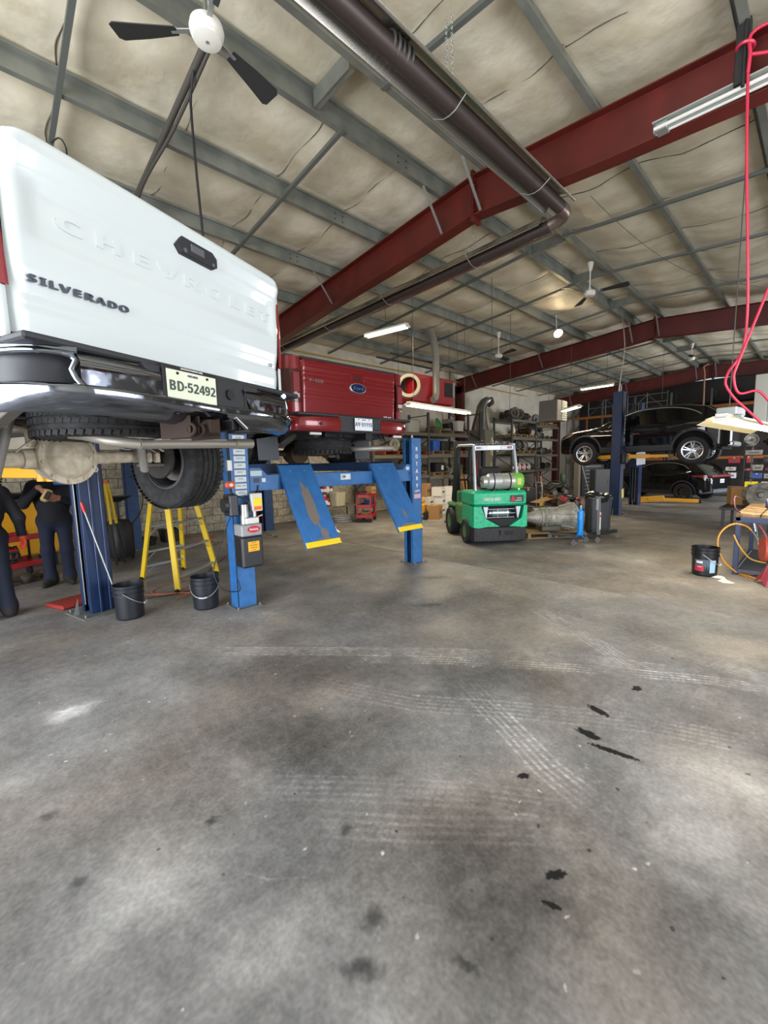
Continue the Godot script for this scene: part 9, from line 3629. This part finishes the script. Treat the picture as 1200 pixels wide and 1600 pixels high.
	for i in 7:
		axle_lump(["grey axle part on the floor before the drawers", "second axle part beside the gas rack foot", "dark axle part by the steel stand", "rusty axle part near the row of chargers", "small axle part behind the row of chargers", "dark axle part under the far rack's first bay", "brown axle part under the far rack's second bay"][i], V([16.4, 15.6, 16.9, 15.2, 13.9, 17.8, 20.2][i], 0.0, [-6.6, -7.4, -7.9, -6.7, -8.0, -9.9, -10.0][i]), i * 40.0, [0.6, 0.7, 0.5, 0.6, 0.5, 1.0, 1.1][i], [0, 1, 3, 4, 0, 3, 4][i], "axle parts on the floor")

func build_bench() -> void:
	# blue steel bench with a wooden top at the right
	var T := thing("workbench", "blue steel workbench with a worn wooden top and hoses hung on it", "workbench", V(7.27, 0, -0.76))
	var blue := mat("bench blue", "14244a", 0.45)
	var L := 1.7
	var W := 1.25
	for x in [0.0, L]:
		for z in [0.0, W]:
			var b := MB.new()
			b.box(V(x, 0.37, z), V(0.055, 0.74, 0.055), 0.004)
			obj("leg", b, blue, T)
	var b := MB.new()
	for z in [0.0, W]:
		b.box(V(L / 2, 0.75, z), V(L + 0.05, 0.07, 0.05), 0.004)
	for x in [0.0, L]:
		b.box(V(x, 0.75, W / 2), V(0.05, 0.07, W + 0.05), 0.004)
	b.marks = []
	obj("top_frame", b, blue, T)
	b = MB.new()
	b.box(V(L / 2, 0.06, W / 2), V(L, 0.02, W), 0.003)
	for x in [0.0, L]:
		b.box(V(x, 0.05, W / 2), V(0.045, 0.05, W), 0.004)
	b.box(V(L / 2, 0.05, 0), V(L, 0.05, 0.045), 0.004)
	b.marks = []
	obj("lower_shelf", b, mat("shelf slate", "3b404b", 0.5), T)
	var wood := mat("bench wood", "98805e", 0.75)
	grime(wood, noise_tex(0.012, 111, Color(0.62, 0.58, 0.52), Color(1, 1, 1), 256, 5, 0.25, 0.7), 1.2)
	for k in 5:
		b = MB.new()
		b.box(V(L / 2 + 0.02, 0.81, 0.09 + k * 0.26), V(L + 0.08, 0.045, 0.25), 0.006)
		obj("plank", b, wood, T)
	# hoses
	var o := V(7.27, 0, -0.76)
	b = MB.new()
	b.tube([V(7.21, 0.70, -0.78), V(7.17, 0.66, -0.86), V(7.12, 0.55, -0.93), V(7.10, 0.40, -0.94), V(7.12, 0.25, -0.9), V(7.17, 0.14, -0.84), V(7.25, 0.03, -0.74)], 0.011, 8)
	b.tube([V(7.21, 0.70, -0.78), V(7.24, 0.69, -0.73), V(7.30, 0.66, -0.67), V(7.34, 0.61, -0.63)], 0.011, 8)
	tag(obj("air_hose", b, mat("hose orange", "d08a2a", 0.45)), "orange air hose looping down past the blue bench leg", "hose")
	b = MB.new()
	b.cyl(V(7.34, 0.61, -0.63), V(7.40, 0.52, -0.58), 0.008, -1, 8)
	b.cyl(V(7.40, 0.52, -0.58), V(7.42, 0.48, -0.565), 0.014, -1, 10)
	tag(obj("hose_coupling", b, M["brace steel"]), "steel coupling with a spring guard at the orange hose's end", "coupling")
	b = MB.new()
	b.tube([V(7.20, 0.55, -0.79), V(7.22, 0.42, -0.74), V(7.30, 0.3, -0.68), V(7.4, 0.21, -0.62), V(7.52, 0.16, -0.54), V(7.6, 0.14, -0.48)], 0.010, 8)
	tag(obj("air_hose", b, mat("hose gold", "c99a3c", 0.45)), "pale orange hose slanting down across the bench's open side", "hose")
	b = MB.new()
	b.tube([V(7.28, 0.010, -0.72), V(7.2, 0.010, -0.60), V(7.05, 0.010, -0.5), V(7.0, 0.010, -0.35), V(7.2, 0.010, -0.25), V(7.4, 0.010, -0.45), V(7.25, 0.011, -0.66), V(7.1, 0.012, -0.62)], 0.010, 8)
	tag(obj("air_hose", b, M["hose orange"]), "orange hose lying in a loop on the floor beneath the bench", "hose")
	b = MB.new()
	b.tube([V(7.25, 0.72, -0.74), V(7.30, 0.74, -0.70), V(7.38, 0.735, -0.63)], 0.010, 8)
	b.tube([V(7.46, 0.68, -0.57), V(7.52, 0.58, -0.52), V(7.56, 0.46, -0.48), V(7.57, 0.30, -0.46)], 0.010, 8)
	tag(obj("air_hose", b, mat("hose pink", "b8525e", 0.45)), "dull red hose with a blow gun hung under the bench top", "hose")
	var t := thing("blow_gun", "small chrome blow gun hanging in the red hose under the bench top", "blow gun", V(7.42, 0.71, -0.60), 40.0)
	b = MB.new()
	b.bar(V(-0.04, 0.02, 0), V(0.05, -0.02, 0), 0.02, 0.022, Vector3.UP, 0.004)
	b.bar(V(0.03, -0.01, 0), V(0.0, -0.13, 0.01), 0.016, 0.02, V(1, 0, 0), 0.004)
	obj("body", b, M["badge chrome"], t)
	b = MB.new()
	b.tube([V(6.0 + 1.30, 0.835, -0.75), V(7.27, 0.9, -0.8), V(7.36, 1.0, -0.83), V(7.55, 1.04, -0.84), V(7.7, 1.0, -0.8)], 0.009, 8)
	tag(obj("hose_end", b, mat("hose maroon", "5d2730", 0.5)), "maroon hose arching up from the bench's corner", "hose")
	b = MB.new()
	b.cyl(V(7.5, 0.68, -0.6), V(7.5, 0.40, -0.56), 0.004, -1, 6)
	b.cyl(V(7.5, 0.50, -0.58), V(7.5, 0.46, -0.575), 0.012, -1, 8)
	tag(obj("hanging_chuck", b, M["brace steel"]), "small steel air chuck hanging under the bench top", "chuck")
	# fan clutch with a ribbed rim, red backed, on the lower shelf
	t = thing("brake_drum", "ribbed steel drum with a red back standing on the bench's lower shelf", "brake drum", V(7.62, 0.07, -0.50), 0.0)
	b = MB.new()
	var ax := V(0.35, 0.0, 1.0).normalized()
	b.lathe_at(V(0, 0.25, 0), ax, [Vector2(0, 0.0), Vector2(0.15, 0.0), Vector2(0.175, 0.02), Vector2(0.175, 0.05), Vector2(0.165, 0.055), Vector2(0.165, 0.15), Vector2(0.14, 0.165), Vector2(0.06, 0.17), Vector2(0.05, 0.23), Vector2(0, 0.23)], 32)
	obj("drum", b, mat("drum steel", "77746f", 0.5, 0.6), t)
	b = MB.new()
	b.at(V(0, 0.25, 0), b.basis_to(ax))
	for r in 2:
		for i in 40:
			var a := TAU * (i + r * 0.5) / 40
			b.box(V(cos(a) * 0.172, 0.075 + r * 0.05, sin(a) * 0.172), V(0.03, 0.035, 0.008), 0.0, Basis(Vector3.UP, -a))
	b.marks = []
	obj("cooling_fin", b, M["drum steel"], t).set_meta("kind", "stuff")
	b = MB.new()
	b.lathe_at(V(0, 0.25, 0) - ax * 0.03, ax, [Vector2(0, 0), Vector2(0.16, 0), Vector2(0.17, 0.02), Vector2(0.17, 0.045), Vector2(0, 0.045)], 32)
	obj("red_back", b, mat("drum red", "c2513f", 0.5), t)
	# jack stand on the floor
	t = thing("jack_stand", "dull red jack stand spreading on the floor before the bench", "jack stand", V(6.93, 0, -0.36), 30.0)
	b = MB.new()
	for k in 4:
		var a := TAU * k / 4 + PI / 4
		var d := V(cos(a), 0, sin(a))
		var n := V(-sin(a), 0, cos(a))
		for s in [-1.0, 1.0]:
			b.quad(V(0, 0.30, 0) + d * 0.035, d * 0.19 + V(0, 0.0, 0), d * 0.10 + n * s * 0.09 * 1.0 + V(0, 0.07, 0), V(0, 0.30, 0) + (d + n * s).normalized() * 0.05, d + n * s)
			b.quad(V(0, 0.295, 0) + d * 0.03, d * 0.184, d * 0.096 + n * s * 0.086 + V(0, 0.07, 0), V(0, 0.295, 0) + (d + n * s).normalized() * 0.045, -(d + n * s))
	b.cyl(V(0, 0.28, 0), V(0, 0.34, 0), 0.04, 0.035, 16)
	obj("base", b, mat("stand red", "8f3442", 0.45), t)
	b = MB.new()
	b.box(V(0, 0.38, 0), V(0.035, 0.16, 0.02), 0.003)
	b.box(V(0, 0.465, 0), V(0.11, 0.02, 0.04), 0.006)
	obj("ratchet_post", b, M["brace steel"], t)
	# white gloves on the floor
	b = MB.new()
	var rows := []
	for i in 17:
		var row := PackedVector3Array()
		for j in 11:
			var u := i / 16.0
			var w := j / 10.0 - 0.5
			var h := 0.005 + 0.05 * maxf(0.0, sin(u * PI)) * maxf(0.0, 1.0 - 4.0 * w * w) * (0.55 + 0.45 * sin(u * 19.0 + w * 7.0))
			row.append(V(u * 0.34 - 0.17, h, w * (0.10 + 0.05 * sin(u * 9.0)) + 0.02 * sin(u * 14.0)))
		rows.append(row)
	b.at(V(6.80, 0.0, -0.83), roty(25)).grid(rows, false, false, V(0, 1, 0))
	tag(obj("rag", b, mat("rag white", "cfccc4", 0.85)), "crumpled white rag on the floor between the pail and the jack stand", "rag")
	# things on the bench top
	t = thing("cylinder_head", "pale cylinder head lying on the wooden bench top", "cylinder head", V(8.35, 0.833, -0.25), 40.0)
	b = MB.new()
	b.box(V(0, 0.05, 0), V(0.6, 0.09, 0.22), 0.01)
	b.box(V(0, 0.11, 0), V(0.52, 0.03, 0.16), 0.006)
	obj("casting", b, cast_mat(2), t)
	for k in 4:
		b = MB.new()
		b.cyl(V(-0.21 + k * 0.14, 0.06, 0.11), V(-0.21 + k * 0.14, 0.06, 0.125), 0.045, -1, 14)
		obj("port", b, M["recess black"], t)
	jug("small navy bottle with a white cap on the bench top", V(8.25, 0.833, -0.55), 0.0, 0.13, mat("bottle navy", "1f2452", 0.4), M["label white"])
	gearbox("silver gearbox on the floor beyond the bench, by the black shelves", V(12.2, 0.5, -1.05), 20.0, 1.0, 0)
	t = thing("parts_stand", "low steel stand carrying a gearbox and brown cartons beyond the bench", "stand", V(12.3, 0, -1.1))
	b = MB.new()
	b.box(V(0, 0.47, 0), V(1.5, 0.05, 0.9), 0.006)
	for sx in [-1.0, 1.0]:
		for sz in [-1.0, 1.0]:
			b.box(V(sx * 0.68, 0.22, sz * 0.38), V(0.06, 0.45, 0.06), 0.004)
	b.marks = []
	obj("frame", b, M["jack black"], t)
	carton("brown carton behind the gearbox on the low steel stand", V(12.6, 0.495, -1.4), 15.0, 0.55, 0.4, 0.25, M["carton kraft"])
	axle_lump("pale steering parts on the floor just behind the parked SUV", V(17.4, 0.0, -1.75), 70.0, 0.7, 2)

func _ready() -> void:
	rng.seed = 4242
	setup_camera()
	setup_light()
	build_floor()
	build_walls()
	build_roof()
	build_white_pickup()
	build_red_pickup()
	build_suvs()
	build_four_post()
	build_two_posts()
	build_forklift()
	build_ceiling_things()
	build_racks()
	build_people()
	build_floor_things()
